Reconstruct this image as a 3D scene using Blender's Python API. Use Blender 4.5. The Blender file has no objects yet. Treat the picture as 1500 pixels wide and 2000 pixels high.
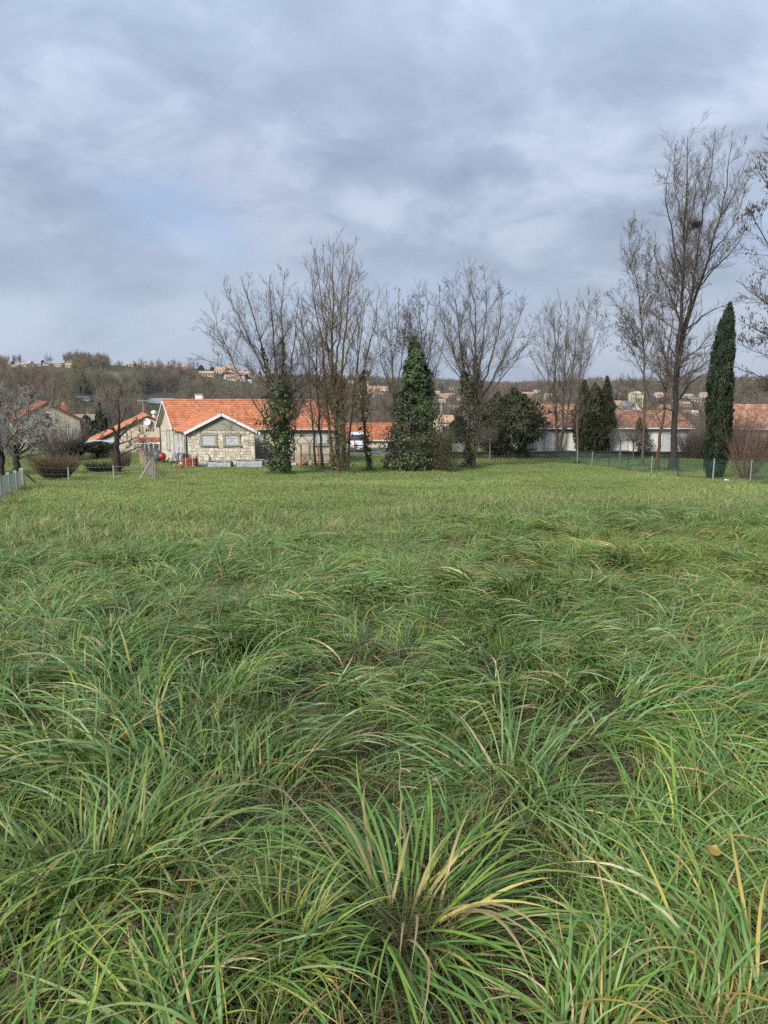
import bpy, math, random
import numpy as np
from math import radians as RAD, sin, cos, tan, pi, sqrt, atan2

# ------------------------------------------------------------------ camera, world, sun, exposure
scene = bpy.context.scene
col = scene.collection
PITCH = math.atan(240 / 1455.0)
EYE = np.array([0.0, 0.0, 1.6])
F_PX = 1455.0
cam_data = bpy.data.cameras.new('camera')
cam = bpy.data.objects.new('camera', cam_data)
col.objects.link(cam)
cam.location = EYE
cam.rotation_euler = (pi / 2 - PITCH, 0, 0)
cam_data.sensor_fit = 'VERTICAL'
cam_data.sensor_height = 32
cam_data.sensor_width = 24
cam_data.lens = 32 * F_PX / 2000.0
cam_data.clip_start = 0.05
cam_data.clip_end = 20000
scene.camera = cam

scene.view_settings.view_transform = 'Standard'
scene.view_settings.look = 'None'
scene.view_settings.exposure = 1.55
scene.view_settings.gamma = 1.0
scene.view_settings.use_curve_mapping = False
scene.render.engine = 'CYCLES'
cy = scene.cycles
cy.max_bounces = 5; cy.diffuse_bounces = 1; cy.glossy_bounces = 2
cy.transmission_bounces = 3; cy.transparent_max_bounces = 12; cy.volume_bounces = 0
cy.use_denoising = False
cy.sample_clamp_indirect = 4.0
cy.use_adaptive_sampling = True
cy.adaptive_threshold = 0.02
cy.caustics_reflective = False; cy.caustics_refractive = False
scene.render.film_transparent = False

SUN_EL, SUN_AZ = RAD(36), RAD(215)        # azimuth: compass style, behind the camera and to the left
sun_d = bpy.data.lights.new('sun', 'SUN')
sun_d.energy = 1.5
sun_d.angle = RAD(18)
sun_d.color = (1.0, 0.95, 0.87)
sun = bpy.data.objects.new('sun', sun_d)
col.objects.link(sun)
sdir = np.array([sin(SUN_AZ) * cos(SUN_EL), cos(SUN_AZ) * cos(SUN_EL), sin(SUN_EL)])   # towards the sun
sun.rotation_euler = (pi / 2 - SUN_EL, 0, pi - SUN_AZ)
sun.location = (0, 0, 60)

def make_world():
    w = bpy.data.worlds.new('World'); scene.world = w; w.use_nodes = True
    nt = w.node_tree; N = nt.nodes; L = nt.links; N.clear()
    out = N.new('ShaderNodeOutputWorld'); bg = N.new('ShaderNodeBackground'); bg.inputs[1].default_value = 0.1
    L.new(bg.outputs[0], out.inputs[0])
    sky = N.new('ShaderNodeTexSky'); sky.sky_type = 'NISHITA'; sky.sun_disc = False
    sky.sun_elevation = SUN_EL; sky.sun_rotation = SUN_AZ
    sky.air_density = 1.0; sky.dust_density = 2.0; sky.ozone_density = 1.5
    tc = N.new('ShaderNodeTexCoord')
    sep = N.new('ShaderNodeSeparateXYZ'); L.new(tc.outputs['Generated'], sep.inputs[0])
    def math_(op, a, b=None, c=None, clamp=False):
        m = N.new('ShaderNodeMath'); m.operation = op; m.use_clamp = clamp
        for i, v in enumerate((a, b, c)):
            if v is None: continue
            if isinstance(v, (int, float)): m.inputs[i].default_value = v
            else: L.new(v, m.inputs[i])
        return m.outputs[0]
    zc = math_('ADD', math_('MAXIMUM', sep.outputs[2], 0.0), 0.42)
    px = math_('DIVIDE', sep.outputs[0], zc); py = math_('DIVIDE', sep.outputs[1], zc)
    comb = N.new('ShaderNodeCombineXYZ'); L.new(px, comb.inputs[0]); L.new(py, comb.inputs[1])
    def noise(scale, detail, rough, off, dist=0.0, sx=1.0, sy=1.0):
        mp = N.new('ShaderNodeMapping'); mp.inputs['Location'].default_value = off
        mp.inputs['Scale'].default_value = (sx, sy, 1)
        mp.inputs['Rotation'].default_value = (0, 0, RAD(20))
        L.new(comb.outputs[0], mp.inputs[0])
        t = N.new('ShaderNodeTexNoise'); t.inputs['Scale'].default_value = scale
        t.inputs['Detail'].default_value = detail; t.inputs['Roughness'].default_value = rough
        t.inputs['Distortion'].default_value = dist
        L.new(mp.outputs[0], t.inputs['Vector']); return t.outputs[0]
    n1 = noise(1.7, 8, 0.55, (3.1, 1.7, 0), 0.5, 1.0, 1.1)
    n2 = noise(5.0, 6, 0.58, (8.2, 4.4, 0), 0.3, 1.0, 1.2)
    n3 = noise(1.2, 4, 0.5, (1.2, 9.3, 0), 0.2)
    # cloud shade 0 dark .. 1 light
    sh = math_('ADD', math_('MULTIPLY', n1, 0.56), math_('MULTIPLY', n2, 0.44))
    rm = N.new('ShaderNodeMapRange'); rm.interpolation_type = 'SMOOTHSTEP'
    rm.inputs[1].default_value = 0.355; rm.inputs[2].default_value = 0.665
    L.new(sh, rm.inputs[0])
    cr = N.new('ShaderNodeValToRGB'); e = cr.color_ramp.elements
    e[0].position = 0.0; e[0].color = (0.840, 1.050, 1.420, 1)
    e[1].position = 1.0; e[1].color = (1.620, 1.840, 2.260, 1)
    m = cr.color_ramp.elements.new(0.5); m.color = (1.120, 1.360, 1.770, 1)
    L.new(rm.outputs[0], cr.inputs[0])
    # faint lilac-warm patches inside the cloud
    n4 = noise(2.0, 3, 0.5, (5.5, 2.2, 0))
    r4 = N.new('ShaderNodeMapRange'); r4.inputs[1].default_value = 0.5; r4.inputs[2].default_value = 0.75
    r4.inputs[3].default_value = 0.0; r4.inputs[4].default_value = 0.55; L.new(n4, r4.inputs[0])
    mixw = N.new('ShaderNodeMix'); mixw.data_type = 'RGBA'; L.new(r4.outputs[0], mixw.inputs[0])
    L.new(cr.outputs[0], mixw.inputs[6]); mixw.inputs[7].default_value = (1.420, 1.550, 1.930, 1)
    # thin breaks, blue shows through (more of them near the horizon)
    hz = N.new('ShaderNodeMapRange'); hz.inputs[1].default_value = 0.0; hz.inputs[2].default_value = 0.22
    hz.inputs[3].default_value = 0.10; hz.inputs[4].default_value = 0.0; L.new(sep.outputs[2], hz.inputs[0])
    cov = N.new('ShaderNodeMapRange'); cov.interpolation_type = 'SMOOTHSTEP'
    cov.inputs[1].default_value = 0.51; cov.inputs[2].default_value = 0.70
    cov.inputs[3].default_value = 0.0; cov.inputs[4].default_value = 0.8
    L.new(math_('ADD', n3, hz.outputs[0]), cov.inputs[0])
    mixb = N.new('ShaderNodeMix'); mixb.data_type = 'RGBA'; L.new(cov.outputs[0], mixb.inputs[0])
    L.new(mixw.outputs[2], mixb.inputs[6])
    blue = N.new('ShaderNodeMix'); blue.data_type = 'RGBA'; blue.inputs[0].default_value = 0.1
    blue.inputs[6].default_value = (1.020, 1.380, 2.100, 1); L.new(sky.outputs[0], blue.inputs[7])
    L.new(blue.outputs[2], mixb.inputs[7])
    # bright white slots between cloud and horizon
    n5 = noise(0.8, 4, 0.5, (2.6, 7.7, 0), 0.3, 1.0, 1.6)
    lowm = N.new('ShaderNodeMapRange'); lowm.interpolation_type = 'SMOOTHSTEP'; lowm.inputs[1].default_value = 0.26; lowm.inputs[2].default_value = 0.03
    L.new(sep.outputs[2], lowm.inputs[0])
    r5 = N.new('ShaderNodeMapRange'); r5.interpolation_type = 'SMOOTHSTEP'; r5.inputs[1].default_value = 0.50; r5.inputs[2].default_value = 0.66; L.new(n5, r5.inputs[0])
    mixh = N.new('ShaderNodeMix'); mixh.data_type = 'RGBA'; L.new(math_('MULTIPLY', math_('MULTIPLY', math_('ADD', math_('MULTIPLY', r5.outputs[0], 0.5), 0.48), lowm.outputs[0]), 1.0), mixh.inputs[0])
    L.new(mixb.outputs[2], mixh.inputs[6]); mixh.inputs[7].default_value = (2.050, 2.360, 2.800, 1); mixb = mixh
    # overcast skies brighten evenly towards the zenith
    g = N.new('ShaderNodeMapRange'); g.inputs[1].default_value = 0.0; g.inputs[2].default_value = 1.0
    g.inputs[3].default_value = 0.86; g.inputs[4].default_value = 2.58; L.new(sep.outputs[2], g.inputs[0])
    mul = N.new('ShaderNodeMix'); mul.data_type = 'RGBA'; mul.blend_type = 'MULTIPLY'; mul.inputs[0].default_value = 1
    L.new(mixb.outputs[2], mul.inputs[6]); L.new(g.outputs[0], mul.inputs[7])
    L.new(mul.outputs[2], bg.inputs[0])
make_world()

# ------------------------------------------------------------------ helpers: rays, terrain
CP, SP = cos(PITCH), sin(PITCH)
def ray(px, py):
    u = (px - 750.0) / F_PX; v = (1000.0 - py) / F_PX
    return np.array([u, CP + v * SP, -SP + v * CP])
def at(px, py, Y):
    d = ray(px, py); return EYE + d * (Y / d[1])

def smooth(a, b, x):
    t = np.clip((x - a) / (b - a), 0, 1); return t * t * (3 - 2 * t)
_pd = np.array([-60, 0, 20, 48, 64, 75, 90, 110, 150, 200, 300, 400.])
_pz = np.array([4.2, 0, -1.62, -3.9, -4.75, -5.0, -5.4, -7, -11, -16, -24, -26.])
_td = np.arange(-60, 400, 0.5); _tz = np.interp(_td, _pd, _pz)
_k = np.hanning(17); _k /= _k.sum()
_tz = np.convolve(np.pad(_tz, 8, mode='edge'), _k, mode='valid')
RPX = np.array([-900, 0, 60, 150, 230, 300, 380, 450, 520, 600, 700, 850, 950, 1000, 1100, 1200, 1290, 1400, 1600, 2400.])
RSKY = np.array([716, 719, 718, 713, 717, 720, 722, 725, 737, 743, 744, 747, 752, 753, 751, 743, 744, 744, 742, 742.])
RDIST = np.array([600, 620, 620, 640, 660, 690, 720, 760, 820, 900, 1000, 1150, 1350, 1400, 1200, 1000, 1050, 1300, 1500, 1500.])
RFOOT = np.array([310, 310, 310, 320, 330, 335, 340, 350, 380, 400, 420, 440, 480, 500, 480, 450, 470, 520, 550, 550.])
def H(x, y):
    x = np.asarray(x, float); y = np.asarray(y, float)
    d = np.hypot(x, y)
    near = np.interp(y, _td, _tz)
    near = near + 0.035 * np.sin(x * 1.3 + 0.4 * y) * np.sin(y * 1.1 + 1.3) * smooth(120, 40, d)
    near = near + 0.06 * np.sin(x * .31 + 2) * np.sin(y * .27 + .6) * smooth(0, 10, d)
    pxa = 750 + F_PX * x / np.maximum(y, 0.45 * d + 1e-6)
    fd = np.interp(pxa, RPX, RFOOT); rd = np.interp(pxa, RPX, RDIST); rs = np.interp(pxa, RPX, RSKY)
    zr = 1.6 + (760 - rs) / F_PX * rd * 1.01
    hill = -26 + (zr + 26) * smooth(0, 1, np.clip((d - fd) / (rd - fd), 0, 1) ** 0.8 * 0.80) / smooth(0, 1, 0.80)
    bump = 2.2 * np.sin(x * .021 + 1) * np.sin(d * .017) + 1.3 * np.sin(x * .053 + d * .04)
    hill = hill + bump * smooth(0, .4, (d - fd) / (rd - fd)) * smooth(1.0, 0.6, (d - fd) / (rd - fd))
    back = zr - 14 * smooth(1.0, 1.5, d / rd)
    far = np.where(d < rd, hill, back)
    zf = 1.6 + (760 - np.interp(pxa, [0, 900, 1000, 1300, 1450, 1600], [742, 748, 749, 750, 740, 738])) / F_PX * 3800
    far = far + (zf - far) * smooth(2200, 3800, d)
    t = smooth(230, 310, d)
    return near * (1 - t) + far * t
def hitg(px, py, dmax=4000):
    d = ray(px, py); d = d / d[1]
    ys = np.concatenate([np.arange(0.3, 120, 0.05), np.arange(120, dmax, 0.5)])
    P = EYE + ys[:, None] * d
    below = P[:, 2] - H(P[:, 0], P[:, 1]) < 0
    i = int(np.argmax(below)) if below.any() else len(ys) - 1
    p = P[i].copy(); p[2] = float(H(p[0], p[1])); return p
def G(x, y): return float(H(x, y))
def gp(x, y): return np.array([x, y, G(x, y)])
def nrm(v):
    v = np.asarray(v, float); return v / (np.linalg.norm(v, axis=-1, keepdims=True) + 1e-12)

# ------------------------------------------------------------------ helpers: meshes and objects
def wloc(o):
    v = np.zeros(3)
    while o is not None:
        v = v + np.array(o.location); o = o.parent
    return v
class MB:
    """collects geometry in world space; build() links it as ONE mesh object"""
    def __init__(s): s.v = []; s.f = []; s.c = []; s.n = 0; s.m = []
    def add(s, V, F, c=None):
        V = np.asarray(V, float).reshape(-1, 3)
        F = np.asarray(F, int)
        s.v.append(V)
        s.f.append(F + s.n); s.n += len(V)
        if c is None: c = (1, 1, 1)
        c = np.asarray(c, float)
        if c.ndim == 1: c = np.tile(c, (len(V), 1))
        s.c.append(c); return s
    def hexa(s, P, c=None):                       # 8 corners: bottom 4 ccw, top 4 ccw
        F = [[0, 3, 2, 1], [4, 5, 6, 7], [0, 1, 5, 4], [1, 2, 6, 5], [2, 3, 7, 6], [3, 0, 4, 7]]
        return s.add(P, F, c)
    def box(s, lo, hi, c=None):
        x0, y0, z0 = lo; x1, y1, z1 = hi
        return s.hexa([(x0, y0, z0), (x1, y0, z0), (x1, y1, z0), (x0, y1, z0), (x0, y0, z1), (x1, y0, z1), (x1, y1, z1), (x0, y1, z1)], c)
    def bar(s, p, q, w, h, c=None, up=(0, 0, 1)):   # box beam from p to q
        p = np.asarray(p, float); q = np.asarray(q, float); t = nrm(q - p)
        a = np.cross(t, up)
        if np.linalg.norm(a) < 1e-3: a = np.cross(t, (0, 1, 0))
        a = nrm(a); b = np.cross(a, t)
        a = a * w / 2; b = b * h / 2
        return s.hexa([p - a - b, p + a - b, q + a - b, q - a - b, p - a + b, p + a + b, q + a + b, q - a + b], c)
    def slab(s, quad, n, th, c=None):             # quad (4 pts) extruded along n by th
        Q = np.asarray(quad, float); n = np.asarray(n, float) * th
        return s.hexa(list(Q) + list(Q + n), c)
    def tube(s, pts, r, sides=8, c=None, caps=True):
        P = np.asarray(pts, float)[None]; R = np.broadcast_to(np.asarray(r, float), (len(pts),))[None]
        V, Fc = tubes(P, R, sides)
        s.add(V, Fc, c)
        if caps:
            n = len(pts); b = s.n - n * sides
            for k in (0, n - 1):
                ring = np.arange(sides) + b + k * sides
                ctr = np.asarray(pts[k], float); s.v.append(ctr[None]); s.c.append(np.asarray(c if c is not None else (1, 1, 1), float)[None]); s.n += 1
                s.f.append(np.array([[ring[i], ring[(i + 1) % sides], s.n - 1] for i in range(sides)]))
        return s
    def lathe(s, ctr, prof, sides=12, c=None, axis=(0, 0, 1)):   # prof: (radius, height)
        ax = nrm(axis); a = np.cross(ax, (0, 1, 0.01)); a = nrm(a); b = np.cross(ax, a)
        th = np.linspace(0, 2 * pi, sides, endpoint=False)
        V = []; 
        for r, h in prof: V.append(np.asarray(ctr) + ax * h + r * (np.cos(th)[:, None] * a + np.sin(th)[:, None] * b))
        F = []
        for k in range(len(prof) - 1):
            for i in range(sides):
                j = (i + 1) % sides; F.append([k * sides + i, k * sides + j, (k + 1) * sides + j, (k + 1) * sides + i])
        return s.add(np.concatenate(V), F, c)
    def build(s, name, mat, parent=None, smooth_=False, kind=None, label=None):
        me = bpy.data.meshes.new(name)
        V = np.concatenate(s.v); C = np.concatenate(s.c)
        if parent is not None: V = V - wloc(parent)
        lens = []; idx = []
        for f in s.f:
            if f.ndim != 2 or len(f) == 0: continue
            lens.append(np.full(len(f), f.shape[1])); idx.append(f.ravel())
        lens = np.concatenate(lens); idx = np.concatenate(idx)
        me.vertices.add(len(V)); me.vertices.foreach_set('co', V.astype(np.float32).ravel())
        me.loops.add(len(idx)); me.loops.foreach_set('vertex_index', idx.astype(np.int32))
        me.polygons.add(len(lens))
        st = np.concatenate([[0], np.cumsum(lens)[:-1]])
        me.polygons.foreach_set('loop_start', st.astype(np.int32))
        try: me.polygons.foreach_set('loop_total', lens.astype(np.int32))
        except Exception: pass
        me.polygons.foreach_set('use_smooth', np.full(len(lens), bool(smooth_)))
        at_ = me.attributes.new('col', 'FLOAT_COLOR', 'POINT')
        at_.data.foreach_set('color', np.concatenate([C, np.ones((len(C), 1))], 1).astype(np.float32).ravel())
        me.update(calc_edges=True)
        me.materials.append(mat)
        o = bpy.data.objects.new(name, me); col.objects.link(o)
        if parent is not None: o.parent = parent
        if kind: o['kind'] = kind
        if label: o['label'] = label
        return o
def tubes(P, R, sides):
    """P (K,n,3), R (K,n) -> verts, quads"""
    K, n, _ = P.shape
    T = np.empty_like(P); T[:, 1:-1] = P[:, 2:] - P[:, :-2]; T[:, 0] = P[:, 1] - P[:, 0]; T[:, -1] = P[:, -1] - P[:, -2]
    T = nrm(T)
    ref = np.where(np.abs(T[:, :1, 2:3]) > 0.8, np.array([1.0, 0.13, 0]), np.array([0.05, 0.1, 1.0]))
    a = nrm(np.cross(T, np.broadcast_to(ref, T.shape))); b = np.cross(T, a)
    th = np.arange(sides) * 2 * pi / sides
    V = P[:, :, None] + R[:, :, None, None] * (np.cos(th)[None, None, :, None] * a[:, :, None] + np.sin(th)[None, None, :, None] * b[:, :, None])
    i = np.arange(K)[:, None, None] * n * sides + np.arange(n - 1)[None, :, None] * sides
    k = np.arange(sides)[None, None, :]; k2 = (k + 1) % sides
    F = np.stack([i + k, i + k2, i + sides + k2, i + sides + k], -1).reshape(-1, 4)
    return V.reshape(-1, 3), F

def tag(o, label, cat, group=None, kind=None):
    if label: o['label'] = label
    if cat: o['category'] = cat
    if group: o['group'] = group
    if kind: o['kind'] = kind
    return o
def thing(name, loc, label, cat, group=None):
    o = bpy.data.objects.new(name, None); col.objects.link(o)
    o.empty_display_size = 0.2
    o.location = [float(v) for v in loc]
    return tag(o, label, cat, group)
def structure(o): o['kind'] = 'structure'; return o
def copy_tree(o, parent=None):
    c = o.copy(); col.objects.link(c)
    if parent is not None: c.parent = parent
    for ch in list(o.children): copy_tree(ch, c)
    return c

# ------------------------------------------------------------------ materials
def mat(name, base=(1, 1, 1), rough=0.8, spec=0.3, noise=0.25, scale=6.0, attr=True, bump=0.0, bscale=None, trans=0.0, tint=False,
        stain=None, stain_scale=1.0, stain_amt=0.5, metal=0.0, tone2=None, tcol=None):
    m = bpy.data.materials.new(name); m.use_nodes = True
    nt = m.node_tree; N = nt.nodes; L = nt.links
    b = N['Principled BSDF']; b.inputs['Roughness'].default_value = rough; b.inputs['Specular IOR Level'].default_value = spec
    b.inputs['Metallic'].default_value = metal
    geo = N.new('ShaderNodeNewGeometry'); tc = N.new('ShaderNodeTexCoord')
    vec = tc.outputs['Object']
    def mul(a, bb, bt='MULTIPLY', f=1.0):
        x = N.new('ShaderNodeMix'); x.data_type = 'RGBA'; x.blend_type = bt
        for s_, v in ((0, f), (6, a), (7, bb)):
            if hasattr(v, 'is_linked') or hasattr(v, 'links'): L.new(v, x.inputs[s_])
            elif isinstance(v, (int, float)) and s_ == 0: x.inputs[0].default_value = v
            else: x.inputs[s_].default_value = (*v[:3], 1)
        return x.outputs[2]
    def noi(sc, det=5, r=0.6):
        t = N.new('ShaderNodeTexNoise'); t.inputs['Scale'].default_value = sc; t.inputs['Detail'].default_value = det
        t.inputs['Roughness'].default_value = r; L.new(vec, t.inputs['Vector']); return t.outputs[0]
    c = None
    if attr:
        a = N.new('ShaderNodeAttribute'); a.attribute_name = 'col'
        c = mul(a.outputs['Color'], base)
    else:
        rgb = N.new('ShaderNodeRGB'); rgb.outputs[0].default_value = (*base, 1); c = rgb.outputs[0]
    if tone2 is not None:
        mr = N.new('ShaderNodeMapRange'); mr.inputs[1].default_value = 0.4; mr.inputs[2].default_value = 0.62
        L.new(noi(stain_scale * 1.7, 4), mr.inputs[0]); c = mul(c, tone2, 'MIX', mr.outputs[0])
    if noise > 0:
        mr = N.new('ShaderNodeMapRange'); mr.inputs[1].default_value = 0.25; mr.inputs[2].default_value = 0.75
        mr.inputs[3].default_value = 1 - noise; mr.inputs[4].default_value = 1 + noise
        L.new(noi(scale), mr.inputs[0])
        c = mul(c, mr.outputs[0])
    if stain is not None:
        mr = N.new('ShaderNodeMapRange'); mr.inputs[1].default_value = 0.48; mr.inputs[2].default_value = 0.75
        mr.inputs[4].default_value = stain_amt
        L.new(noi(stain_scale, 7, 0.65), mr.inputs[0]); c = mul(c, stain, 'MIX', mr.outputs[0])
    if tint:
        ti = N.new('ShaderNodeAttribute'); ti.attribute_type = 'INSTANCER'; ti.attribute_name = 'tint'
        c = mul(c, ti.outputs['Color'])
    L.new(c, b.inputs['Base Color'])
    if bump > 0:
        bp = N.new('ShaderNodeBump'); bp.inputs['Strength'].default_value = bump; bp.inputs['Distance'].default_value = 0.03
        L.new(noi(bscale or scale * 2, 6), bp.inputs['Height']); L.new(bp.outputs[0], b.inputs['Normal'])
    if trans > 0:
        tr = N.new('ShaderNodeBsdfTranslucent'); mx = N.new('ShaderNodeMixShader'); mx.inputs[0].default_value = trans
        if tcol is not None: L.new(mul(c, tcol), tr.inputs[0])
        else: L.new(c, tr.inputs[0])
        L.new(b.outputs[0], mx.inputs[1]); L.new(tr.outputs[0], mx.inputs[2])
        L.new(mx.outputs[0], N['Material Output'].inputs[0])
    return m
M = {}
M['grass'] = mat('grass_blade', (1, 1, 1), 0.40, 0.36, 0.0, trans=0.12, tint=True, tcol=(1.15, 1.15, 0.7))
M['grass_thing'] = mat('tussock_blade', (1, 1, 1), 0.40, 0.36, 0.22, 9.0, trans=0.12, tcol=(1.15, 1.15, 0.7))
M['ground'] = mat('field_soil', (1, 1, 1), 0.95, 0.1, 0.35, 1.3, bump=0.6, bscale=9)
M['bark'] = mat('bark', (0.105, 0.083, 0.062), 0.9, 0.15, 0.35, 14, bump=0.7, bscale=22)
M['bark_grey'] = mat('bark_grey', (0.145, 0.125, 0.105), 0.9, 0.15, 0.35, 14, bump=0.7, bscale=22)
M['bark_moss'] = mat('bark_moss', (0.125, 0.088, 0.048), 0.9, 0.15, 0.4, 5, bump=0.7, bscale=22, stain=(0.10, 0.10, 0.035), stain_scale=1.2, stain_amt=.7)
M['bark_dark'] = mat('bark_dark', (0.05, 0.042, 0.035), 0.9, 0.15, 0.4, 10, bump=0.7, bscale=20)
M['bark_red'] = mat('bark_red', (0.12, 0.066, 0.045), 0.9, 0.15, 0.4, 8, bump=0.7, bscale=20, stain=(0.06, 0.06, 0.035), stain_scale=1.5, stain_amt=.7)
M['twig'] = mat('twig', (0.150, 0.122, 0.100), 0.85, 0.2, 0.2, 3)
M['twig_brown'] = mat('twig_brown', (0.18, 0.128, 0.08), 0.85, 0.2, 0.3, 2)
M['twig_olive'] = mat('twig_olive', (0.14, 0.125, 0.065), 0.85, 0.2, 0.35, 2)
M['twig_pink'] = mat('twig_pink', (0.20, 0.125, 0.085), 0.85, 0.2, 0.3, 2)
M['lichen'] = mat('lichen_twig', (0.31, 0.285, 0.245), 0.9, 0.15, 0.3, 3, stain=(0.10, 0.085, 0.07), stain_scale=1.5, stain_amt=.6)
M['keys'] = mat('seed_keys', (0.085, 0.065, 0.05), 0.8, 0.2, 0.3, 6)
M['ivy'] = mat('ivy_leaf', (1, 1, 1), 0.45, 0.4, 0.3, 1.5, trans=0.12)
M['needle'] = mat('needle', (1, 1, 1), 0.65, 0.25, 0.3, 1.2, trans=0.08)
M['stone'] = mat('stone', (1, 1, 1), 0.9, 0.15, 0.18, 9, bump=0.5, bscale=25)
M['mortar'] = mat('mortar', (0.45, 0.40, 0.30), 0.95, 0.1, 0.2, 7, bump=0.4, attr=False)
M['render_grey'] = mat('render_grey', (0.36, 0.34, 0.285), 0.95, 0.1, 0.15, 9, bump=0.5, bscale=40, attr=False, stain=(0.18, .17, .15), stain_scale=.6, stain_amt=.5)
M['render_cream'] = mat('render_cream', (0.56, 0.50, 0.40), 0.9, 0.15, 0.08, 5, attr=True, stain=(0.36, .32, .26), stain_scale=.5, stain_amt=.5)
M['render_white'] = mat('render_white', (0.87, 0.84, 0.77), 0.85, 0.2, 0.05, 3, attr=True, stain=(0.6, .57, .50), stain_scale=.35, stain_amt=.3)
M['tile'] = mat('roof_tile', (1, 1, 1), 0.8, 0.2, 0.18, 3.0, bump=0.2, stain=(0.30, .13, .07), stain_scale=.9, stain_amt=.32)
M['tile_old'] = mat('roof_tile_old', (1, 1, 1), 0.85, 0.2, 0.25, 4.0, bump=0.2, stain=(0.16, .12, .09), stain_scale=1.2, stain_amt=.7)
M['white'] = mat('white_paint', (0.74, 0.74, 0.72), 0.5, 0.4, 0.06, 3, attr=True)
M['shutter'] = mat('shutter_pale', (0.55, 0.56, 0.55), 0.5, 0.4, 0.06, 3, attr=True)
M['wood'] = mat('wood_brown', (0.20, 0.115, 0.06), 0.8, 0.2, 0.3, 9, attr=True, bump=0.3)
M['wood_grey'] = mat('wood_weathered', (0.27, 0.235, 0.19), 0.9, 0.15, 0.35, 7, attr=True, bump=0.5)
M['concrete'] = mat('concrete', (0.38, 0.36, 0.32), 0.9, 0.2, 0.18, 9, attr=True, bump=0.3, stain=(0.2, .19, .15), stain_scale=2, stain_amt=.6)
M['dark'] = mat('dark_paint', (0.035, 0.035, 0.035), 0.6, 0.3, 0.2, 5, attr=True)
M['glass'] = mat('window_glass', (0.03, 0.035, 0.04), 0.08, 0.5, 0.1, 2, attr=True)
M['metal_grey'] = mat('metal_grey', (0.42, 0.43, 0.43), 0.45, 0.5, 0.15, 6, attr=True)
M['plastic'] = mat('plastic', (1, 1, 1), 0.4, 0.4, 0.08, 5)
M['tarp'] = mat('tarp', (0.33, 0.34, 0.35), 0.5, 0.4, 0.25, 3, attr=True, bump=0.5, bscale=6)
M['wire'] = mat('wire', (1, 1, 1), 0.5, 0.4, 0.1, 5)
M['asphalt'] = mat('asphalt', (0.11, 0.11, 0.115), 0.9, 0.2, 0.2, 5, attr=False)
M['oldwall'] = mat('old_wall', (1, 1, 1), 0.95, 0.1, 0.3, 5, bump=0.6, bscale=12)
M['car'] = mat('car_paint', (1, 1, 1), 0.25, 0.5, 0.02, 2)
M['wood_tree'] = mat('woodland', (1, 1, 1), 0.9, 0.1, 0.15, 0.5, tint=True)
# ------------------------------------------------------------------ the ground
def vnoise(x, y, s, seed=0):
    """cheap smooth value noise"""
    x = np.asarray(x) / s; y = np.asarray(y) / s
    xi = np.floor(x).astype(int); yi = np.floor(y).astype(int); fx = x - xi; fy = y - yi
    fx = fx * fx * (3 - 2 * fx); fy = fy * fy * (3 - 2 * fy)
    def h(a, b):
        n = np.sin(a * 127.1 + b * 311.7 + seed * 74.7) * 43758.5453
        return n - np.floor(n)
    return (h(xi, yi) * (1 - fx) + h(xi + 1, yi) * fx) * (1 - fy) + (h(xi, yi + 1) * (1 - fx) + h(xi + 1, yi + 1) * fx) * fy
def pxof(x, y): return 750 + F_PX * x / np.maximum(y, 1e-3)
def edge_y(x):                       # where the uncut grass ends
    return 15.5 + 0.55 * np.clip(x, -9, 14) + 1.2 * np.sin(x * .5)
FIELDS = [(178, 272, 728, 750), (1175, 1300, 738, 756), (0, 40, 716, 722), (395, 420, 768, 775)]
def field_mask(x, y):
    d = np.hypot(x, y); z = H(x, y); p = pxof(x, y)
    py = 760 - (z - 1.6) / np.maximum(y, 1) * F_PX
    m = np.zeros_like(p)
    for a, b, c, e in FIELDS:
        m = np.maximum(m, smooth(a - 14, a + 10, p) * smooth(b + 14, b - 10, p) * smooth(c - 2, c + 2, py) * smooth(e + 3, e - 3, py))
    return m * (d > 250)
def build_ground():
    rings = np.concatenate([[0.02], np.geomspace(0.5, 60, 70), np.geomspace(62, 900, 90), np.geomspace(930, 6000, 30)])
    azn = np.concatenate([np.linspace(-40, 40, 420), np.linspace(42, 318, 70)])
    A, Rr = np.meshgrid(np.radians(azn), rings)
    X = Rr * np.sin(A); Y = Rr * np.cos(A); Z = H(X, Y)
    V = np.stack([X, Y, Z], -1).reshape(-1, 3)
    n, k = Rr.shape
    i = np.arange(n - 1)[:, None] * k + np.arange(k)[None]; j = np.arange(n - 1)[:, None] * k + (np.arange(k)[None] + 1) % k
    Fc = np.stack([i, i + k, j + k, j], -1).reshape(-1, 4)[:, ::-1]
    x, y = V[:, 0], V[:, 1]; d = np.hypot(x, y)
    soil = np.array([0.034, 0.027, 0.015]); lawn = np.array([0.092, 0.118, 0.040]); wood = np.array([0.075, 0.062, 0.044]); fld = np.array([0.15, 0.16, 0.06])
    n1 = vnoise(x, y, 4.0)[:, None]; n2 = vnoise(x, y, 25.0, 3)[:, None]
    C = np.where((y > edge_y(x))[:, None], lawn * (0.8 + .4 * n1), soil * (.7 + .6 * n1))
    t = smooth(85, 130, d)[:, None]
    far = wood * (.7 + .6 * vnoise(x, y, 40, 5)[:, None]) * (1 - .35 * n2) + np.array([.02, .03, 0]) * n2
    C = C * (1 - t) + far * t
    fm = field_mask(x, y)[:, None]; C = C * (1 - fm) + fld * fm
    b = MB(); b.add(V, Fc, C)
    structure(b.build('ground', M['ground'], smooth_=True))
build_ground()

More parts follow.
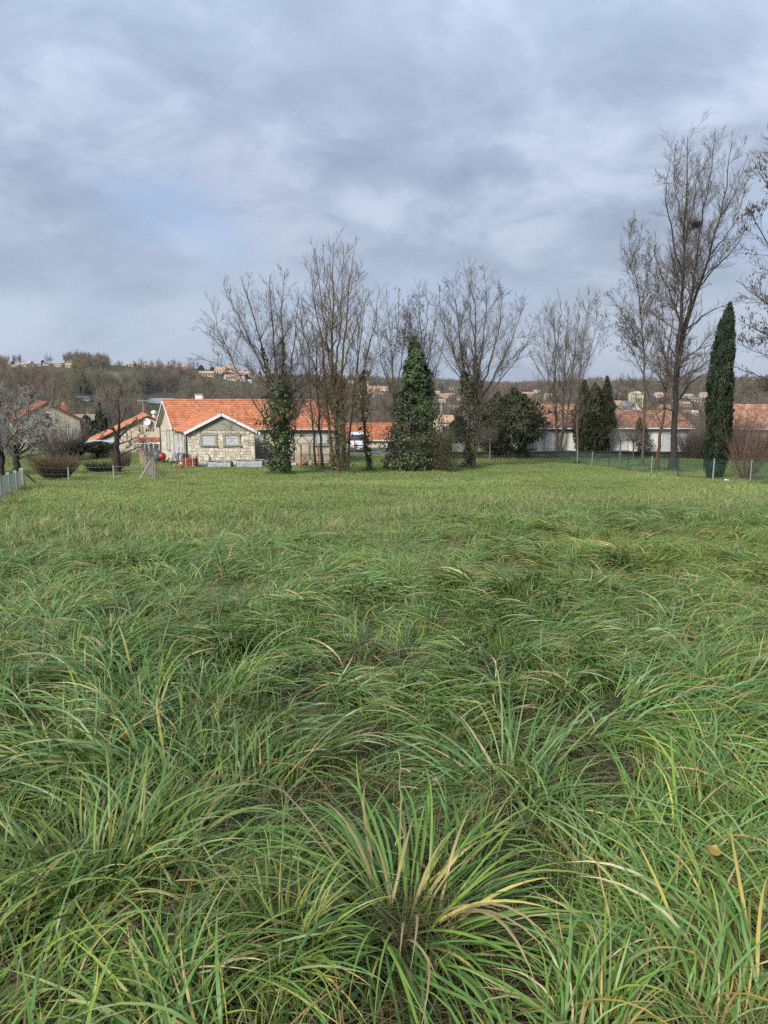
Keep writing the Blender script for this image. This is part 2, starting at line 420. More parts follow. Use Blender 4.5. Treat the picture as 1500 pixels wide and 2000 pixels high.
# ------------------------------------------------------------------ scatter (grass and the far-off wood: what nobody could count)
def source(name, b, m, smooth_=True):
    o = b.build(name, m, smooth_=smooth_)
    col.objects.unlink(o); return o
def scatter(name, P, rot, scl, idx, tint, sources, kind='stuff', label=None):
    me = bpy.data.meshes.new(name); me.vertices.add(len(P)); me.vertices.foreach_set('co', np.asarray(P, np.float32).ravel())
    def attr(nm, ty, arr, key):
        a = me.attributes.new(nm, ty, 'POINT'); a.data.foreach_set(key, np.ascontiguousarray(arr).ravel())
    attr('rot', 'FLOAT_VECTOR', np.asarray(rot, np.float32), 'vector')
    attr('scl', 'FLOAT_VECTOR', np.asarray(scl, np.float32), 'vector')
    attr('pick', 'INT', np.asarray(idx, np.int32), 'value')
    attr('tint', 'FLOAT_COLOR', np.concatenate([tint, np.ones((len(P), 1))], 1).astype(np.float32), 'color')
    o = bpy.data.objects.new(name, me); col.objects.link(o)
    ng = bpy.data.node_groups.new(name + '_nodes', 'GeometryNodeTree')
    ng.interface.new_socket('Geometry', in_out='INPUT', socket_type='NodeSocketGeometry')
    ng.interface.new_socket('Geometry', in_out='OUTPUT', socket_type='NodeSocketGeometry')
    N, L = ng.nodes, ng.links
    gi = N.new('NodeGroupInput'); go = N.new('NodeGroupOutput')
    iop = N.new('GeometryNodeInstanceOnPoints'); join = N.new('GeometryNodeJoinGeometry')
    for s in reversed(sources):
        oi = N.new('GeometryNodeObjectInfo'); oi.inputs['Object'].default_value = s; oi.inputs['As Instance'].default_value = False
        gti = N.new('GeometryNodeGeometryToInstance'); L.new(oi.outputs['Geometry'], gti.inputs[0]); L.new(gti.outputs[0], join.inputs[0])
    def na(nm, ty):
        n = N.new('GeometryNodeInputNamedAttribute'); n.data_type = ty; n.inputs['Name'].default_value = nm; return n.outputs['Attribute']
    e2r = N.new('FunctionNodeEulerToRotation'); L.new(na('rot', 'FLOAT_VECTOR'), e2r.inputs[0])
    L.new(gi.outputs[0], iop.inputs['Points']); L.new(join.outputs[0], iop.inputs['Instance'])
    iop.inputs['Pick Instance'].default_value = True
    L.new(na('pick', 'INT'), iop.inputs['Instance Index']); L.new(e2r.outputs[0], iop.inputs['Rotation']); L.new(na('scl', 'FLOAT_VECTOR'), iop.inputs['Scale'])
    L.new(iop.outputs[0], go.inputs[0])
    md = o.modifiers.new('scatter', 'NODES'); md.node_group = ng
    o['kind'] = kind
    if label: o['label'] = label
    return o

# ------------------------------------------------------------------ grass
GREEN = np.array([[0.104, 0.200, 0.068], [0.088, 0.172, 0.040], [0.134, 0.202, 0.038], [0.164, 0.242, 0.105], [0.070, 0.135, 0.032], [0.180, 0.235, 0.055], [0.205, 0.225, 0.060]]) * np.array([.98, 1.02, .80])
GP = np.array([.25, .22, .16, .14, .13, .06, .04])
STRAW = np.array([[0.40, 0.32, 0.13], [0.44, 0.38, 0.20], [0.30, 0.225, 0.10], [0.40, 0.35, 0.09]])
def blades(rng, b, base, az, Ln, w, th0, th1, p=1.3, n=6, c0=None, c1=None, bend=0.0, twist=0.3, fold=0.0, zmin=0.008):
    N = len(az); s = np.linspace(0, 1, n + 1)[None]
    th = th0[:, None] + (th1 - th0)[:, None] * s ** p
    a = az[:, None] + (rng.normal(0, 1, N) * bend)[:, None] * s
    ds = (Ln / n)[:, None]; mid = (th[:, 1:] + th[:, :-1]) / 2; am = (a[:, 1:] + a[:, :-1]) / 2
    X = np.concatenate([np.zeros((N, 1)), np.cumsum(np.sin(mid) * np.sin(am) * ds, 1)], 1)
    Y = np.concatenate([np.zeros((N, 1)), np.cumsum(np.sin(mid) * np.cos(am) * ds, 1)], 1)
    Z = np.concatenate([np.zeros((N, 1)), np.cumsum(np.cos(mid) * ds, 1)], 1)
    P = np.stack([X, Y, Z], -1) + base[:, None]
    lo = zmin + 0.03 * rng.random((N, 1)) * s
    P[..., 2] = np.maximum(P[..., 2], lo)
    T = np.stack([np.sin(th) * np.sin(a), np.sin(th) * np.cos(a), np.cos(th)], -1)
    S = np.stack([np.cos(a), -np.sin(a), np.zeros_like(a)], -1); Nn = np.cross(S, T)
    tw = (rng.normal(0, twist, N))[:, None] + (rng.normal(0, twist * 1.5, N))[:, None] * s
    side = S * np.cos(tw)[..., None] + Nn * np.sin(tw)[..., None]
    nor = np.cross(side, T)
    wp = (0.55 + 0.45 * np.minimum(s / .3, 1)) * np.clip(1 - s ** 2.6, 0.04, 1)
    W = (w[:, None] * wp / 2)[..., None] * side
    cc = c0[:, None] * (1 - s ** 2)[..., None] + c1[:, None] * (s ** 2)[..., None]
    if fold:
        Mi = P + nor * (w[:, None] * wp * fold)[..., None]
        V = np.stack([P - W, Mi, P + W], 2).reshape(-1, 3); k = 3
    else:
        V = np.stack([P - W, P + W], 2).reshape(-1, 3); k = 2
    C = np.repeat(cc.reshape(-1, 3), k, 0)
    i = (np.arange(N) * (n + 1) * k)[:, None, None] + (np.arange(n) * k)[None, :, None] + np.arange(k - 1)[None, None, :]
    Fc = np.stack([i, i + 1, i + k + 1, i + k], -1).reshape(-1, 4)
    b.add(V, Fc, C)
def blade_cols(rng, N, straw=0.12, gp=GP, tipstraw=0.10):
    g = GREEN[rng.choice(len(GREEN), N, p=gp)] * (0.8 + 0.4 * rng.random((N, 1)))
    st = STRAW[rng.integers(0, len(STRAW), N)] * (0.7 + 0.5 * rng.random((N, 1)))
    m = rng.random(N) < straw
    c0 = np.where(m[:, None], st, g); c1 = np.where((m | (rng.random(N) < tipstraw))[:, None], st, g * 1.12)
    return c0, c1
def tuft(seed, kind):
    rng = np.random.default_rng(seed); b = MB()
    if kind == 'comb':           # flopped-over blades lying mostly one way (+y), a loose mat
        N = 95; r = 0.15 * np.sqrt(rng.random(N)); t = rng.random(N) * 2 * pi
        base = np.stack([r * np.cos(t), r * np.sin(t), rng.uniform(0, .05, N)], -1)
        az = rng.normal(0, 0.50, N); Ln = rng.uniform(.24, .58, N); w = rng.uniform(.0065, .014, N)
        c0, c1 = blade_cols(rng, N, .13, tipstraw=.15)
        blades(rng, b, base, az, Ln, w, np.clip(rng.normal(.40, .35, N), 0, 1.5), rng.uniform(1.6, 2.35, N), .60, 7, c0, c1, .55, .5)
    elif kind == 'radial':       # a tussock whose blades arch outwards
        N = 110; r = 0.12 * np.sqrt(rng.random(N)); t = rng.random(N) * 2 * pi
        base = np.stack([r * np.cos(t), r * np.sin(t), np.zeros(N)], -1)
        az = pi / 2 - t + rng.normal(0, .6, N); Ln = rng.uniform(.18, .46, N); w = rng.uniform(.006, .0125, N)
        c0, c1 = blade_cols(rng, N, .10)
        blades(rng, b, base, az, Ln, w, np.clip(rng.normal(.6, .35, N), 0, 1.5), rng.uniform(1.6, 2.6, N), .95, 6, c0, c1, .5, .4)
    elif kind == 'upright':      # fresh short blades standing up
        N = 70; r = 0.2 * np.sqrt(rng.random(N)); t = rng.random(N) * 2 * pi
        base = np.stack([r * np.cos(t), r * np.sin(t), np.zeros(N)], -1)
        az = rng.random(N) * 2 * pi; Ln = rng.uniform(.15, .36, N); w = rng.uniform(.005, .0095, N)
        c0, c1 = blade_cols(rng, N, .05, np.array([.14, .18, .24, .12, .14, .1, .08]))
        blades(rng, b, base, az, Ln, w, np.abs(rng.normal(.1, .2, N)), rng.uniform(.4, 1.5, N), 1.8, 5, c0, c1, .3, .4)
    elif kind == 'dead':         # fallen straw under the green
        N = 120; r = 0.32 * np.sqrt(rng.random(N)); t = rng.random(N) * 2 * pi
        base = np.stack([r * np.cos(t), r * np.sin(t), rng.uniform(0, .12, N)], -1)
        az = rng.random(N) * 2 * pi; Ln = rng.uniform(.15, .5, N); w = rng.uniform(.0025, .006, N)
        c0, c1 = blade_cols(rng, N, .6)
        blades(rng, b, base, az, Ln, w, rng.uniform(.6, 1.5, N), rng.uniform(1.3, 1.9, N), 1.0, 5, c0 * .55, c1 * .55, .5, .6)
    elif kind == 'stalk':        # a few old seed stalks among thin blades
        N = 26; r = 0.15 * np.sqrt(rng.random(N)); t = rng.random(N) * 2 * pi
        base = np.stack([r * np.cos(t), r * np.sin(t), np.zeros(N)], -1); stalk = np.arange(N) < 7
        az = rng.random(N) * 2 * pi; Ln = np.where(stalk, rng.uniform(.35, .62, N), rng.uniform(.15, .4, N)); w = np.where(stalk, .0032, rng.uniform(.004, .009, N))
        c0, c1 = blade_cols(rng, N, .05); c0[stalk] = c1[stalk] = np.array([.33, .26, .15]) * rng.uniform(.6, 1.1, (7, 1))
        blades(rng, b, base, az, Ln, w, np.abs(rng.normal(.3, .25, N)), np.where(stalk, rng.uniform(.4, 1.3, N), rng.uniform(1.2, 2.2, N)), 1.2, 6, c0, c1, .3, .3)
    elif kind == 'weed':         # broad-leaved weeds: docks and plantains low in the grass
        N = 9; t = rng.random(N) * 2 * pi; base = np.zeros((N, 3)); Ln = rng.uniform(.12, .24, N); w = rng.uniform(.03, .055, N)
        c = np.array([[.09, .15, .035], [.075, .125, .03], [.13, .10, .035]])[rng.integers(0, 3, N)] * rng.uniform(.8, 1.2, (N, 1))
        blades(rng, b, base, t, Ln, w, rng.uniform(.2, .7, N), rng.uniform(1.2, 1.9, N), 1.0, 6, c, c * 1.1, .2, .3, .12)
    elif kind == 'short':        # one patch of mown grass
        N = 800; base = np.concatenate([rng.uniform(-.6, .6, (N, 2)), np.zeros((N, 1))], 1)
        az = rng.random(N) * 2 * pi; Ln = rng.uniform(.04, .11, N); w = rng.uniform(.006, .012, N)
        g0, g1 = blade_cols(rng, N, .03, np.array([.16, .20, .28, .12, .06, .12, .06]), .03); gm = g0.mean(0); g0 = g0 * .6 + gm * .4; g1 = g1 * .6 + gm * .45
        blades(rng, b, base, az, Ln, w, np.abs(rng.normal(.3, .3, N)), rng.uniform(.5, 1.7, N), 1.3, 3, g0, g1, .3, .5)
    elif kind == 'mid':          # ragged half-long grass at the edge of the cut
        N = 200; base = np.concatenate([rng.uniform(-.4, .4, (N, 2)), np.zeros((N, 1))], 1)
        az = rng.random(N) * 2 * pi; Ln = rng.uniform(.10, .34, N); w = rng.uniform(.005, .01, N)
        g0, g1 = blade_cols(rng, N, .13)
        blades(rng, b, base, az, Ln, w, np.abs(rng.normal(.25, .3, N)), rng.uniform(.6, 2.0, N), 1.3, 4, g0, g1, .3, .5)
    return source('grass_' + kind, b, M['grass'])
rng = np.random.default_rng(11)
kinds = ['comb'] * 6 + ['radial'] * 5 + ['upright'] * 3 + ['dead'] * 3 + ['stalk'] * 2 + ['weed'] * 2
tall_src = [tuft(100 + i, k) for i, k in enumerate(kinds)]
TUSSOCK_SPOTS = []
def wedge(n, y0, y1, rng, margin=1.0, px0=-60, px1=1560):
    y = np.sqrt(rng.random(n) * (y1 ** 2 - y0 ** 2) + y0 ** 2)
    x = (rng.uniform(px0, px1, n) - 750) / F_PX * y + rng.uniform(-margin, margin, n)
    return x, y
def strip(dens, y0, y1, rng, margin):
    """evenly spread points over what the camera, or one a few steps aside, could see of the field"""
    a = 820 / F_PX; m = a * max(y1, 0) + margin; n = int(dens * 2 * m * (y1 - y0))
    x = rng.uniform(-m, m, n); y = rng.uniform(y0, y1, n); k = np.abs(x) < a * np.maximum(y, 0) + margin
    return x[k], y[k]
def tint_of(x, y, rng, amt=.16):
    n = vnoise(x, y, 1.6, 2); n2 = vnoise(x, y, 5.5, 7); n3 = vnoise(x, y, 0.7, 9)
    v = 0.84 + .34 * n + .14 * n3 + rng.uniform(-amt, amt, len(x)) * .5
    return np.stack([v * (0.93 + .22 * n2), v, v * (1.12 - .30 * n2)], -1)
def tall_grass():
    xs, ys = [], []
    for y0, y1, dens in ((-3.0, 2.4, 30), (2.4, 4, 26), (4, 9, 23), (9, 26, 18)):
        x, y = strip(dens, y0, y1, rng, 4.5); xs.append(x); ys.append(y)
    x = np.concatenate(xs); y = np.concatenate(ys)
    keep = (y < edge_y(x) + rng.normal(0, .5, len(x))) & (np.hypot(x, y) > 0.8)
    for cx, cy_, r in TUSSOCK_SPOTS:
        dn = np.hypot(cx, cy_); fx, fy = cx * (1 - .22 / dn), cy_ * (1 - .22 / dn)     # leave room for the clump's own blades
        keep &= (np.hypot(x - fx, y - fy) > r) | (rng.random(len(x)) < .26)
        if r > .33: keep &= ~((np.abs(x - cx) < .30) & (y < cy_ + .05) & (rng.random(len(x)) < .6))
    keep &= rng.random(len(x)) < .62 + .2 * (y < 2.4) + .6 * smooth(.25, .6, vnoise(x, y, .55, 31))     # clumps and hollows
    x, y = x[keep], y[keep]; n = len(x)
    flow = 2 * pi * (vnoise(x, y, 2.6, 1) * 1.6 + vnoise(x, y, 1.1, 4) * .6)
    u = rng.random(n); q = vnoise(x, y, 1.4, 12); far = smooth(4, 12, y)
    pick = np.where(u < .58, rng.integers(0, 6, n), np.where(u < .72, rng.integers(6, 11, n), np.where(u < .72 + .20 * q + .06 * far, rng.integers(11, 14, n), rng.integers(14, 17, n))))
    ex = rng.random(n); pick = np.where(ex < .05, rng.integers(17, 19, n), np.where(ex > .985, rng.integers(19, 21, n), pick))
    pick = np.where((y < 2.2) & (pick >= 11) & (pick < 14), pick - 11, pick)
    dead = (pick >= 14) & (pick < 17)
    rz = np.where(pick < 6, -flow + rng.normal(0, .75, n), rng.random(n) * 2 * pi)
    rot = np.stack([rng.normal(0, .10, n), rng.normal(0, .10, n), rz], -1)
    mound = vnoise(x, y, 1.5, 21)
    sc = rng.uniform(.66, 1.08, n) * (.70 + .5 * mound) * (1 - .15 * smooth(3, 1.5, y))
    sc = sc * (1 - .45 * smooth(-1.8, 0.2, y - edge_y(x)))
    wide = 1 + .0 * far
    S = np.stack([sc * wide, sc * wide, sc * np.where(dead, .8, 1)], -1)
    z = H(x, y) + np.where(dead, 0.0, .10 * (mound - .35) * (y < edge_y(x) - 1)) - .01
    tint = tint_of(x, y, rng)
    # matted thatch and short new shoots under everything, in the hollows and at the feet of the big clumps too
    ux, uy = [], []
    for y0, y1, dens in ((-3.0, 4, 22), (4, 9, 14), (9, 24, 6)):
        a, c = strip(dens, y0, y1, rng, 4.5); ux.append(a); uy.append(c)
    ux, uy = np.concatenate(ux), np.concatenate(uy); k = (uy < edge_y(ux)) & (np.hypot(ux, uy) > .8); ux, uy = ux[k], uy[k]; m = len(ux)
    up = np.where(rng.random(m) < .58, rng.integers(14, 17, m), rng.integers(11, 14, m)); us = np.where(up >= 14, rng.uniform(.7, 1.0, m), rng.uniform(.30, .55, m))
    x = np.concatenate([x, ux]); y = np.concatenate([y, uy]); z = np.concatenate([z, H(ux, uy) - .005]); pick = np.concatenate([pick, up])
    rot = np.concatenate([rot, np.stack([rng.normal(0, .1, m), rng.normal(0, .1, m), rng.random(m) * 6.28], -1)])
    S = np.concatenate([S, np.stack([us, us, np.where(up >= 14, us * .45, us)], -1)]); tint = np.concatenate([tint, tint_of(ux, uy, rng) * np.where(up >= 14, .55, .85)[:, None]])  # undergrowth tint lowered, thatch most: shade of the gaps painted into its colour
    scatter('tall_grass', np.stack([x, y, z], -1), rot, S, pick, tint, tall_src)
def short_grass():
    src = [tuft(300 + i, 'short') for i in range(6)] + [tuft(330 + i, 'mid') for i in range(4)]
    xs, ys = [], []
    for y0, y1, dens in ((9, 30, 3.4), (30, 60, 2.2), (60, 84, 1.5)):
        x, y = strip(dens, y0, y1, rng, 7.0); xs.append(x); ys.append(y)
    x = np.concatenate(xs); y = np.concatenate(ys)
    k = (y > edge_y(x) - .7); x, y = x[k], y[k]; n = len(x)
    k = np.ones(n, bool)
    for (ax, ay, bx, by) in NO_GRASS: k &= ~((x > ax) & (x < bx) & (y > ay) & (y < by))
    x, y = x[k], y[k]; n = len(x)
    near = smooth(8, 0.0, y - edge_y(x))
    pick = np.where(rng.random(n) < .05 + .75 * near, rng.integers(6, 10, n), rng.integers(0, 6, n))
    rot = np.stack([rng.normal(0, .05, n), rng.normal(0, .05, n), rng.random(n) * 2 * pi], -1)
    sc = rng.uniform(.8, 1.25, n) * (.75 + .5 * vnoise(x, y, 3, 5))
    wide = np.clip(y / 30, 1, 2.2)
    S = np.stack([sc * np.sqrt(wide), sc * np.sqrt(wide), sc * .9], -1)
    a = smooth(.35, .7, vnoise(x * .55, y, 9, 6)) * smooth(20, 26, y) * smooth(62, 52, y); v = .80 + .24 * vnoise(x, y, 2.2, 8) + .16 * vnoise(x, y, 7.5, 18)
    yard = smooth(40, 48, y)
    tint = np.stack([v * (1.40 + .46 * a), v * (1.16 + .28 * a), v * (1.42 + .35 * a)], -1)
    bx, by = [], []
    for q in TREE_BASES:         # rank tufts the mower leaves round every trunk
        k = 46; t = rng.random(k) * 2 * pi; r = np.abs(rng.normal(.35, .38, k)); bx.append(q[0] + r * np.cos(t)); by.append(q[1] + r * np.sin(t))
    bx, by = np.concatenate(bx), np.concatenate(by); k = len(bx)
    x = np.concatenate([x, bx]); y = np.concatenate([y, by]); pick = np.concatenate([pick, rng.integers(6, 10, k)])
    rot = np.concatenate([rot, np.stack([rng.normal(0, .1, k), rng.normal(0, .1, k), rng.random(k) * 6.28], -1)])
    S = np.concatenate([S, np.tile(rng.uniform(.7, 1.4, (k, 1)), (1, 3))]); tint = np.concatenate([tint, np.array([.85, .85, .8]) * rng.uniform(.7, 1.1, (k, 1))])
    scatter('short_grass', np.stack([x, y, H(x, y) - .005], -1), rot, S, pick, tint, src)
NO_GRASS = []
TREE_BASES = []

# the single clumps that stand out in front
def tussock(name, px, py, label, seed, N, lmin, lmax, wmin, wmax, gp, th_out=(1.1, 2.1), straw=.08, radius=.12, up=.25, group=None):
    rng = np.random.default_rng(seed); c = hitg(px, py); c[2] -= .02
    root = thing(name, c, label, 'grass clump', group)
    protos = []
    nv = 26
    for k in range(nv):
        b = MB(); one = np.ones(1)
        c0, c1 = blade_cols(rng, 1, straw, gp, .14)
        L = rng.uniform(lmin, lmax)
        blades(rng, b, np.zeros((1, 3)), np.zeros(1), one * L, one * rng.uniform(wmin, wmax), one * abs(rng.normal(up, .25)), one * rng.uniform(*th_out), rng.uniform(1.1, 1.9), 9, c0, c1, .45, .35, .16, zmin=-.5)
        o = b.build('blade', M['grass_thing'], None, smooth_=True); protos.append(o)
    for k in range(N):
        o = protos[k] if k < nv else protos[k % nv].copy()
        if k >= nv: col.objects.link(o)
        o.parent = root
        t = rng.random() * 2 * pi; r = radius * sqrt(rng.random())
        o.location = (r * sin(t), r * cos(t), rng.uniform(-.01, .02))
        s = rng.uniform(.75, 1.15)
        o.rotation_euler = (rng.normal(0, .1), rng.normal(0, .1), -t + rng.normal(0, .45)); o.scale = (s, s, s)
    TUSSOCK_SPOTS.append((c[0], c[1], radius * 1.7 + (.12 if N > 250 else -.06)))
    return root
gp_blue = np.array([.34, .22, .12, .18, .10, .03, .01]); gp_lime = np.array([.06, .10, .26, .10, .05, .25, .18]); gp_mid = np.array([.2, .24, .22, .1, .14, .06, .04])
tussock('grass_tussock', 785, 1830, 'big broad-bladed grass tussock fanning out at the very front', 1, 300, .42, .76, .010, .0155, gp_mid, (1.8, 2.9), .12, .16, .88)
tussock('grass_tussock', 560, 1905, 'pale lime grass clump with fine curling blades, left of the biggest tussock', 2, 170, .22, .44, .007, .011, gp_lime, (1.2, 2.4), .08, .10, .22)
tussock('grass_tussock', 190, 1775, 'yellow-green grass mound combed over sideways near the lower left corner', 3, 200, .35, .62, .008, .012, gp_lime, (1.4, 2.0), .12, .16, .45)
tussock('grass_tussock', 1478, 1345, 'tall fresh light green clump standing upright at the right edge of the grass', 4, 150, .26, .5, .008, .012, gp_lime, (.7, 1.9), .06, .13, .25)
tussock('grass_tussock', 1000, 1560, 'long bluish grass clump combed over to the right, behind the biggest tussock', 5, 190, .45, .78, .009, .014, gp_blue, (1.7, 2.4), .10, .18, .9)
tall_grass()

# fallen leaves and dead stalks caught in the grass
def fallen_leaf(px, py, c, size, label, seed, rise=.2):
    rng = np.random.default_rng(seed); p = hitg(px, py)
    d = ray(px, py); t = (p - EYE)[1] / d[1]; p = EYE + d * (t - rise / abs(d[2]))
    root = thing('fallen_leaf', p, label, 'leaf')
    b = MB(); n = 9; s = np.linspace(-1, 1, n); w = np.sqrt(np.clip(1 - s ** 2, 0, 1)) * (1 - .35 * s) * .42
    ang = rng.random() * 2 * pi
    L = []
    for k in range(n):
        for e in (-1, 0, 1):
            x = s[k] * .5; y = e * w[k]; z = .75 * abs(e) * w[k] + .30 * s[k] ** 2 + rng.normal(0, .015)
            L.append((x, y, z))
    L = np.array(L) * size; tilt = rng.uniform(.2, .6)
    Rz = np.array([[cos(ang), -sin(ang), 0], [sin(ang), cos(ang), 0], [0, 0, 1]]); Rx = np.array([[1, 0, 0], [0, cos(tilt), -sin(tilt)], [0, sin(tilt), cos(tilt)]])
    L = L @ (Rx @ Rz).T + p
    Fc = [[k * 3 + e, k * 3 + e + 1, k * 3 + e + 4, k * 3 + e + 3] for k in range(n - 1) for e in (0, 1)]
    b.add(L, Fc, np.asarray(c) * (1 + 0 * L[:, :1])); b.build('blade', M['grass_thing'], root, smooth_=True)
    s_ = MB(); s_.tube([L[1], L[1] + (L[1] - L[13]) * .35 + np.array([0, 0, -.01])], [size * .02, size * .012], 5, np.asarray(c) * .7); s_.build('stalk', M['grass_thing'], root)
fallen_leaf(1392, 1668, (.34, .20, .05), .05, 'curled ochre fallen leaf caught in the grass at the right', 1)
fallen_leaf(1140, 1850, (.20, .085, .035), .07, 'rusty brown dead leaf deep between blades right of the biggest tussock', 2, .08)
def dead_stalk(pts, label, c, r=.0022, seed=0):
    rng = np.random.default_rng(seed); p0 = hitg(*pts[0])
    P = [p0]; Y = p0[1]
    for q in pts[1:]: P.append(at(q[0], q[1], Y + .02))
    root = thing('dead_stalk', p0, label, 'stalk')
    P = np.array(P); fine = np.array([np.interp(np.linspace(0, len(P) - 1, 14), np.arange(len(P)), P[:, k]) for k in range(3)]).T + rng.normal(0, .004, (14, 3))
    b = MB(); b.tube(fine, np.linspace(r, r * .5, 14), 6, c); b.build('stem', M['grass_thing'], root, smooth_=True)
    b = MB()
    for k in range(5, 13, 2):
        d = nrm(rng.normal(0, 1, 3) + np.array([0, 0, .8])); b.tube([fine[k], fine[k] + d * .035, fine[k] + d * .06 + np.array([.01, 0, -.01])], [r * .6, r * .5, r * .9], 5, c)
    b.build('side_shoot', M['grass_thing'], root, smooth_=True)
dead_stalk([(205, 1985), (225, 1900), (240, 1840), (275, 1800)], 'dark reddish dead stalk leaning among lower left grass', (.10, .045, .03), .003, 1)
dead_stalk([(330, 1960), (340, 1850), (355, 1790), (390, 1765)], 'thin grey dead stalk standing beside the reddish one', (.15, .12, .10), .0022, 2)
dead_stalk([(1110, 1965), (1140, 1910), (1165, 1850), (1180, 1790)], 'pale straw stem slanting right of the biggest tussock', (.42, .34, .22), .0022, 3)
dead_stalk([(790, 1760), (786, 1650), (782, 1540), (779, 1470)], 'upright bleached straw stalk rising out of the biggest tussock', (.45, .37, .24), .003, 4)
# ------------------------------------------------------------------ buildings
ORANGE = np.array([[.47, .175, .085], [.52, .205, .10], [.42, .15, .075], [.50, .23, .125], [.45, .165, .08]])
OLDTILE = np.array([.92, 1.0, 1.02]) * np.array([[.34, .15, .085], [.42, .19, .10], [.27, .12, .08], [.47, .25, .15], [.30, .17, .12], [.22, .12, .09]])
def tile_roof(b, O, U, V, pitch_u, pitch_v, rng, pal, keep=None, amp=.045, lift=.03):
    """barrel tiles on the parallelogram O, O+U, O+V (V runs up the slope); every tile its own arch and its own tone"""
    O = np.asarray(O, float); U = np.asarray(U, float); V = np.asarray(V, float)
    nu = max(1, int(round(np.linalg.norm(U) / pitch_u))); nv = max(1, int(round(np.linalg.norm(V) / pitch_v)))
    N = nrm(np.cross(U, V)); N = N if N[2] > 0 else -N
    prof = [(0, 0), (.22, .85), (.5, 1.0), (.78, .85)]
    i, j = np.meshgrid(np.arange(nu), np.arange(nv)); i = i.ravel(); j = j.ravel()
    if keep is not None:
        c = O + ((i + .5) / nu)[:, None] * U + ((j + .5) / nv)[:, None] * V; k = keep(c); i, j = i[k], j[k]
    n = len(i); jit = rng.uniform(-.008, .012, n); cu = rng.uniform(-.04, .04, n)
    cols = pal[rng.integers(0, len(pal), n)] * rng.uniform(.88, 1.12, (n, 1))
    us = [0, .25, .5, .75, 1.0]; hs = [0, .8, 1.0, .8, 0]
    lo, hi = [], []
    for u, h in zip(us, hs):
        f = ((i + u + cu * .0) / nu)[:, None]
        lo.append(O + f * U + ((j - .12) / nv)[:, None] * V + N * (amp * h + lift + jit)[:, None])
        hi.append(O + f * U + ((j + 1.0) / nv)[:, None] * V + N * (amp * h * .85 + jit * 0)[:, None])
    fr = [p - N * .035 for p in lo]
    VV = np.stack(lo + hi + fr, 1)            # n,15,3
    q = np.arange(n)[:, None] * 15
    F = [q + np.array([[k, k + 1, k + 6, k + 5]]) for k in range(4)] + [q + np.array([[10 + k, 11 + k, k + 1, k]]) for k in range(4)]
    b.add(VV.reshape(-1, 3), np.concatenate(F), np.repeat(cols, 15, 0))
def stone_face(b, O, U, W, rng, holes, top=None, hrow=(.17, .30), wst=(.18, .48), out=None, gap=.026, pal=None):
    """irregular proud stones on the rectangle O + u*U^ + z; holes: list of (u0,u1,z0,z1); top(u): height limit"""
    Uh = nrm(U); LU = np.linalg.norm(U); z = 0.0
    pal = np.array([[.68, .61, .47], [.72, .65, .52], [.63, .56, .42], [.73, .67, .55], [.67, .59, .44], [.70, .64, .52]]) if pal is None else pal
    wav = lambda r, u: 0 if r == 0 else .075 * (vnoise(np.array([u * 3.1 + 9.7 * r]), np.array([r * 1.7]), 1.0, 3)[0] - .5) * 2
    r = 0
    while z < W - .06:
        h = min(rng.uniform(*hrow), W - z); u = 0.0; last = z + h >= W - .06; jl = 0.0
        while u < LU - .05:
            w = rng.uniform(*wst); a, c = u, min(u + w, LU); u = c; jr = rng.uniform(-.06, .06) * (c < LU)
            q = [(a + jl, z + wav(r, a)), (c + jr, z + wav(r, c)), (c - jr, z + h + (0 if last else wav(r + 1, c))), (a - jl, z + h + (0 if last else wav(r + 1, a)))]; jl = jr
            u0, u1 = min(p[0] for p in q), max(p[0] for p in q); z0_, z1_ = min(p[1] for p in q), max(p[1] for p in q)
            skip = top is not None and z1_ > top((a + c) / 2)
            for h0, h1, k0, k1 in holes:
                if u0 < h1 and u1 > h0 and z0_ < k1 and z1_ > k0:
                    m = ((u0 + u1) / 2, (z0_ + z1_) / 2)
                    if m[0] < h0: q = [(min(p[0], h0), p[1]) for p in q]
                    elif m[0] > h1: q = [(max(p[0], h1), p[1]) for p in q]
                    elif m[1] < k0: q = [(p[0], min(p[1], k0)) for p in q]
                    elif m[1] > k1: q = [(p[0], max(p[1], k1)) for p in q]
                    else: skip = True
            if skip: continue
            q = np.array(q); q[:, 0] = np.clip(q[:, 0], 0, LU); cq = q.mean(0); q = cq + (q - cq) * np.maximum(.3, 1 - gap / np.maximum(np.ptp(q, axis=0), .05)) + rng.uniform(-.012, .012, (4, 2)); d = rng.uniform(.018, .045)
            base = [np.asarray(O) + Uh * p[0] + np.array([0, 0, p[1]]) for p in q]; ctr = sum(base) / 4
            f = [p + out * d + (ctr - p) * .10 for p in base]
            b.add(base + f, [[4, 5, 6, 7], [0, 1, 5, 4], [1, 2, 6, 5], [2, 3, 7, 6], [3, 0, 4, 7]], pal[rng.integers(0, len(pal))] * rng.uniform(.80, 1.15))
        z += h; r += 1
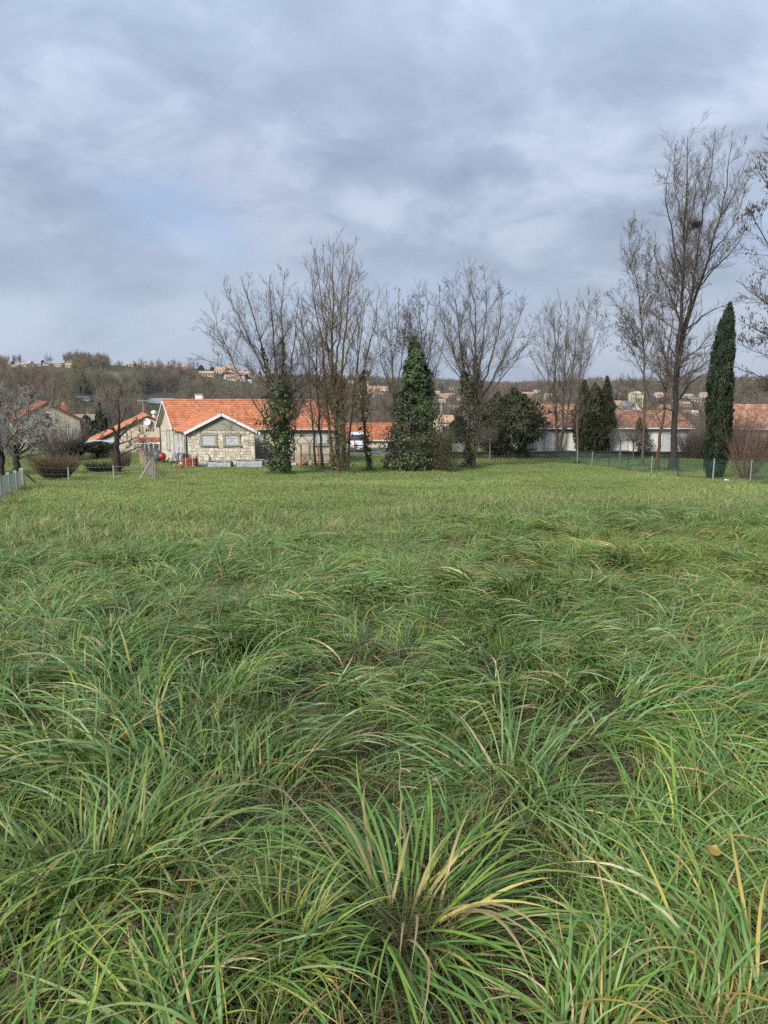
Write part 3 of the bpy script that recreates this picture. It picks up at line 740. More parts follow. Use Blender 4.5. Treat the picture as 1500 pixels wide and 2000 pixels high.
def window(parent, O, Uh, out, w, h, frame=.16, shutter='shutter', slats=True, mat_f='render_grey', depth=.09, name='window', open_part=0.0):
    """O: lower left corner of the opening on the wall face; surround stands proud, the roller shutter sits back in it"""
    Uh = np.asarray(Uh, float); out = np.asarray(out, float); Z = np.array([0, 0, 1.0]); O = np.asarray(O, float)
    f = MB(); p = lambda u, z, d: O + Uh * u + Z * z + out * d
    def pc(u0, u1, z0, z1, d0, d1, bb): bb.hexa([p(u0, z0, d1), p(u1, z0, d1), p(u1, z0, d0), p(u0, z0, d0), p(u0, z1, d1), p(u1, z1, d1), p(u1, z1, d0), p(u0, z1, d0)])
    pc(-frame, 0, 0, h, 0, depth, f); pc(w, w + frame, 0, h, 0, depth, f); pc(-frame - .05, w + frame + .05, h, h + frame, 0, depth + .012, f)
    wo = f.build(name, M[mat_f], parent)
    s = MB(); pc(-frame - .06, w + frame + .06, -.13, -.002, 0, depth + .07, s); s.build('sill', M[mat_f], wo)
    g = MB(); pc(.003, w - .003, .003, h - .003, .002, .012, g); g.build('pane', M['glass'], wo)
    if shutter:
        sh = MB(); n = max(4, int(h * (1 - open_part) / .11)); hs = h * (1 - open_part) / n
        for k in range(n):
            z0 = h - (k + 1) * hs + .006; pc(.02, w - .02, z0, z0 + hs - .012, .013, .035, sh)
        so = sh.build('shutter', M[shutter], wo)
    return wo
def stone_house():
    rng = np.random.default_rng(5)
    Fx = np.array([-15.8, 60.0]); bd = np.array([-.454, .891]); rd = np.array([1.0, 0]); zb = G(-15.8, 60) - .15
    S = lambda s, z, off=0.0: np.array([*(Fx + bd * s + rd * off), z])
    root = thing('stone_house', (-10, 64, zb), 'long cream stone house with bright orange tiled roof and front gable', 'house')
    ze, za, zme, zr = -1.74, -.28, -1.66, .60
    WL = 5.4; x1 = Fx[0] + WL; ML = 13.5
    b = MB()        # wing front wall core, pentagon with depth, plus left wall and main walls
    def wall_poly(b, pts, out, th=.25, c=None):
        P = np.array(pts); n = len(P); Q = P - np.asarray(out) * th
        b.add(np.concatenate([P, Q]), [[i, (i + 1) % n, n + (i + 1) % n, n + i] for i in range(n)], c)
        b.s = None
        b.f.append(np.array([list(range(n))]) + (b.n - 2 * n)); b.f.append(np.array([list(range(n))[::-1]]) + (b.n - n))
    fo = np.array([0, -1.0, 0]); lo = np.array([-.891, -.454, 0])
    apx = -13.1
    wall_poly(b, [(Fx[0], 60, zb), (x1, 60, zb), (x1, 60, ze - .02), (apx, 60, za - .12), (Fx[0], 60, ze - .02)], fo)
    b.build('wall', M['mortar'], root)
    # rendered top of the front gable, 6 cm proud of the core like the stones
    g = MB(); zt = ze + .12
    zl = lambda x: (ze + (za - ze) * (x - Fx[0]) / (apx - Fx[0])) if x < apx else (ze + (za - ze) * (x1 - x) / (x1 - apx))
    xa = Fx[0] + (apx - Fx[0]) * .10; xb = x1 - (x1 - apx) * .10
    wall_poly(g, [(xa, 59.94, zt - .02), (xb, 59.94, zt - .02), (apx, 59.94, za - .14)], fo, .058); g.build('gable_render', M['render_grey'], root)
    lw = MB()
    wall_poly(lw, [S(10.8, zb), S(0.02, zb), S(0.02, ze - .04), S(4.2, ze - .04), S(7.5, zr - .14), S(10.8, zme - .05)], lo); lw.build('wall', M['render_cream'], root)
    # openings of the front wing, read off the photo on the plane y = 60
    pxx = lambda px, Y=60: (px - 750) / F_PX * Y
    pz = lambda py, Y=60: at(750, py, Y)[2]
    holes = []
    for a, c in ((396, 421), (441, 467)):
        o = (pxx(a), pz(868.5), pxx(c) - pxx(a), pz(850) - pz(868.5))
        window(root, (o[0], 59.998, o[1]), rd.tolist() + [0], fo, o[2], o[3], .15, depth=.085)
        holes.append((o[0] - .16 - Fx[0], o[0] + o[2] + .16 - Fx[0], o[1] - .14 - zb, o[1] + o[3] + .17 - zb))
    st = MB(); stone_face(st, (Fx[0], 60, zb), np.array([WL, 0, 0]), zt - zb - .02, rng, holes, out=fo); st.build('stones', M['stone'], root, kind='stuff')
    holesL = []
    for s0, s1, a, c in ((6.9, 8.1, 1.0, 2.6), (3.3, 5.1, .95, 2.5), (.9, 1.7, .8, 2.5)):
        holesL.append((10.8 - s1 - .15, 10.8 - s0 + .15, a - .14, c + .16))
        window(root, S(s1, zb + a), -np.array([bd[0], bd[1], 0]), lo, s1 - s0, c - a, .14, depth=.075)
    st = MB(); stone_face(st, S(10.8, zb), np.array([-bd[0] * 10.78, -bd[1] * 10.78, 0]), zme - zb - .25, rng, holesL, out=lo, pal=np.array([[.66, .59, .46], [.62, .56, .43], [.68, .62, .50]])); st.build('stones', M['stone'], root, kind='stuff')
    # right side of wing, main front wall, back and right end
    mw = MB(); c0 = Fx + bd * 4.2
    wall_poly(mw, [S(4.2, zb, WL), S(4.2, zb, ML), S(4.2, zme - .05, ML), S(4.2, zme - .05, WL)], fo)
    ro = np.array([.891, .454, 0])
    wall_poly(mw, [S(.25, zb, WL), S(4.2, zb, WL), S(4.2, ze - .04, WL), S(.25, ze - .04, WL)], ro)
    wall_poly(mw, [S(4.2, zb, ML), S(10.8, zb, ML), S(10.8, zme - .05, ML), S(7.5, zr - .14, ML), S(4.2, zme - .05, ML)], ro)
    wall_poly(mw, [S(10.8, zb, ML), S(10.8, zb, 0), S(10.8, zme - .05, 0), S(10.8, zme - .05, ML)], -fo)
    mw.build('wall', M['render_cream'], root)
    Ym = c0[1]
    for a, c, t, bo in ((618, 640, 843, 868), (507, 516, 852, 880)):
        window(root, (pxx(a, Ym), Ym - .002, pz(bo, Ym)), (1, 0, 0), fo, pxx(c, Ym) - pxx(a, Ym), pz(t, Ym) - pz(bo, Ym), .12, depth=.07)
    # roofs
    roof = MB()
    def slope(b, s0, s1, z0, z1, o0, o1): b.slab([S(s0, z0, o0), S(s0, z0, o1), S(s1, z1, o1), S(s1, z1, o0)], (0, 0, -1), .10)
    slope(roof, 3.85, 7.5, zme - .10, zr - .03, -.42, ML + .4); slope(roof, 7.5, 11.15, zr - .03, zme - .10, -.42, ML + .4)
    ro_ = roof.build('roof', M['wood_grey'], root)
    zmain = lambda P: (zme - .10) + ((P[:, 1] - Fx[1]) / bd[1] - 3.85) / 3.65 * (zr + .07 - zme)
    t = MB()
    tile_roof(t, S(3.80, zme - .08, -.45), np.array([ML + .9, 0, 0]), S(7.5, zr, -.45) - S(3.80, zme - .08, -.45), .215, .33, rng, ORANGE)
    tile_roof(t, S(11.2, zme - .08, -.45), np.array([ML + .9, 0, 0]), S(7.5, zr, -.45) - S(11.2, zme - .08, -.45), .215, .33, rng, ORANGE)
    t.build('tiles', M['tile'], ro_, kind='stuff')
    wl, wr = Fx[0] - .30, x1 + .30
    w = MB()
    def P(x, s, z): return np.array([x + bd[0] * s, Fx[1] + bd[1] * s, z])
    L = bd * 6.7
    w.slab([P(wl, -.35, ze - .08), P(apx, -.35, za - .05), P(apx, 6.3, za - .05), P(wl, 3.9, ze - .08)], (0, 0, -1), .08)
    w.slab([P(apx, -.35, za - .05), P(wr, -.35, ze - .08), P(wr, 3.9, ze - .08), P(apx, 6.3, za - .05)], (0, 0, -1), .08)
    wo = w.build('roof', M['wood_grey'], root)
    t = MB()
    keep = lambda c: c[:, 2] > zmain(c) - .06
    for xe in (wl - .04, wr + .04):
        O = P(xe, -.38, ze - .07); tile_roof(t, O, np.array([bd[0], bd[1], 0]) * 6.7, P(apx, -.38, za - .02) - O, .215, .33, rng, ORANGE, keep)
    t.build('tiles', M['tile'], wo, kind='stuff')
    rc = MB()       # ridge tiles, one by one
    for k in range(int((ML + .8) / .36)):
        o = -.42 + k * .36; rc.tube([S(7.5, zr + .03, o), S(7.5, zr + .045, o + .39)], [.115, .105], 7, ORANGE[k % 5] * rng.uniform(.85, 1.1))
    for k in range(16):
        s = -.36 + k * .40; rc.tube([P(apx, s, za + .0), P(apx, s + .43, za + .015)], [.11, .10], 7, ORANGE[k % 5] * rng.uniform(.85, 1.1))
    rc.build('ridge_tiles', M['tile'], ro_, kind='stuff')
    f = MB(); f.bar(P(wl - .03, -.40, ze - .16), P(apx, -.40, za - .11), .04, .22); f.bar(P(apx, -.40, za - .11), P(wr + .03, -.40, ze - .16), .04, .22); f.build('barge_board', M['white'], root)
    f = MB(); f.bar(S(3.75, zme - .15, -.46), S(7.5, zr - .08, -.46), .04, .17); f.bar(S(7.5, zr - .08, -.46), S(11.2, zme - .15, -.46), .04, .17); f.build('barge_board', M['white'], root)
    f = MB(); f.slab([S(3.9, zme - .24, -.40), S(3.9, zme - .24, -.02), S(7.5, zr - .17, -.02), S(7.5, zr - .17, -.40)], (0, 0, -1), .02); f.slab([S(7.5, zr - .17, -.40), S(7.5, zr - .17, -.02), S(11.1, zme - .24, -.02), S(11.1, zme - .24, -.40)], (0, 0, -1), .02); f.build('soffit', M['shutter'], root)
    f = MB(); f.tube([S(3.72, zme - .12, WL + .6), S(3.72, zme - .12, ML + .4)], .065, 8); f.build('gutter', M['metal_grey'], root)
    f = MB(); f.tube([S(-.05, zb, -.10), S(-.05, ze - .15, -.10)], .05, 8); f.build('downpipe', M['dark'], root)
    f = MB(); f.tube([S(10.9, zb, -.12), S(10.9, zme - .15, -.12)], .05, 8); f.build('downpipe', M['dark'], root)
    ch = S(8.0, zr - .5, 3.0); c = MB(); c.box((ch[0] - .32, ch[1] - .3, ch[2]), (ch[0] + .32, ch[1] + .3, zr + .52), (1, .97, .9)); co = c.build('chimney', M['render_white'], root)
    c = MB(); c.box((ch[0] - .4, ch[1] - .38, zr + .525), (ch[0] + .4, ch[1] + .38, zr + .59)); c.build('cap', M['concrete'], co)
stone_house()

def gable_house(name, label, cx, cyy, ang, w, d, he, hr, wallc=(1, 1, 1), wm='render_cream', pal=ORANGE, tiles=True, wins=(), zb=None, group=None, chim=(), over=.35, hip=False, cat='house', pitch=(.25, .36), rm='tile', roofc=None, rngs=1, skew=0.0):
    """ridge along local x. wins: (side 'f'/'b'/'l'/'r', u0, u1, z0, z1, shutter)"""
    rng = np.random.default_rng(rngs); zb = G(cx, cyy) - .3 if zb is None else zb
    ux = np.array([cos(ang), sin(ang), 0]); uy = np.array([-sin(ang + skew), cos(ang + skew), 0])
    P = lambda x, y, z: np.array([cx, cyy, zb]) + ux * x + uy * y + np.array([0, 0, z])
    root = thing(name, (cx, cyy, zb), label, cat, group); hw, hd = w / 2, d / 2
    b = MB()
    V = [P(-hw, -hd, 0), P(hw, -hd, 0), P(hw, hd, 0), P(-hw, hd, 0), P(-hw, -hd, he), P(hw, -hd, he), P(hw, hd, he), P(-hw, hd, he), P(-hw, 0, he + hr - .02), P(hw, 0, he + hr - .02)]
    if hip: V[8] = P(-hw + hd, 0, he + hr - .02); V[9] = P(hw - hd, 0, he + hr - .02)
    b.add(V, [[0, 1, 5, 4], [2, 3, 7, 6], [1, 2, 6, 5], [3, 0, 4, 7]], wallc); b.f.append(np.array([[4, 8, 7], [5, 6, 9]]) + b.n - 10); b.f.append(np.array([[4, 5, 9, 8], [6, 7, 8, 9]]) + b.n - 10)
    b.build('wall', M[wm], root)
    r = MB(); k = hr / hd; oz = -over * k; c = pal.mean(0) if roofc is None else np.asarray(roofc)
    ends = (-hw - over, hw + over)
    for sg in (-1, 1):
        if hip: q = [P(-hw - over, sg * (hd + over), he + oz + .06), P(hw + over, sg * (hd + over), he + oz + .06), P(hw - hd, 0, he + hr + .06), P(-hw + hd, 0, he + hr + .06)]
        else: q = [P(ends[0], sg * (hd + over), he + oz + .03), P(ends[1], sg * (hd + over), he + oz + .03), P(ends[1], 0, he + hr + .03), P(ends[0], 0, he + hr + .03)]
        r.slab(q, (0, 0, -1), .12, c)
    if hip:
        for sg in (-1, 1):
            a = [P(sg * (hw + over), -hd - over, he + oz + .055), P(sg * (hw + over), hd + over, he + oz + .055), P(sg * (hw - hd), 0, he + hr + .055)]
            r.add(a, [[0, 1, 2]], c)
    ro = r.build('roof', M[rm], root)
    if tiles:
        t = MB()
        for sg in (-1, 1):
            O = P(ends[0] - .02, sg * (hd + over + .04), he + oz + .04); tile_roof(t, O, ux * (w + 2 * over + .04), P(ends[0] - .02, 0, he + hr + .05) - O, pitch[0], pitch[1], rng, pal)
        t.build('tiles', M[rm], ro, kind='stuff')
        t = MB(); 
        for q in range(int((w + 2 * over) / .4)):
            o = ends[0] + q * .4; t.tube([P(o, 0, he + hr + .07), P(o + .43, 0, he + hr + .085)], [.115, .105], 6, pal[q % len(pal)])
        t.build('ridge_tiles', M[rm], ro, kind='stuff')
        f = MB(); f.tube([P(ends[0], -(hd + over + .08), he + oz), P(ends[1], -(hd + over + .08), he + oz)], .06, 6); f.build('gutter', M['white'], root)
    for (x, y, cw, chh, cc) in chim:
        q = MB(); zt = he + hr + chh; q.hexa([P(x - cw, y - cw, he), P(x + cw, y - cw, he), P(x + cw, y + cw, he), P(x - cw, y + cw, he), P(x - cw, y - cw, zt), P(x + cw, y - cw, zt), P(x + cw, y + cw, zt), P(x - cw, y + cw, zt)], cc); co = q.build('chimney', M['stone'], root)
        q = MB(); q.lathe(P(x, y, zt), [(.001, 0), (cw * .8, 0), (cw * .6, .35), (.001, .35)], 8, cc); q.build('cap', M['tile'], co)
    for (side, u0, u1, z0, z1, sh) in wins:
        if side == 'f': O, uu, oo = P(u0, -hd - .002, z0), ux, -uy
        elif side == 'l': O, uu, oo = P(-hw - .002, -u0, z0), -uy, -ux
        elif side == 'r': O, uu, oo = P(hw + .002, u0, z0), uy, ux
        else: O, uu, oo = P(-u0, hd + .002, z0), -ux, uy
        window(root, O, uu, oo, u1 - u0, z1 - z0, .10, 'white' if sh == 1 else None, mat_f='shutter' if wm == 'render_white' else 'white', depth=.05)
    return root
# white house behind the low wall
zw = G(21.6, 74) - .1
gable_house('white_house', 'low white house with weathered terracotta roof behind the dark wall', 21.6, 76, 0, 15.6, 8, 1.6 - 73 / F_PX * 72 - zw, 1.35, (1, 1, 1), 'render_white', OLDTILE, True,
            [('f', -6.15, -5.05, .75, 2.25, 1), ('f', 5.3, 6.3, .45, 2.35, 1), ('f', .6, 1.9, .9, 2.2, 1), ('f', -1.9, -.9, .9, 2.2, 1)], zb=zw, chim=[(4.5, 1.6, .3, .5, (.7, .68, .62))], pitch=(.25, .38), rm='tile_old', rngs=3)
gable_house('tiled_house', 'second terracotta-roofed house rising behind the white house roof', 19.5, 92, 0.1, 8, 8, 3.6, 1.6, (1, .96, .9), 'render_cream', OLDTILE, True, zb=G(19.5, 92), pitch=(.28, .45), rm='tile_old', rngs=4)
# mid house behind the tallest tree and the driveway
gable_house('tiled_house', 'cream house with orange roof behind the white van', -1.4, 114, -.03, 8.5, 7.5, 2.3, 2.1, (1, .98, .93), 'render_cream', ORANGE * .8, True, [('f', 2.0, 3.1, .9, 1.9, 0), ('f', -3.6, -2.5, .9, 1.9, 1)], zb=-8.0, pitch=(.26, .38), rngs=6)
# right edge house
gable_house('tiled_house', 'house with faded orange roof at the far right edge', 41.5, 80, -.35, 12, 9, 2.9, 2.1, (.95, .93, .9), 'render_cream', OLDTILE * 1.25, True, [('f', -4.5, -3.3, .9, 2.1, 0), ('f', 1.5, 2.7, .9, 2.1, 0)], zb=G(41, 78) - .1, pitch=(.27, .4), rm='tile_old', rngs=7)
# cream house beside the stone house: long catslide gable
def cream_house():
    Y = 80; rng = np.random.default_rng(9); zb = G(-27, 80) - .1
    root = thing('cream_house', (-26.5, Y, zb), 'cream gabled house with orange roof and porch left of the stone house', 'house')
    X = lambda px: (px - 750) / F_PX * Y
    Zp = lambda py: at(750, py, Y)[2]
    bd = np.array([-.38, .925, 0]); D = 7.0
    xl, xa, xr = X(196), X(292), X(332); zl, za, zr = Zp(862), Zp(813), Zp(832)
    b = MB(); V = [(xl, Y, zb), (xr, Y, zb), (xr, Y, zr), (xa, Y, za), (xl, Y, zl)]
    V2 = [np.array(v) + bd * D for v in V]; b.add(list(V) + V2, [[0, 5, 9, 4], [1, 2, 7, 6]], (1, .97, .9))
    b.f.append(np.array([[0, 1, 2, 3, 4]]) + b.n - 10); b.f.append(np.array([[9, 8, 7, 6, 5]]) + b.n - 10); b.build('wall', M['render_cream'], root)
    r = MB(); a = lambda x, z, s: np.array([x, Y, z]) + bd * s
    xo = X(176); zo = Zp(866)
    ang = (zo - za) / (xo - xa)
    r.slab([a(xo, zo + .05, -.35), a(xa, za + .06, -.35), a(xa, za + .06, D), a(xo, zo + .05, D)], (0, 0, -1), .10, (.5, .4, .3))
    xq = xr + .4; zq = za + (zr - za) * (xq - xa) / (xr - xa)
    r.slab([a(xa, za + .06, -.35), a(xq, zq + .05, -.35), a(xq, zq + .05, D), a(xa, za + .06, D)], (0, 0, -1), .10, (.5, .4, .3)); ro = r.build('roof', M['wood_grey'], root)
    t = MB()
    O = a(xo - .05, zo + .06, -.4); tile_roof(t, O, bd * (D + .4), a(xa, za + .09, -.4) - O, .25, .36, rng, ORANGE)
    O = a(xq + .05, zq + .06, -.4); tile_roof(t, O, bd * (D + .4), a(xa, za + .09, -.4) - O, .25, .36, rng, ORANGE)
    for k in range(20): t.tube([a(xa, za + .10, -.4 + k * .42), a(xa, za + .12, .05 + k * .42)], [.12, .11], 6, ORANGE[k % 5])
    t.build('tiles', M['tile'], ro, kind='stuff')
    # a second cross roof with a chimney pot, to the right behind
    r2 = MB(); 
    O = a(X(300), Zp(826), 2.0); U = np.array([X(330) - X(300), 0, 0]); tile_roof(r2, O, U, np.array([.5, 2.4, 1.15]), .25, .36, rng, ORANGE); r2.build('cross_roof', M['tile'], root, kind='stuff')
    c = MB(); pc = a(X(308), Zp(820), 2.2); c.tube([pc, pc + [0, 0, .55]], .16, 8, (.8, .76, .7)); c.lathe(pc + [0, 0, .55], [(.001, 0), (.26, .02), (.3, .18), (.2, .34), (.001, .4)], 10, (.85, .8, .74)); c.build('chimney', M['stone'], root)
    # porch
    p = MB(); z0 = Zp(862); O = np.array([X(268), Y - 1.6, z0]); tile_roof(p, O, np.array([X(322) - X(268), 0, 0]), np.array([0, 1.6, .42]), .25, .36, rng, ORANGE * .8); po = p.build('porch_roof', M['tile'], root, kind='stuff')
    p = MB(); p.box((X(268), Y - 1.66, z0 - .17), (X(322), Y - 1.60, z0 + .02)); p.build('fascia', M['white'], root)
    for q in (270, 284, 292, 300, 309, 320):
        p = MB(); p.box((X(q) - .06, Y - 1.58, zb), (X(q) + .06, Y - 1.46, z0 - .1)); p.build('porch_post', M['white'], root)
    for u0, u1 in ((277, 288), (290, 300), (302, 312)):
        window(root, (X(u0), Y - .002, Zp(884)), (1, 0, 0), (0, -1, 0), X(u1) - X(u0), Zp(866) - Zp(884), .07, None, mat_f='white', depth=.05)
    for k, q in enumerate((287.5, 291.5, 296, 301)):
        o = MB(); z = Zp(843); o.tube([(X(q), Y - .03, z), (X(q) + .03, Y - .03, z + .28), (X(q) + .12, Y - .03, z + .33)], .035, 5); o.tube([(X(q), Y - .03, z + .1), (X(q) - .10, Y - .03, z + .16)], .03, 5); o.build('wall_ornament', M['dark'], root)
    d = thing('satellite_dish', (X(292), Y - .25, Zp(824)), 'white round dish high on the cream gable', 'dish')
    m = MB(); m.lathe((X(292), Y - .30, Zp(824)), [(.001, .0), (.2, .02), (.38, .09), (.40, .10), (.38, .115), (.2, .045), (.001, .03)], 18, axis=(.2, -1, .15)); m.build('reflector', M['white'], d, smooth_=True)
    m = MB(); m.tube([(X(292), Y, Zp(826)), (X(292), Y - .29, Zp(824))], .025, 6); m.build('bracket', M['metal_grey'], d)
cream_house()
gable_house('rendered_house', 'pale rendered house with red roof edge, half hidden by the lichen-grey fruit tree', (60 - 750) / F_PX * 88, 92, pi / 2 + .52, 9.5, 7.0, 3.6, 1.9, (.98, 1.0, .95), 'render_cream', ORANGE * .5, True,
            [('l', -.8, .2, 3.5, 4.3, 0), ('l', 1.2, 2.4, 1.0, 2.3, 1), ('l', -2.5, -1.3, 1.0, 2.3, 1)], zb=G(-41.6, 88) - .1, chim=[(-2.2, -2.1, .26, -.3, (.45, .18, .10)), (-1.2, -2.4, .22, -.2, (.25, .15, .11))], pitch=(.26, .38), rngs=8)
gable_house('barn', 'white-gabled outbuilding with grey roof above the dark hedge', (168 - 750) / F_PX * 112, 112, .45, 2.9, 3.0, 4.6, .8, (1, 1, 1), 'render_white', OLDTILE * .0 + .2, False, [('r', -.4, .4, 3.4, 4.2, 0)], rm='tile_old', roofc=(.26, .23, .21), cat='barn', rngs=9)
gable_house('long_shed', 'long low grey-roofed building beyond the red-edged house', (106 - 750) / F_PX * 118, 118, .08, 3.6, 3, 5.0, .8, (.8, .78, .72), 'render_cream', OLDTILE, False, [('f', -1.3, -.5, 3.4, 4.2, 0), ('f', .3, 1.1, 3.4, 4.2, 0)], rm='tile_old', roofc=(.30, .27, .24), cat='shed', rngs=10)

# low walls: separate rough blocks on a core
def block_wall(name, label, p0, p1, h, th, seed, pal, bl=(.35, .6), bh=.22):
    rng = np.random.default_rng(seed); p0 = np.array(p0, float); p1 = np.array(p1, float); L = np.linalg.norm(p1 - p0); u = (p1 - p0) / L; o = np.array([u[1], -u[0]])
    if o[1] > 0: o = -o
    root = thing(name, (*((p0 + p1) / 2), G(*((p0 + p1) / 2))), label, 'wall'); core = MB(); st = MB(); n = max(2, int(L / 2))
    for k in range(n):
        a = p0 + u * L * k / n; c = p0 + u * L * (k + 1) / n; za, zc = G(*a), G(*c); q = o * th / 2
        core.hexa([(*(a + q), za - .3), (*(c + q), zc - .3), (*(c - q), zc - .3), (*(a - q), za - .3), (*(a + q), za + h), (*(c + q), zc + h), (*(c - q), zc + h), (*(a - q), za + h)], pal.mean(0) * .7)
    core.build('core', M['oldwall'], root)
    for r in range(int(h / bh)):
        x = -rng.uniform(0, .3)
        while x < L:
            w = rng.uniform(*bl); a, c = max(x, 0), min(x + w, L); x += w
            if c - a < .1: continue
            A = p0 + u * (a + .012); C = p0 + u * (c - .012); z = G(*A) + r * bh; d = th / 2 + rng.uniform(.02, .06); q = o * d; i = o * (th / 2 - .02)
            st.hexa([(*(A + q), z + .01), (*(C + q), z + .01), (*(C + i), z + .01), (*(A + i), z + .01), (*(A + q), z + bh - .01), (*(C + q), z + bh - .01), (*(C + i), z + bh - .01), (*(A + i), z + bh - .01)], pal[rng.integers(0, len(pal))] * rng.uniform(.7, 1.3))
    st.build('blocks', M['oldwall'], root, kind='stuff')
    cp = MB(); x = 0
    while x < L - .1:
        w = min(rng.uniform(.5, .8), L - x); A = p0 + u * (x + .008); C = p0 + u * (x + w - .008); x += w; q = o * (th / 2 + .07); z = G(*A) + h + .003; zc = G(*C) + h + .003; t = .06 + rng.uniform(0, .015)
        cp.hexa([(*(A + q), z), (*(C + q), zc), (*(C - q), zc), (*(A - q), z), (*(A + q), z + t), (*(C + q), zc + t), (*(C - q), zc + t), (*(A - q), z + t)], pal.mean(0) * rng.uniform(.7, 1.2))
    cp.build('coping', M['oldwall'], root, kind='stuff')
DARKW = np.array([[.060, .056, .050], [.08, .072, .062], [.045, .042, .04], [.07, .066, .05]])
TANW = np.array([[.26, .21, .155], [.22, .175, .13], [.30, .245, .185]])
block_wall('low_wall', 'long low dark stone wall below the white house', (6.2, 70.3), (31.0, 70.3), .62, .3, 3, DARKW)
block_wall('low_wall', 'short dark wall behind the bushes at the right edge', (31.6, 66.5), (42, 66.5), .5, .3, 4, DARKW * 1.2)
block_wall('low_wall', 'tan garden wall under the corrugated shed roof', ((152 - 750) / F_PX * 72, 72), ((226 - 750) / F_PX * 72, 72), .62, .25, 5, TANW)
# corrugated lean-to
def lean_to():
    Y = 75; X = lambda px: (px - 750) / F_PX * Y; zb = G(-29, Y)
    root = thing('lean_to', ((X(165) + X(216)) / 2, Y, zb), 'small lean-to with grey corrugated sheet roof behind the dark hedge', 'shed')
    z = at(750, 870, Y)[2]; b = MB(); n = 26; x0, x1 = X(163), X(217)
    u = np.linspace(0, 1, n * 4 + 1); x = x0 + (x1 - x0) * u; h = .05 * np.sin(u * n * 2 * pi)
    A = np.stack([x, np.full_like(x, Y - .2), z + h], -1); B = np.stack([x - .1, np.full_like(x, Y + 1.6), z + .42 + h], -1)
    V = np.concatenate([A, B]); m = len(x); b.add(V, [[i, i + 1, m + i + 1, m + i] for i in range(m - 1)], np.repeat([[.62, .63, .62]], 2 * m, 0)); b.add(V - [0, 0, .012], [[i, m + i, m + i + 1, i + 1] for i in range(m - 1)], (.4, .4, .4)); b.build('roof', M['plastic'], root, smooth_=True)
    for px in (166, 190, 214):
        p = MB(); p.box((X(px) - .06, Y, zb - .1), (X(px) + .06, Y + .12, z - .02)); p.build('post', M['wood_grey'], root)
    p = MB(); p.box((x0 + .1, Y + 1.3, zb - .1), (x1 - .1, Y + 1.4, z + .25), (.5, .45, .38)); p.build('wall', M['wood_grey'], root)
lean_to()
# driveway and the yard gravel
def drape(name, x0, x1, y0, y1, m, up=.012):
    xs = np.linspace(x0, x1, 14); ys = np.linspace(y0, y1, 14); X, Y = np.meshgrid(xs, ys); Z = H(X, Y) + up
    i = np.arange(13)[:, None] * 14 + np.arange(13)[None]; F = np.stack([i, i + 1, i + 15, i + 14], -1).reshape(-1, 4)
    b = MB(); b.add(np.stack([X, Y, Z], -1).reshape(-1, 3), F); structure(b.build(name, m, smooth_=True))
drape('driveway', -5.5, 6.0, 77, 86.5, M['asphalt'], .06)
NO_GRASS += [(-5.5, 77, 6.0, 87), (-4.8, 87, 4.5, 97), (13.2, 71.5, 30, 81), (-21, 61, -4, 74), (-15.6, 60, -10, 64)]

# ------------------------------------------------------------------ fences
def post_thing(name, label, x, y, h, w, m, cat='post', lean=(0, 0), round_=False, group=None, c=(1, 1, 1)):
    z = G(x, y); b = MB(); t = np.array([x + lean[0], y + lean[1], z + h])
    if round_: b.tube([(x, y, z - .2), ((x + t[0]) / 2 + .01, (y + t[1]) / 2, z + h / 2), t], [w / 2, w / 2 * .96, w / 2 * .88], 8, c)
    else:
        b.bar((x, y, z - .2), t, w, w, c); b.bar(t, t + np.array([0, 0, .03]), w * .6, w * .6, c)
    o = b.build(name, M[m]); tag(o, label, cat, group); return o
def fence_net(b, p, q, h, step, r, c, rows=None, z_off=0.03):
    """netting between two ground points: flat wires"""
    p = np.array(p, float); q = np.array(q, float); L = np.linalg.norm(q - p); n = max(2, int(L / step)); P = np.empty((n + 1, 2, 3))
    t = np.linspace(0, 1, n + 1); xy = p + (q - p) * t[:, None]; z = H(xy[:, 0], xy[:, 1]) + z_off
    P[:, 0, :2] = xy; P[:, 1, :2] = xy; P[:, 0, 2] = z; P[:, 1, 2] = z + h
    polys(b, P, np.full((n + 1, 2), r), 3, c)
    rows = max(2, int(h / step)) if rows is None else rows
    Q = np.empty((rows + 1, n + 1, 3))
    for k in range(rows + 1): Q[k, :, :2] = xy; Q[k, :, 2] = z + h * k / rows
    polys(b, Q, np.full((rows + 1, n + 1), r), 3, c)
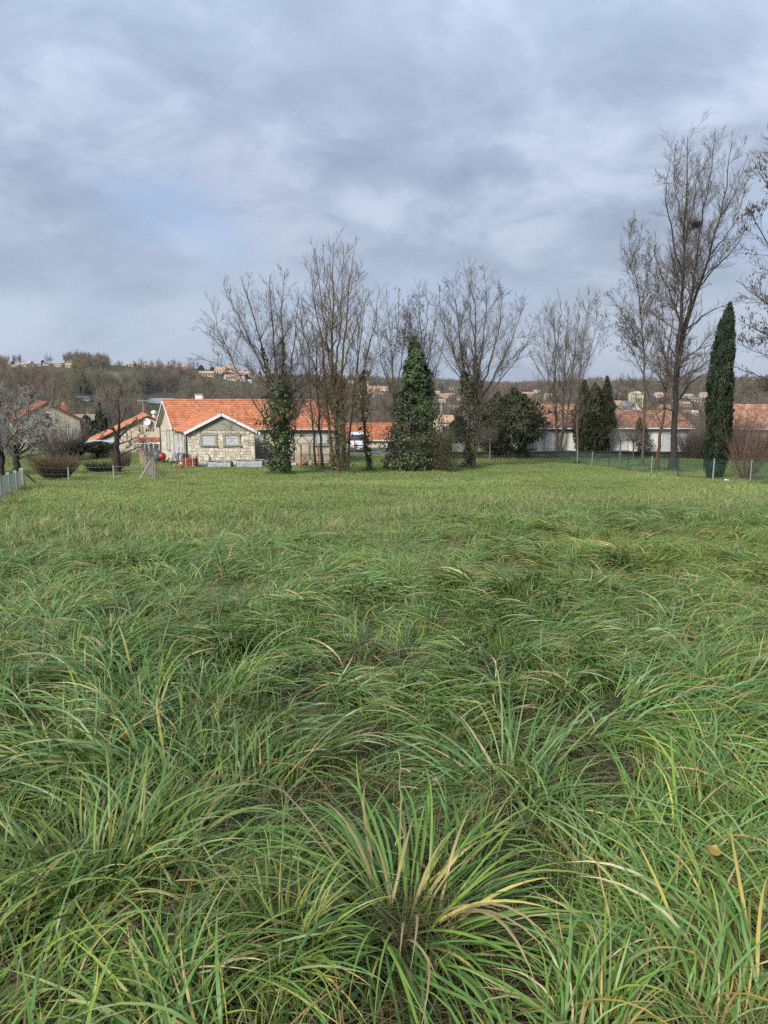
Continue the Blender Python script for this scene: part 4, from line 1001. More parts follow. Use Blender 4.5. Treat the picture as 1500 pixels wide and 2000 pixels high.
def wire_fence():
    pts = [(1068, 897, 'd'), (1098, 900, 'd'), (1127, 907, 'p'), (1156, 911, 'p'), (1189, 914, 'd'), (1226, 921, 'd'), (1272, 926, 'p'), (1324, 933, 'd'), (1392, 938, 'p'), (1465, 943, 'p'), (1545, 950, 'd')]
    G3 = [hitg(a, c) for a, c, k in pts]
    root = thing('wire_fence', G3[6], 'green wire fence on thin posts along the right side of the field', 'fence')
    for (a, c, k), g in zip(pts, G3):
        h = 1.18; b = MB(); r = .028 if k == 'd' else .034
        cc = (.03, .045, .035) if k == 'd' else (.36, .33, .27)
        b.tube([g - [0, 0, .2], g + [.01, 0, h]], r, 7, cc); b.build('post', M['wire'], root)
    b = MB()
    for a, c in zip(G3[:-1], G3[1:]): fence_net(b, a[:2], c[:2], 1.08, .075, .0050, (.05, .12, .09))
    b.build('netting', M['wire'], root, kind='stuff')
    rng = np.random.default_rng(8); b = MB()         # rank grass and brambles along its foot
    n = 1500; t = rng.random(n) * (len(G3) - 1); i = t.astype(int); f = (t - i)[:, None]; A = np.array(G3); C = A[i] * (1 - f) + A[i + 1] * f + rng.normal(0, .22, (n, 3)) * [1, 1, 0]
    C[:, 2] = H(C[:, 0], C[:, 1]) - .02; C = C[vnoise(C[:, 0], C[:, 1], 1.5, 3) > .35]
    twig_tangle_(b, rng, C, .45, .008); o = b.build('brambles', M['twig_brown']); o['kind'] = 'stuff'
def twig_tangle_(b, rng, C, L, r):
    n = len(C); d = nrm(rng.normal(0, 1, (n, 3)) * [1, 1, .3] + [0, 0, .7]); Q = np.empty((n, 4, 3)); Q[:, 0] = C
    for k in range(1, 4): d = nrm(d + rng.normal(0, .25, d.shape)); Q[:, k] = Q[:, k - 1] + d * (L * rng.uniform(.3, 1, n) / 3)[:, None]
    V, F = tubes(Q, np.full((n, 4), r) * np.linspace(1, .5, 4), 3); b.add(V, F)
def polys(b, P, R, sides, c=(1, 1, 1)):
    if len(P):
        V, F = tubes(P, R, sides); b.add(V, F, c)
wire_fence()
def wall_fence():      # thin wire fence on the low wall
    root = thing('wire_fence', gp(12, 70.3), 'faint wire fence standing on top of the dark low wall', 'fence')
    for px in (884, 895, 906, 972, 1010, 1063, 1082, 1106, 1144):
        x = (px - 750) / F_PX * 70.3; z = G(x, 70.3) + .66; b = MB(); b.tube([(x, 70.3, z), (x, 70.3, z + 1.0)], .03, 6, (.35, .36, .34) if px < 1060 else (.06, .07, .06)); b.build('post', M['wire'], root)
    b = MB(); fence_net(b, (6.4, 70.3), (19.2, 70.3), .95, .15, .002, (.12, .14, .13), None, .70); b.build('netting', M['wire'], root, kind='stuff')
wall_fence()
def slat_gate():
    Y = 72.5; X = lambda px: (px - 750) / F_PX * Y; zb = G(7, Y); root = thing('slat_fence', (X(897), Y, zb), 'grey upright slat fence panel beside the two ivied stems', 'fence')
    proto = None
    for k, px in enumerate(np.arange(884, 910, 2.6)):
        b = MB(); b.box((X(px) - .05, Y, zb + .25), (X(px) + .05, Y + .03, at(750, 868, Y)[2]), (1.3, 1.32, 1.35)); b.build('slat', M['concrete'], root)
    for z in (.5, 1.3):
        b = MB(); b.box((X(883), Y + .032, zb + z), (X(911), Y + .07, zb + z + .08)); b.build('rail', M['concrete'], root)
slat_gate()
def left_fence():
    pts = [(-22, 992, 930), (3, 976, 931), (19, 968, 925), (32, 960, 921), (44, 954, 921)]
    g = [hitg(a, c) for a, c, t in pts]; root = thing('netting_fence', g[2], 'pale green netting fence on concrete posts at the left edge', 'fence')
    for k, p in enumerate(g):
        b = MB(); w = .16 if k == 4 else .10; h = .84; b.bar(p - [0, 0, .2], p + [.03 * (k - 2) * .5, 0, h], w, w, (1, 1, .95)); b.build('post', M['concrete'], root, label='thick leaning end post of the fence' if k == 4 else None)
    b = MB()
    for a, c in zip(g[:-1], g[1:]): fence_net(b, a[:2], c[:2], .74, .055, .0045, (.13, .18, .15))
    b.build('netting', M['wire'], root, kind='stuff')
    p = g[4]; e = hitg(75, 946); b = MB(); b.tube([p + [.02, 0, .78], e + [0, 0, -.05]], [.05, .045], 7); b.build('brace', M['wood_grey'], root)
    b = MB(); rng = np.random.default_rng(8); n = 700; t = rng.random(n) * 4; i = t.astype(int); f = (t - i)[:, None]; A = np.array(g); C = A[i] * (1 - f) + A[i + 1] * f + rng.normal(0, .15, (n, 3)) * [1, 1, 0]; C[:, 2] = H(C[:, 0], C[:, 1])
    twig_tangle_(b, rng, C, .35, .008); o = b.build('brambles', M['twig_brown']); o['kind'] = 'stuff'
left_fence()
def paling_fence():
    rng = np.random.default_rng(12); a = np.array([-11.7, 37.8]); c = np.array([-21.6, 66.0]); n = 84
    root = thing('paling_fence', (*a, G(*a)), 'weathered chestnut paling fence running down to the stone house', 'fence')
    for k in range(n):
        p = a + (c - a) * (k / n) + rng.normal(0, .03, 2); z = G(*p); h = rng.uniform(.95, 1.2); b = MB(); w = rng.uniform(.035, .06)
        big = k % 7 == 0
        b.tube([(p[0], p[1], z - .1), (p[0] + rng.normal(0, .03), p[1], z + h * .6), (p[0] + rng.normal(0, .05), p[1], z + h + .15 * big)], [w * (1.5 if big else 1)] * 2 + [w * .6], 6, np.array([1, 1, 1]) * rng.uniform(.7, 1.2) * (np.array([1.25, 1.1, .9]) if k > 40 else np.array([.95, .95, 1.0])))
        b.build('post' if big else 'pale', M['wood_grey'], root)
    for z0 in (.3, .85):
        b = MB(); t = np.linspace(0, 1, 40); xy = a + (c - a) * t[:, None]; b.tube(np.stack([xy[:, 0], xy[:, 1], H(xy[:, 0], xy[:, 1]) + z0], -1), .008, 4, (.4, .38, .35)); b.build('wire', M['wire'], root)
    b = MB(); b.tube([(-12.35, 37.3, G(-12.35, 37.3) - .05), (-11.85, 37.75, G(-11.85, 37.75) + 1.0)], .05, 7, (1.2, 1.2, 1.15)); b.build('brace', M['wood_grey'], root)
paling_fence()
for px, py, h, lab in ((134, 942, .78, 'single pale stake right of the coppiced shrub'), (222, 938, .80, 'single pale stake just left of the gnarled fruit tree trunk'), (163, 899, .55, 'short white stake in front of the tan garden wall')):
    g = hitg(px, py); post_thing('fence_stake', lab, g[0], g[1], h, .085, 'wood_grey', round_=True, c=(1.5, 1.5, 1.45), lean=(.02, 0))
def line_wire():
    a = hitg(44, 954); P = [a + [0, 0, .9]] + [hitg(px, py) + [0, 0, z] for px, py, z in ((134, 942, .7), (222, 938, .7))] + [np.array([-11.8, 37.8, G(-11.8, 37.8) + .8])]
    root = thing('fence_wire', P[1], 'thin slack wires strung between the pale stakes', 'wire')
    for dz in (0, -.3):
        b = MB(); b.tube([p + [0, 0, dz] for p in P], .006, 4, (.3, .3, .29)); b.build('strand', M['wire'], root)
line_wire()

# ------------------------------------------------------------------ things in the yard
YX = lambda px, Y: (px - 750) / F_PX * Y
def tile_pallet():
    g = hitg(372, 913); Y = g[1]; s = Y / F_PX; root = thing('tile_pallet', g, 'wooden pallet of red roof tiles on the lawn before the stone house', 'pallet'); rng = np.random.default_rng(2)
    for k in range(3):
        b = MB(); x = g[0] - .5 + k * .45; b.box((x, Y - .45, g[2]), (x + .1, Y + .45, g[2] + .09)); b.build('bearer', M['wood'], root)
    for k in range(5):
        b = MB(); y = Y - .45 + k * .2; b.box((g[0] - .52, y, g[2] + .092), (g[0] + .52, y + .12, g[2] + .112)); b.build('slat', M['wood_grey'], root)
    for r in range(4):
        b = MB()
        for k in range(18):
            x = g[0] - .5 + k * .056; z = g[2] + .115 + r * .155; b.box((x + .004, Y - .42, z), (x + .048, Y + .42, z + .14 + rng.uniform(-.008, .0)), np.array([.30, .085, .045]) * rng.uniform(.7, 1.3))
        b.build('tile_row', M['tile'], root, kind='stuff')
    for x in (-.25, .27):
        b = MB(); b.box((g[0] + x, Y - .426, g[2] + .11), (g[0] + x + .03, Y - .423, g[2] + .75), (.7, .65, .55)); b.build('strap', M['plastic'], root)
tile_pallet()
def small_tiles():
    g = hitg(349, 916); root = thing('tile_stack', g, 'low stack of orange tiles lying left of the pallet', 'tiles'); rng = np.random.default_rng(3)
    for k in range(8):
        b = MB(); x = g[0] - .25 + k * .065; b.hexa([(x, g[1] - .2, g[2]), (x + .05, g[1] - .2, g[2]), (x + .05, g[1] + .2, g[2]), (x, g[1] + .2, g[2]), (x + .05, g[1] - .2, g[2] + .24), (x + .10, g[1] - .2, g[2] + .24), (x + .10, g[1] + .2, g[2] + .24), (x + .05, g[1] + .2, g[2] + .24)], ORANGE[k % 5] * rng.uniform(.6, .9)); b.build('tile', M['tile'], root)
small_tiles()
def coil(px, py, R, tube_r, turns, c, label, tilt, name='pipe_coil', seed=0):
    rng = np.random.default_rng(seed); g = hitg(px, py); root = thing(name, g, label, 'coil')
    ctr = g + np.array([0, 0, R * (cos(tilt)) * .96]); a = np.array([1, 0, 0]); bb = np.array([0, sin(tilt), cos(tilt)]); nn = np.cross(a, bb)
    for t in range(turns):
        th = np.linspace(0, 2 * pi, 40); k = (t - turns / 2) * tube_r * 1.5 + rng.normal(0, .01); Rr = R - (t % 2) * tube_r * 1.4
        P = ctr + Rr * (np.cos(th)[:, None] * a + np.sin(th)[:, None] * bb) + nn * k; b = MB(); b.tube(P, tube_r, 7, np.asarray(c) * rng.uniform(.8, 1.25), caps=False); b.build('loop', M['plastic'], root, smooth_=True)
coil(397, 909, .56, .045, 5, (.10, .17, .30), 'blue pipe coil leaning upright against the stone wall', .25, seed=1)
coil(391, 909, .30, .03, 4, (.22, .06, .06), 'smaller dull red hose coil before the blue one', .5, seed=2)
def tarp_stack(px0, px1, py, h, d, label, seed):
    rng = np.random.default_rng(seed); g = hitg((px0 + px1) / 2, py); Y = g[1]; x0, x1 = YX(px0, Y), YX(px1, Y); root = thing('tarp_stack', g, label, 'stack')
    nx, ny = 26, 9; U = np.linspace(0, 1, nx); prof = [(-.08, 0), (-.02, .25), (0, .6), (.01, .95), (.12, 1.0), (.5, 1.03), (.88, 1.0), (1.0, .9), (1.05, 0)]
    V = []
    for u in U:
        e = min(u, 1 - u); sag = .04 * sin(u * 17 + seed) + .05 * sin(u * 6 + seed)
        for (py_, pz) in prof: V.append((x0 + (x1 - x0) * u + rng.normal(0, .012), Y + d * py_ + rng.normal(0, .018), g[2] + h * pz * (1 + sag) + rng.normal(0, .012) * (pz > .1) - .02))
    F = [[i * ny + j, (i + 1) * ny + j, (i + 1) * ny + j + 1, i * ny + j + 1] for i in range(nx - 1) for j in range(ny - 1)]
    b = MB(); b.add(V, F); b.f.append(np.array([list(range(ny))[::-1]])); b.f.append(np.array([list(range((nx - 1) * ny, nx * ny))])); b.build('tarp', M['tarp'], root, smooth_=True)
    for k in range(4):
        q = MB(); y = Y + d * (.1 + .2 * k); q.bar((x0 - .18 - .05 * k, y, g[2] + h * .98 + .06), (x1 + .12, y, g[2] + h * 1.04 + .06), .12, .025, (.9 + .1 * k, 1, 1)); q.build('plank', M['wood_grey'], root)
    for k in range(5):
        q = MB(); z = g[2] + h * (.08 + .17 * k); q.box((x1 - .02, Y + .05, z), (x1 + .08 + .02 * (k % 2), Y + d * .9, z + .05), (.7, .7, .7)); q.build('board', M['wood_grey'], root)
tarp_stack(404, 449, 913, .42, .8, 'left of two low stacks under grey tarpaulin by the stone house', 1)
tarp_stack(461, 511, 913, .50, .8, 'right of two low stacks under grey tarpaulin, planks on top', 2)
g = hitg(448, 906); post_thing('wooden_stake', 'short brown stake standing between the two tarpaulin stacks', g[0], g[1], .6, .08, 'wood', c=(1, 1, 1))
def ladder():
    Y = 59.2; root = thing('ladder', (YX(344, Y), Y, G(YX(344, Y), Y)), 'grey ladder leaning against the left corner of the stone house', 'ladder')
    g = np.array([YX(345, Y), Y - .5, G(YX(345, Y), Y)]); t = at(355, 858, 60.6); u = np.array([.36, .05, 0])
    for k in (0, 1):
        b = MB(); b.bar(g + u * k - u / 2, t + u * k * .8 - u / 2 * .8, .07, .05); b.build('rail', M['metal_grey'], root)
    for k in range(1, 9):
        c = g + (t - g) * k / 9.5; b = MB(); b.tube([c - u * .5, c + u * .42], .018, 6); b.build('rung', M['metal_grey'], root)
ladder()
def chair_stack():
    """dark garden chairs pushed together by the wall"""
    for px, lab, s in ((340, 'dark folded garden chair left of the ladder', 0), (352, 'dark garden chair right behind the ladder', 1), (361, 'black garden chair nearest the front corner of the stone house', 2)):
        Y = 59.0 + .25 * s; x = YX(px, Y); z = G(x, Y); root = thing('garden_chair', (x, Y, z), lab, 'chair', 'dark garden chairs by the house'); w = .24
        for sx in (-1, 1):
            for y in (-.2, .2):
                b = MB(); b.tube([(x + sx * w, Y + y, z), (x + sx * (w - .02), Y + y * .8, z + .42)], .022, 6); b.build('leg', M['dark'], root)
            b = MB(); b.tube([(x + sx * w, Y - .22, z + .42), (x + sx * w, Y - .2, z + .64), (x + sx * w, Y + .2, z + .66)], .02, 6); b.build('armrest', M['dark'], root)
        b = MB(); b.box((x - w, Y - .24, z + .42), (x + w, Y + .22, z + .46)); b.build('seat', M['dark'], root)
        for k in range(5):
            b = MB(); u = x - w + .03 + k * .105; b.bar((u, Y + .22, z + .46), (u, Y + .34, z + 1.0 + .08 * (s == 1)), .055, .02); b.build('slat', M['dark'], root)
chair_stack()
def barrow():
    Y = 66.5; x = YX(317, Y); z = G(x, Y); root = thing('wheelbarrow', (x, Y, z), 'round red barrow tub standing at the back corner of the stone house', 'barrow')
    b = MB(); b.lathe((x, Y - .1, z + .5), [(.001, -.28), (.22, -.25), (.33, -.09), (.36, .08), (.31, .22), (.2, .30), (.001, .31)], 16, (.30, .02, .025), axis=(.2, -.9, .35)); b.build('tub', M['plastic'], root, smooth_=True)
    b = MB(); b.tube([(x + .15, Y - .5, z + .12), (x - .1, Y - .1, z + .3), (x - .35, Y + .4, z + .35)], .025, 6, (.1, .1, .1)); b.tube([(x + .2, Y, z), (x + .1, Y - .1, z + .45)], .025, 6, (.1, .1, .1)); b.build('frame', M['plastic'], root)
    b = MB(); b.lathe((x + .2, Y - .52, z + .17), [(.05, -.05), (.16, -.05), (.18, 0), (.16, .05), (.05, .05)], 14, (.03, .03, .03), axis=(1, .2, 0)); b.build('wheel', M['plastic'], root)
    x2 = YX(306, 67.5); z2 = G(x2, 67.5); r2 = thing('water_butt', (x2, 67.5, z2), 'dull teal water butt left of the red barrow', 'barrel'); b = MB(); b.lathe((x2, 67.5, z2), [(.001, 0), (.26, 0), (.32, .3), (.32, .6), (.27, .85), (.001, .86)], 14, (.10, .15, .16)); b.build('barrel', M['plastic'], r2, smooth_=True); b = MB(); b.lathe((x2, 67.5, z2 + .862), [(.001, 0), (.29, 0), (.28, .04), (.001, .05)], 14, (.07, .11, .12)); b.build('lid', M['plastic'], r2)
barrow()
def rock(px, py, r, label, seed, c, sq=.6):
    rng = np.random.default_rng(seed); g = hitg(px, py); n, m = 7, 10; V = []
    for i in range(n):
        f = pi * i / (n - 1)
        for j in range(m):
            a = 2 * pi * j / m; k = 1 + .28 * (vnoise(np.array([j % m * 1.3 + seed]), np.array([i * 1.1]), 1.2, seed)[0] - .5) * 2 * (0 < i < n - 1)
            V.append(g + r * k * np.array([sin(f) * cos(a), sin(f) * sin(a) * .8, cos(f) * sq + sq * .6]))
    F = [[i * m + j, (i + 1) * m + j, (i + 1) * m + (j + 1) % m, i * m + (j + 1) % m] for i in range(n - 1) for j in range(m)]
    b = MB(); b.add(np.array(V), F, c); o = b.build('rubble_stone', M['stone']); tag(o, label, 'stone', 'rubble stones by the house'); return o
rock(322, 896, .30, 'white rubble stone left in the heap by the stone house', 1, (.55, .52, .46))
rock(328, 899, .34, 'largest cream rubble stone, middle of the heap', 2, (.52, .45, .34))
rock(334, 902, .26, 'grey rubble stone nearest the dark chairs', 3, (.42, .40, .36))
rock(336, 896, .30, 'cream rubble stone at the back of the heap', 4, (.5, .45, .36))
def blue_box():
    g = hitg(513, 908); x, Y, z = g; root = thing('covered_crate', g, 'crate with a sagging blue cover right of the tarpaulin stacks', 'crate')
    b = MB(); b.box((x - .42, Y - .3, z - .03), (x + .42, Y + .3, z + .38), (1, .9, .8)); b.build('crate', M['wood'], root)
    n = 9; V = []; rng = np.random.default_rng(4)
    for i in range(n):
        for j in range(6): V.append((x - .5 + i / (n - 1), Y - .36 + j * .72 / 5, z + .39 + .09 * sin(i * .9) * (1 - abs(j - 2.5) / 3) + rng.uniform(0, .03) - .12 * (i in (0, n - 1) or j in (0, 5))))
    b = MB(); b.add(V, [[i * 6 + j, i * 6 + j + 6, i * 6 + j + 7, i * 6 + j + 1] for i in range(n - 1) for j in range(5)], (.14, .24, .36)); b.build('cover', M['plastic'], root, smooth_=True)
blue_box()
def pergola():
    Y = 62.4; root = thing('pergola', (YX(600, Y), Y, G(YX(600, Y), Y)), 'brown timber frame with cross braces in front of the house right wing', 'pergola'); zb = G(YX(600, Y), Y)
    X = lambda p: YX(p, Y); Z = lambda p: at(750, p, Y)[2]
    for p in (497, 574, 588, 605, 622, 645):
        b = MB(); b.bar((X(p), Y, zb - .1), (X(p), Y, Z(866)), .13, .13); b.build('post', M['wood'], root)
    b = MB(); b.bar((X(494), Y - .02, Z(866.5)), (X(650), Y - .02, Z(866.5)), .10, .12); b.build('beam', M['wood_grey'], root)
    for a, c, d, e in ((574, 866, 605, 838), (605, 866, 578, 838), (574, 852, 622, 852), (588, 852, 588, 838), (605, 866, 622, 840)):
        b = MB(); b.bar((X(a), Y + .12, Z(c)), (X(d), Y + .12, Z(e)), .05, .05); b.build('brace', M['dark'], root)
    for a, d in ((590, 600), (600, 590), (603, 613), (613, 603)):
        b = MB(); b.bar((X(a), Y - .1, Z(900)), (X(d), Y - .1, Z(889)), .06, .05); b.build('lattice_bar', M['wood'], root)
    for z in (888, 901):
        b = MB(); b.bar((X(586), Y - .1, Z(z)), (X(645), Y - .1, Z(z)), .07, .06); b.build('rail', M['wood'], root)
    for k in range(6):
        b = MB(); z = Z(900) + k * .2; b.box((X(499), Y - .03, z), (X(522), Y + .02, z + .18), (1, .95, .85)); b.build('board', M['wood_grey'], root)
pergola()
def spoil_tiles():
    g = hitg(594, 911); root = thing('tile_pallet', g, 'orange tiles heaped on a low pallet behind the ivy column tree', 'pallet'); rng = np.random.default_rng(3)
    b = MB(); b.box((g[0] - .8, g[1] - .35, g[2]), (g[0] + .75, g[1] + .35, g[2] + .10), (.5, .5, .5)); b.build('bearer', M['wood'], root)
    for k in range(40):
        c = g + np.array([rng.uniform(-.6, .55), rng.uniform(-.3, .3), .13 + .16 * rng.random()]); d = nrm(rng.normal(0, 1, 3) * [1, 1, .25]); b = MB(); b.bar(c - d * .17, c + d * .17, .16, .03, ORANGE[k % 5] * rng.uniform(.6, 1)); b.build('tile', M['tile'], root)
    q = hitg(607, 912); bt = thing('gas_bottle', q, 'pale green gas bottle right of the heaped orange tiles', 'bottle'); b = MB(); b.lathe(q, [(.001, 0), (.11, 0), (.12, .1), (.12, .42), (.07, .52), (.04, .55), (.001, .55)], 12, (.26, .36, .22)); b.build('cylinder', M['plastic'], bt, smooth_=True); b = MB(); b.lathe(q + [0, 0, .552], [(.07, 0), (.07, .10), (.055, .10), (.055, 0)], 10, (.2, .27, .18)); b.build('collar', M['plastic'], bt)
    w = hitg(573, 911); rt = thing('white_sack', w, 'crumpled white sack beside the ivy column tree', 'sack'); n, m = 6, 9; V = []
    for i in range(n):
        for j in range(m):
            f = pi * i / (n - 1); a = 2 * pi * j / m; k = 1 + rng.normal(0, .10) * (0 < i < n - 1); V.append(w + np.array([.38 * k * sin(f) * cos(a), .2 * k * sin(f) * sin(a), .16 * k * (cos(f) + .8)]))
    b = MB(); b.add(V, [[i * m + j, (i + 1) * m + j, (i + 1) * m + (j + 1) % m, i * m + (j + 1) % m] for i in range(n - 1) for j in range(m)], (.62, .62, .6)); b.build('sack', M['plastic'], rt)
spoil_tiles()
g = hitg(1419, 940)
def white_stone():
    b = MB(); b.lathe(g, [(.001, .12), (.1, .11), (.15, .05), (.14, -.02)], 9, (.7, .7, .68)); o = b.build('white_stone', M['stone'], smooth_=True); tag(o, 'small white stone lying at the foot of the wire fence', 'stone')
white_stone()
# white van on the driveway
def van():
    x, Y = YX(699, 82.5), 82.5; z = G(x, Y) + .06; root = thing('parked_van', (x, Y, z), 'white van parked on the driveway seen between the trunks', 'van'); L, W = 4.6, .92
    prof = [(-2.3, .35), (-2.3, .85), (-2.15, 1.02), (-1.45, 1.18), (-.75, 1.92), (-.4, 2.02), (2.2, 2.0), (2.3, 1.85), (2.3, .35)]     # y, z; nose towards the camera
    n = len(prof); V = []
    for sx in (-1, 1):
        for (y, h) in prof: V.append((x + sx * (W - (.10 if h > 1.3 else 0)), Y + y, z + h))
    b = MB(); b.add(V, [[i, (i + 1) % n, n + (i + 1) % n, n + i] for i in range(n)], (.78, .79, .80)); b.f.append(np.array([list(range(n))])); b.f.append(np.array([list(range(n))[::-1]]) + n); b.build('body', M['car'], root)
    b = MB(); q = [(x - .76, Y - 1.40, z + 1.25), (x + .76, Y - 1.40, z + 1.25), (x + .72, Y - .80, z + 1.87), (x - .72, Y - .80, z + 1.87)]; b.slab(q, (0, -.73, .68), .012); b.build('windscreen', M['glass'], root)
    for sx in (-1, 1):
        b = MB(); b.box((x + sx * .66 - .14, Y - 2.33, z + .72), (x + sx * .66 + .14, Y - 2.303, z + .90), (.6, .62, .65)); b.build('headlight', M['car'], root)
        b = MB(); b.slab([(x + sx * (W - .09), Y - .7, z + 1.25), (x + sx * (W - .09), Y + .2, z + 1.25), (x + sx * (W - .11), Y + .2, z + 1.8), (x + sx * (W - .11), Y - .45, z + 1.8)], (sx, 0, 0), .04); b.build('side_window', M['glass'], root)
        b = MB(); b.box((x + sx * (W + .08) - .09, Y - 1.15, z + 1.22), (x + sx * (W + .08) + .09, Y - 1.05, z + 1.44), (.05, .05, .05)); b.build('mirror', M['car'], root)
        for y in (-1.5, 1.4):
            b = MB(); b.lathe((x + sx * (W - .1), Y + y, z + .33), [(.05, -.1), (.30, -.1), (.33, 0), (.30, .11), (.19, .115), (.18, .10), (.001, .10)], 16, (.03, .03, .03), axis=(sx, 0, 0)); b.build('wheel', M['car'], root)
    b = MB(); b.box((x - W, Y - 2.36, z + .3), (x + W, Y - 2.302, z + .58), (.10, .10, .11)); b.build('bumper', M['car'], root)
    b = MB(); b.box((x - .45, Y - 2.33, z + .75), (x + .45, Y - 2.303, z + .88), (.06, .06, .06)); b.build('grille', M['car'], root)
    b = MB(); b.box((x - .26, Y - 2.375, z + .40), (x + .26, Y - 2.362, z + .50), (.75, .75, .72)); b.build('number_plate', M['car'], root)
van()
g = gp(YX(693, 80), 80); post_thing('red_post', 'dark red post in front of the white van', g[0], g[1], 1.9, .14, 'plastic', c=(.22, .06, .05), cat='post')
def lamp():
    Y = 96; x = YX(861, Y); z = G(x, Y); root = thing('street_lamp', (x, Y, z), 'pale concrete pole with a black lantern right of the ivy spire', 'lamp'); top = at(861, 786, Y)[2]
    b = MB(); b.tube([(x, Y, z - .2), (x, Y, (z + top) / 2), (x, Y, top)], [.14, .12, .09], 8); b.build('pole', M['concrete'], root)
    l = at(868.5, 841, Y); b = MB(); b.tube([(x, Y - .1, l[2] + .25), (l[0], Y - .1, l[2] + .3), (l[0], Y - .1, l[2] + .2)], .03, 6); b.build('arm', M['dark'], root)
    b = MB(); b.lathe((l[0], Y - .1, l[2] - .25), [(.001, 0), (.16, .02), (.27, .18), (.30, .30), (.20, .42), (.001, .47)], 12, axis=(.3, 0, 1)); b.build('lantern', M['dark'], root, smooth_=True)
lamp()
def pylon(px, py0, py1, Y, label, arm):
    x = YX(px, Y); z = G(x, Y); root = thing('utility_pole', (x, Y, z), label, 'pole'); zt = at(px, py1, Y)[2]
    b = MB(); b.tube([(x, Y, z - .2), (x, Y, zt)], [.17, .10], 7); b.build('pole', M['concrete'], root)
    b = MB(); b.bar((x - arm, Y, zt - .5), (x + arm, Y, zt - .5), .12, .12); b.build('crossarm', M['concrete'], root)
    for k in (-1, 0, 1):
        b = MB(); b.lathe((x + k * arm * .9, Y, zt - .44), [(.001, 0), (.07, 0), (.09, .1), (.05, .22), (.001, .24)], 8, (.6, .6, .6)); b.build('insulator', M['plastic'], root)
pylon(284, 800, 779, 190, 'pale utility pole with crossarm left of the stone house roof', 1.4)
# ------------------------------------------------------------------ trees
def sample_poly(P, R, idx, t):
    n = P.shape[1]; f = t * (n - 1); i = np.minimum(f.astype(int), n - 2); f = (f - i)[:, None]
    a = P[idx, i]; c = P[idx, i + 1]
    ra = R[idx, i]; rb = R[idx, i + 1]
    return a * (1 - f) + c * f, nrm(c - a), ra * (1 - f[:, 0]) + rb * f[:, 0]
def kids(rng, P, R, per_m, t0, t1, ang, ratio, lmin, lmax, n, trop, wig, rr=.55, rtip=.35, rmin=.003, fall=.6, tpow=1.0):
    K = len(P)
    if K == 0: return np.zeros((0, n, 3)), np.zeros((0, n))
    ln = np.linalg.norm(np.diff(P, axis=1), axis=2).sum(1)
    m = rng.poisson(np.maximum(per_m * ln * (t1 - t0), .01)); idx = np.repeat(np.arange(K), m)
    if len(idx) == 0: return np.zeros((0, n, 3)), np.zeros((0, n))
    t = t0 + (t1 - t0) * rng.random(len(idx)) ** tpow
    p, T, r = sample_poly(P, R, idx, t)
    L = np.clip(ratio * ln[idx] * (1 - fall * t) * rng.uniform(.55, 1.25, len(idx)), lmin, lmax)
    q = nrm(rng.normal(0, 1, (len(idx), 3))); q = nrm(q - (q * T).sum(1, keepdims=True) * T)
    a = rng.normal(ang, .16, len(idx))[:, None]
    d = nrm(T * np.cos(a) + q * np.sin(a))
    r0 = np.maximum(np.minimum(r * rr, L * .02), rmin)
    Q = np.empty((len(idx), n, 3)); Q[:, 0] = p
    for k in range(1, n):
        d = nrm(d + np.array([0, 0, trop]) / (n - 1) + rng.normal(0, wig, d.shape))
        Q[:, k] = Q[:, k - 1] + d * (L / (n - 1))[:, None]
    Rr = r0[:, None] * np.linspace(1, rtip, n)[None]
    return Q, np.maximum(Rr, rmin * .8)
def limb(pts, base_y, r0, r1, n=14, jit=.05, rng=None, base=None):
    """pts: (px, py, dy) at depth base_y + dy -> a smooth polyline in space"""
    P = np.array([at(p[0], p[1], base_y + (p[2] if len(p) > 2 else 0)) for p in pts])
    if base is not None: P[0] = base
    s = np.concatenate([[0], np.cumsum(np.linalg.norm(np.diff(P, axis=0), axis=1))]); s /= s[-1]
    u = np.linspace(0, 1, n)
    # catmull-like smoothing
    Q = np.stack([np.interp(u, s, P[:, k]) for k in range(3)], 1)
    for _ in range(2): Q[1:-1] = .25 * Q[:-2] + .5 * Q[1:-1] + .25 * Q[2:]
    if rng is not None: Q[1:-1] += rng.normal(0, jit, (n - 2, 3)) * np.array([1, 1, .3])
    return Q, r0 + (r1 - r0) * u ** .8
def leaf_quads(b, rng, C, Nrm, size, cols, aspect=1.3, droop=.3):
    """one bent leaf (two quads folded on the midrib) per centre"""
    n = len(C); Nv = nrm(Nrm + rng.normal(0, .45, (n, 3)))
    up = nrm(np.array([0, 0, -1.0]) * droop + rng.normal(0, .6, (n, 3))); u = nrm(up - (up * Nv).sum(1, keepdims=True) * Nv)
    s = np.cross(Nv, u); L = (size * rng.uniform(.6, 1.3, n))[:, None]; W = L / aspect * .5
    a = C - u * L * .5; e = C + u * L * .5; l = C - s * W + Nv * L * .1; r = C + s * W + Nv * L * .1
    V = np.stack([a, l, e, r], 1).reshape(-1, 3)
    i = np.arange(n)[:, None] * 4
    F = np.concatenate([i + np.array([[0, 2, 1]]), i + np.array([[0, 3, 2]])])
    b.add(V, F, np.repeat(cols, 4, 0))
IVY = np.array([[.046, .076, .022], [.034, .058, .018], [.062, .100, .025], [.085, .125, .03], [.05, .065, .024]])
IVYP = np.array([.3, .3, .22, .1, .08])
BROWNIVY = np.array([[.075, .062, .028], [.05, .052, .022], [.035, .045, .018], [.11, .085, .04], [.04, .05, .02]])
CONIF = np.array([[.030, .044, .020], [.024, .036, .016], [.046, .058, .022], [.070, .055, .030], [.055, .058, .025], [.034, .042, .016]])
CYPR = np.array([[.020, .034, .017], [.015, .026, .013], [.030, .045, .019], [.042, .052, .022], [.024, .036, .015]])
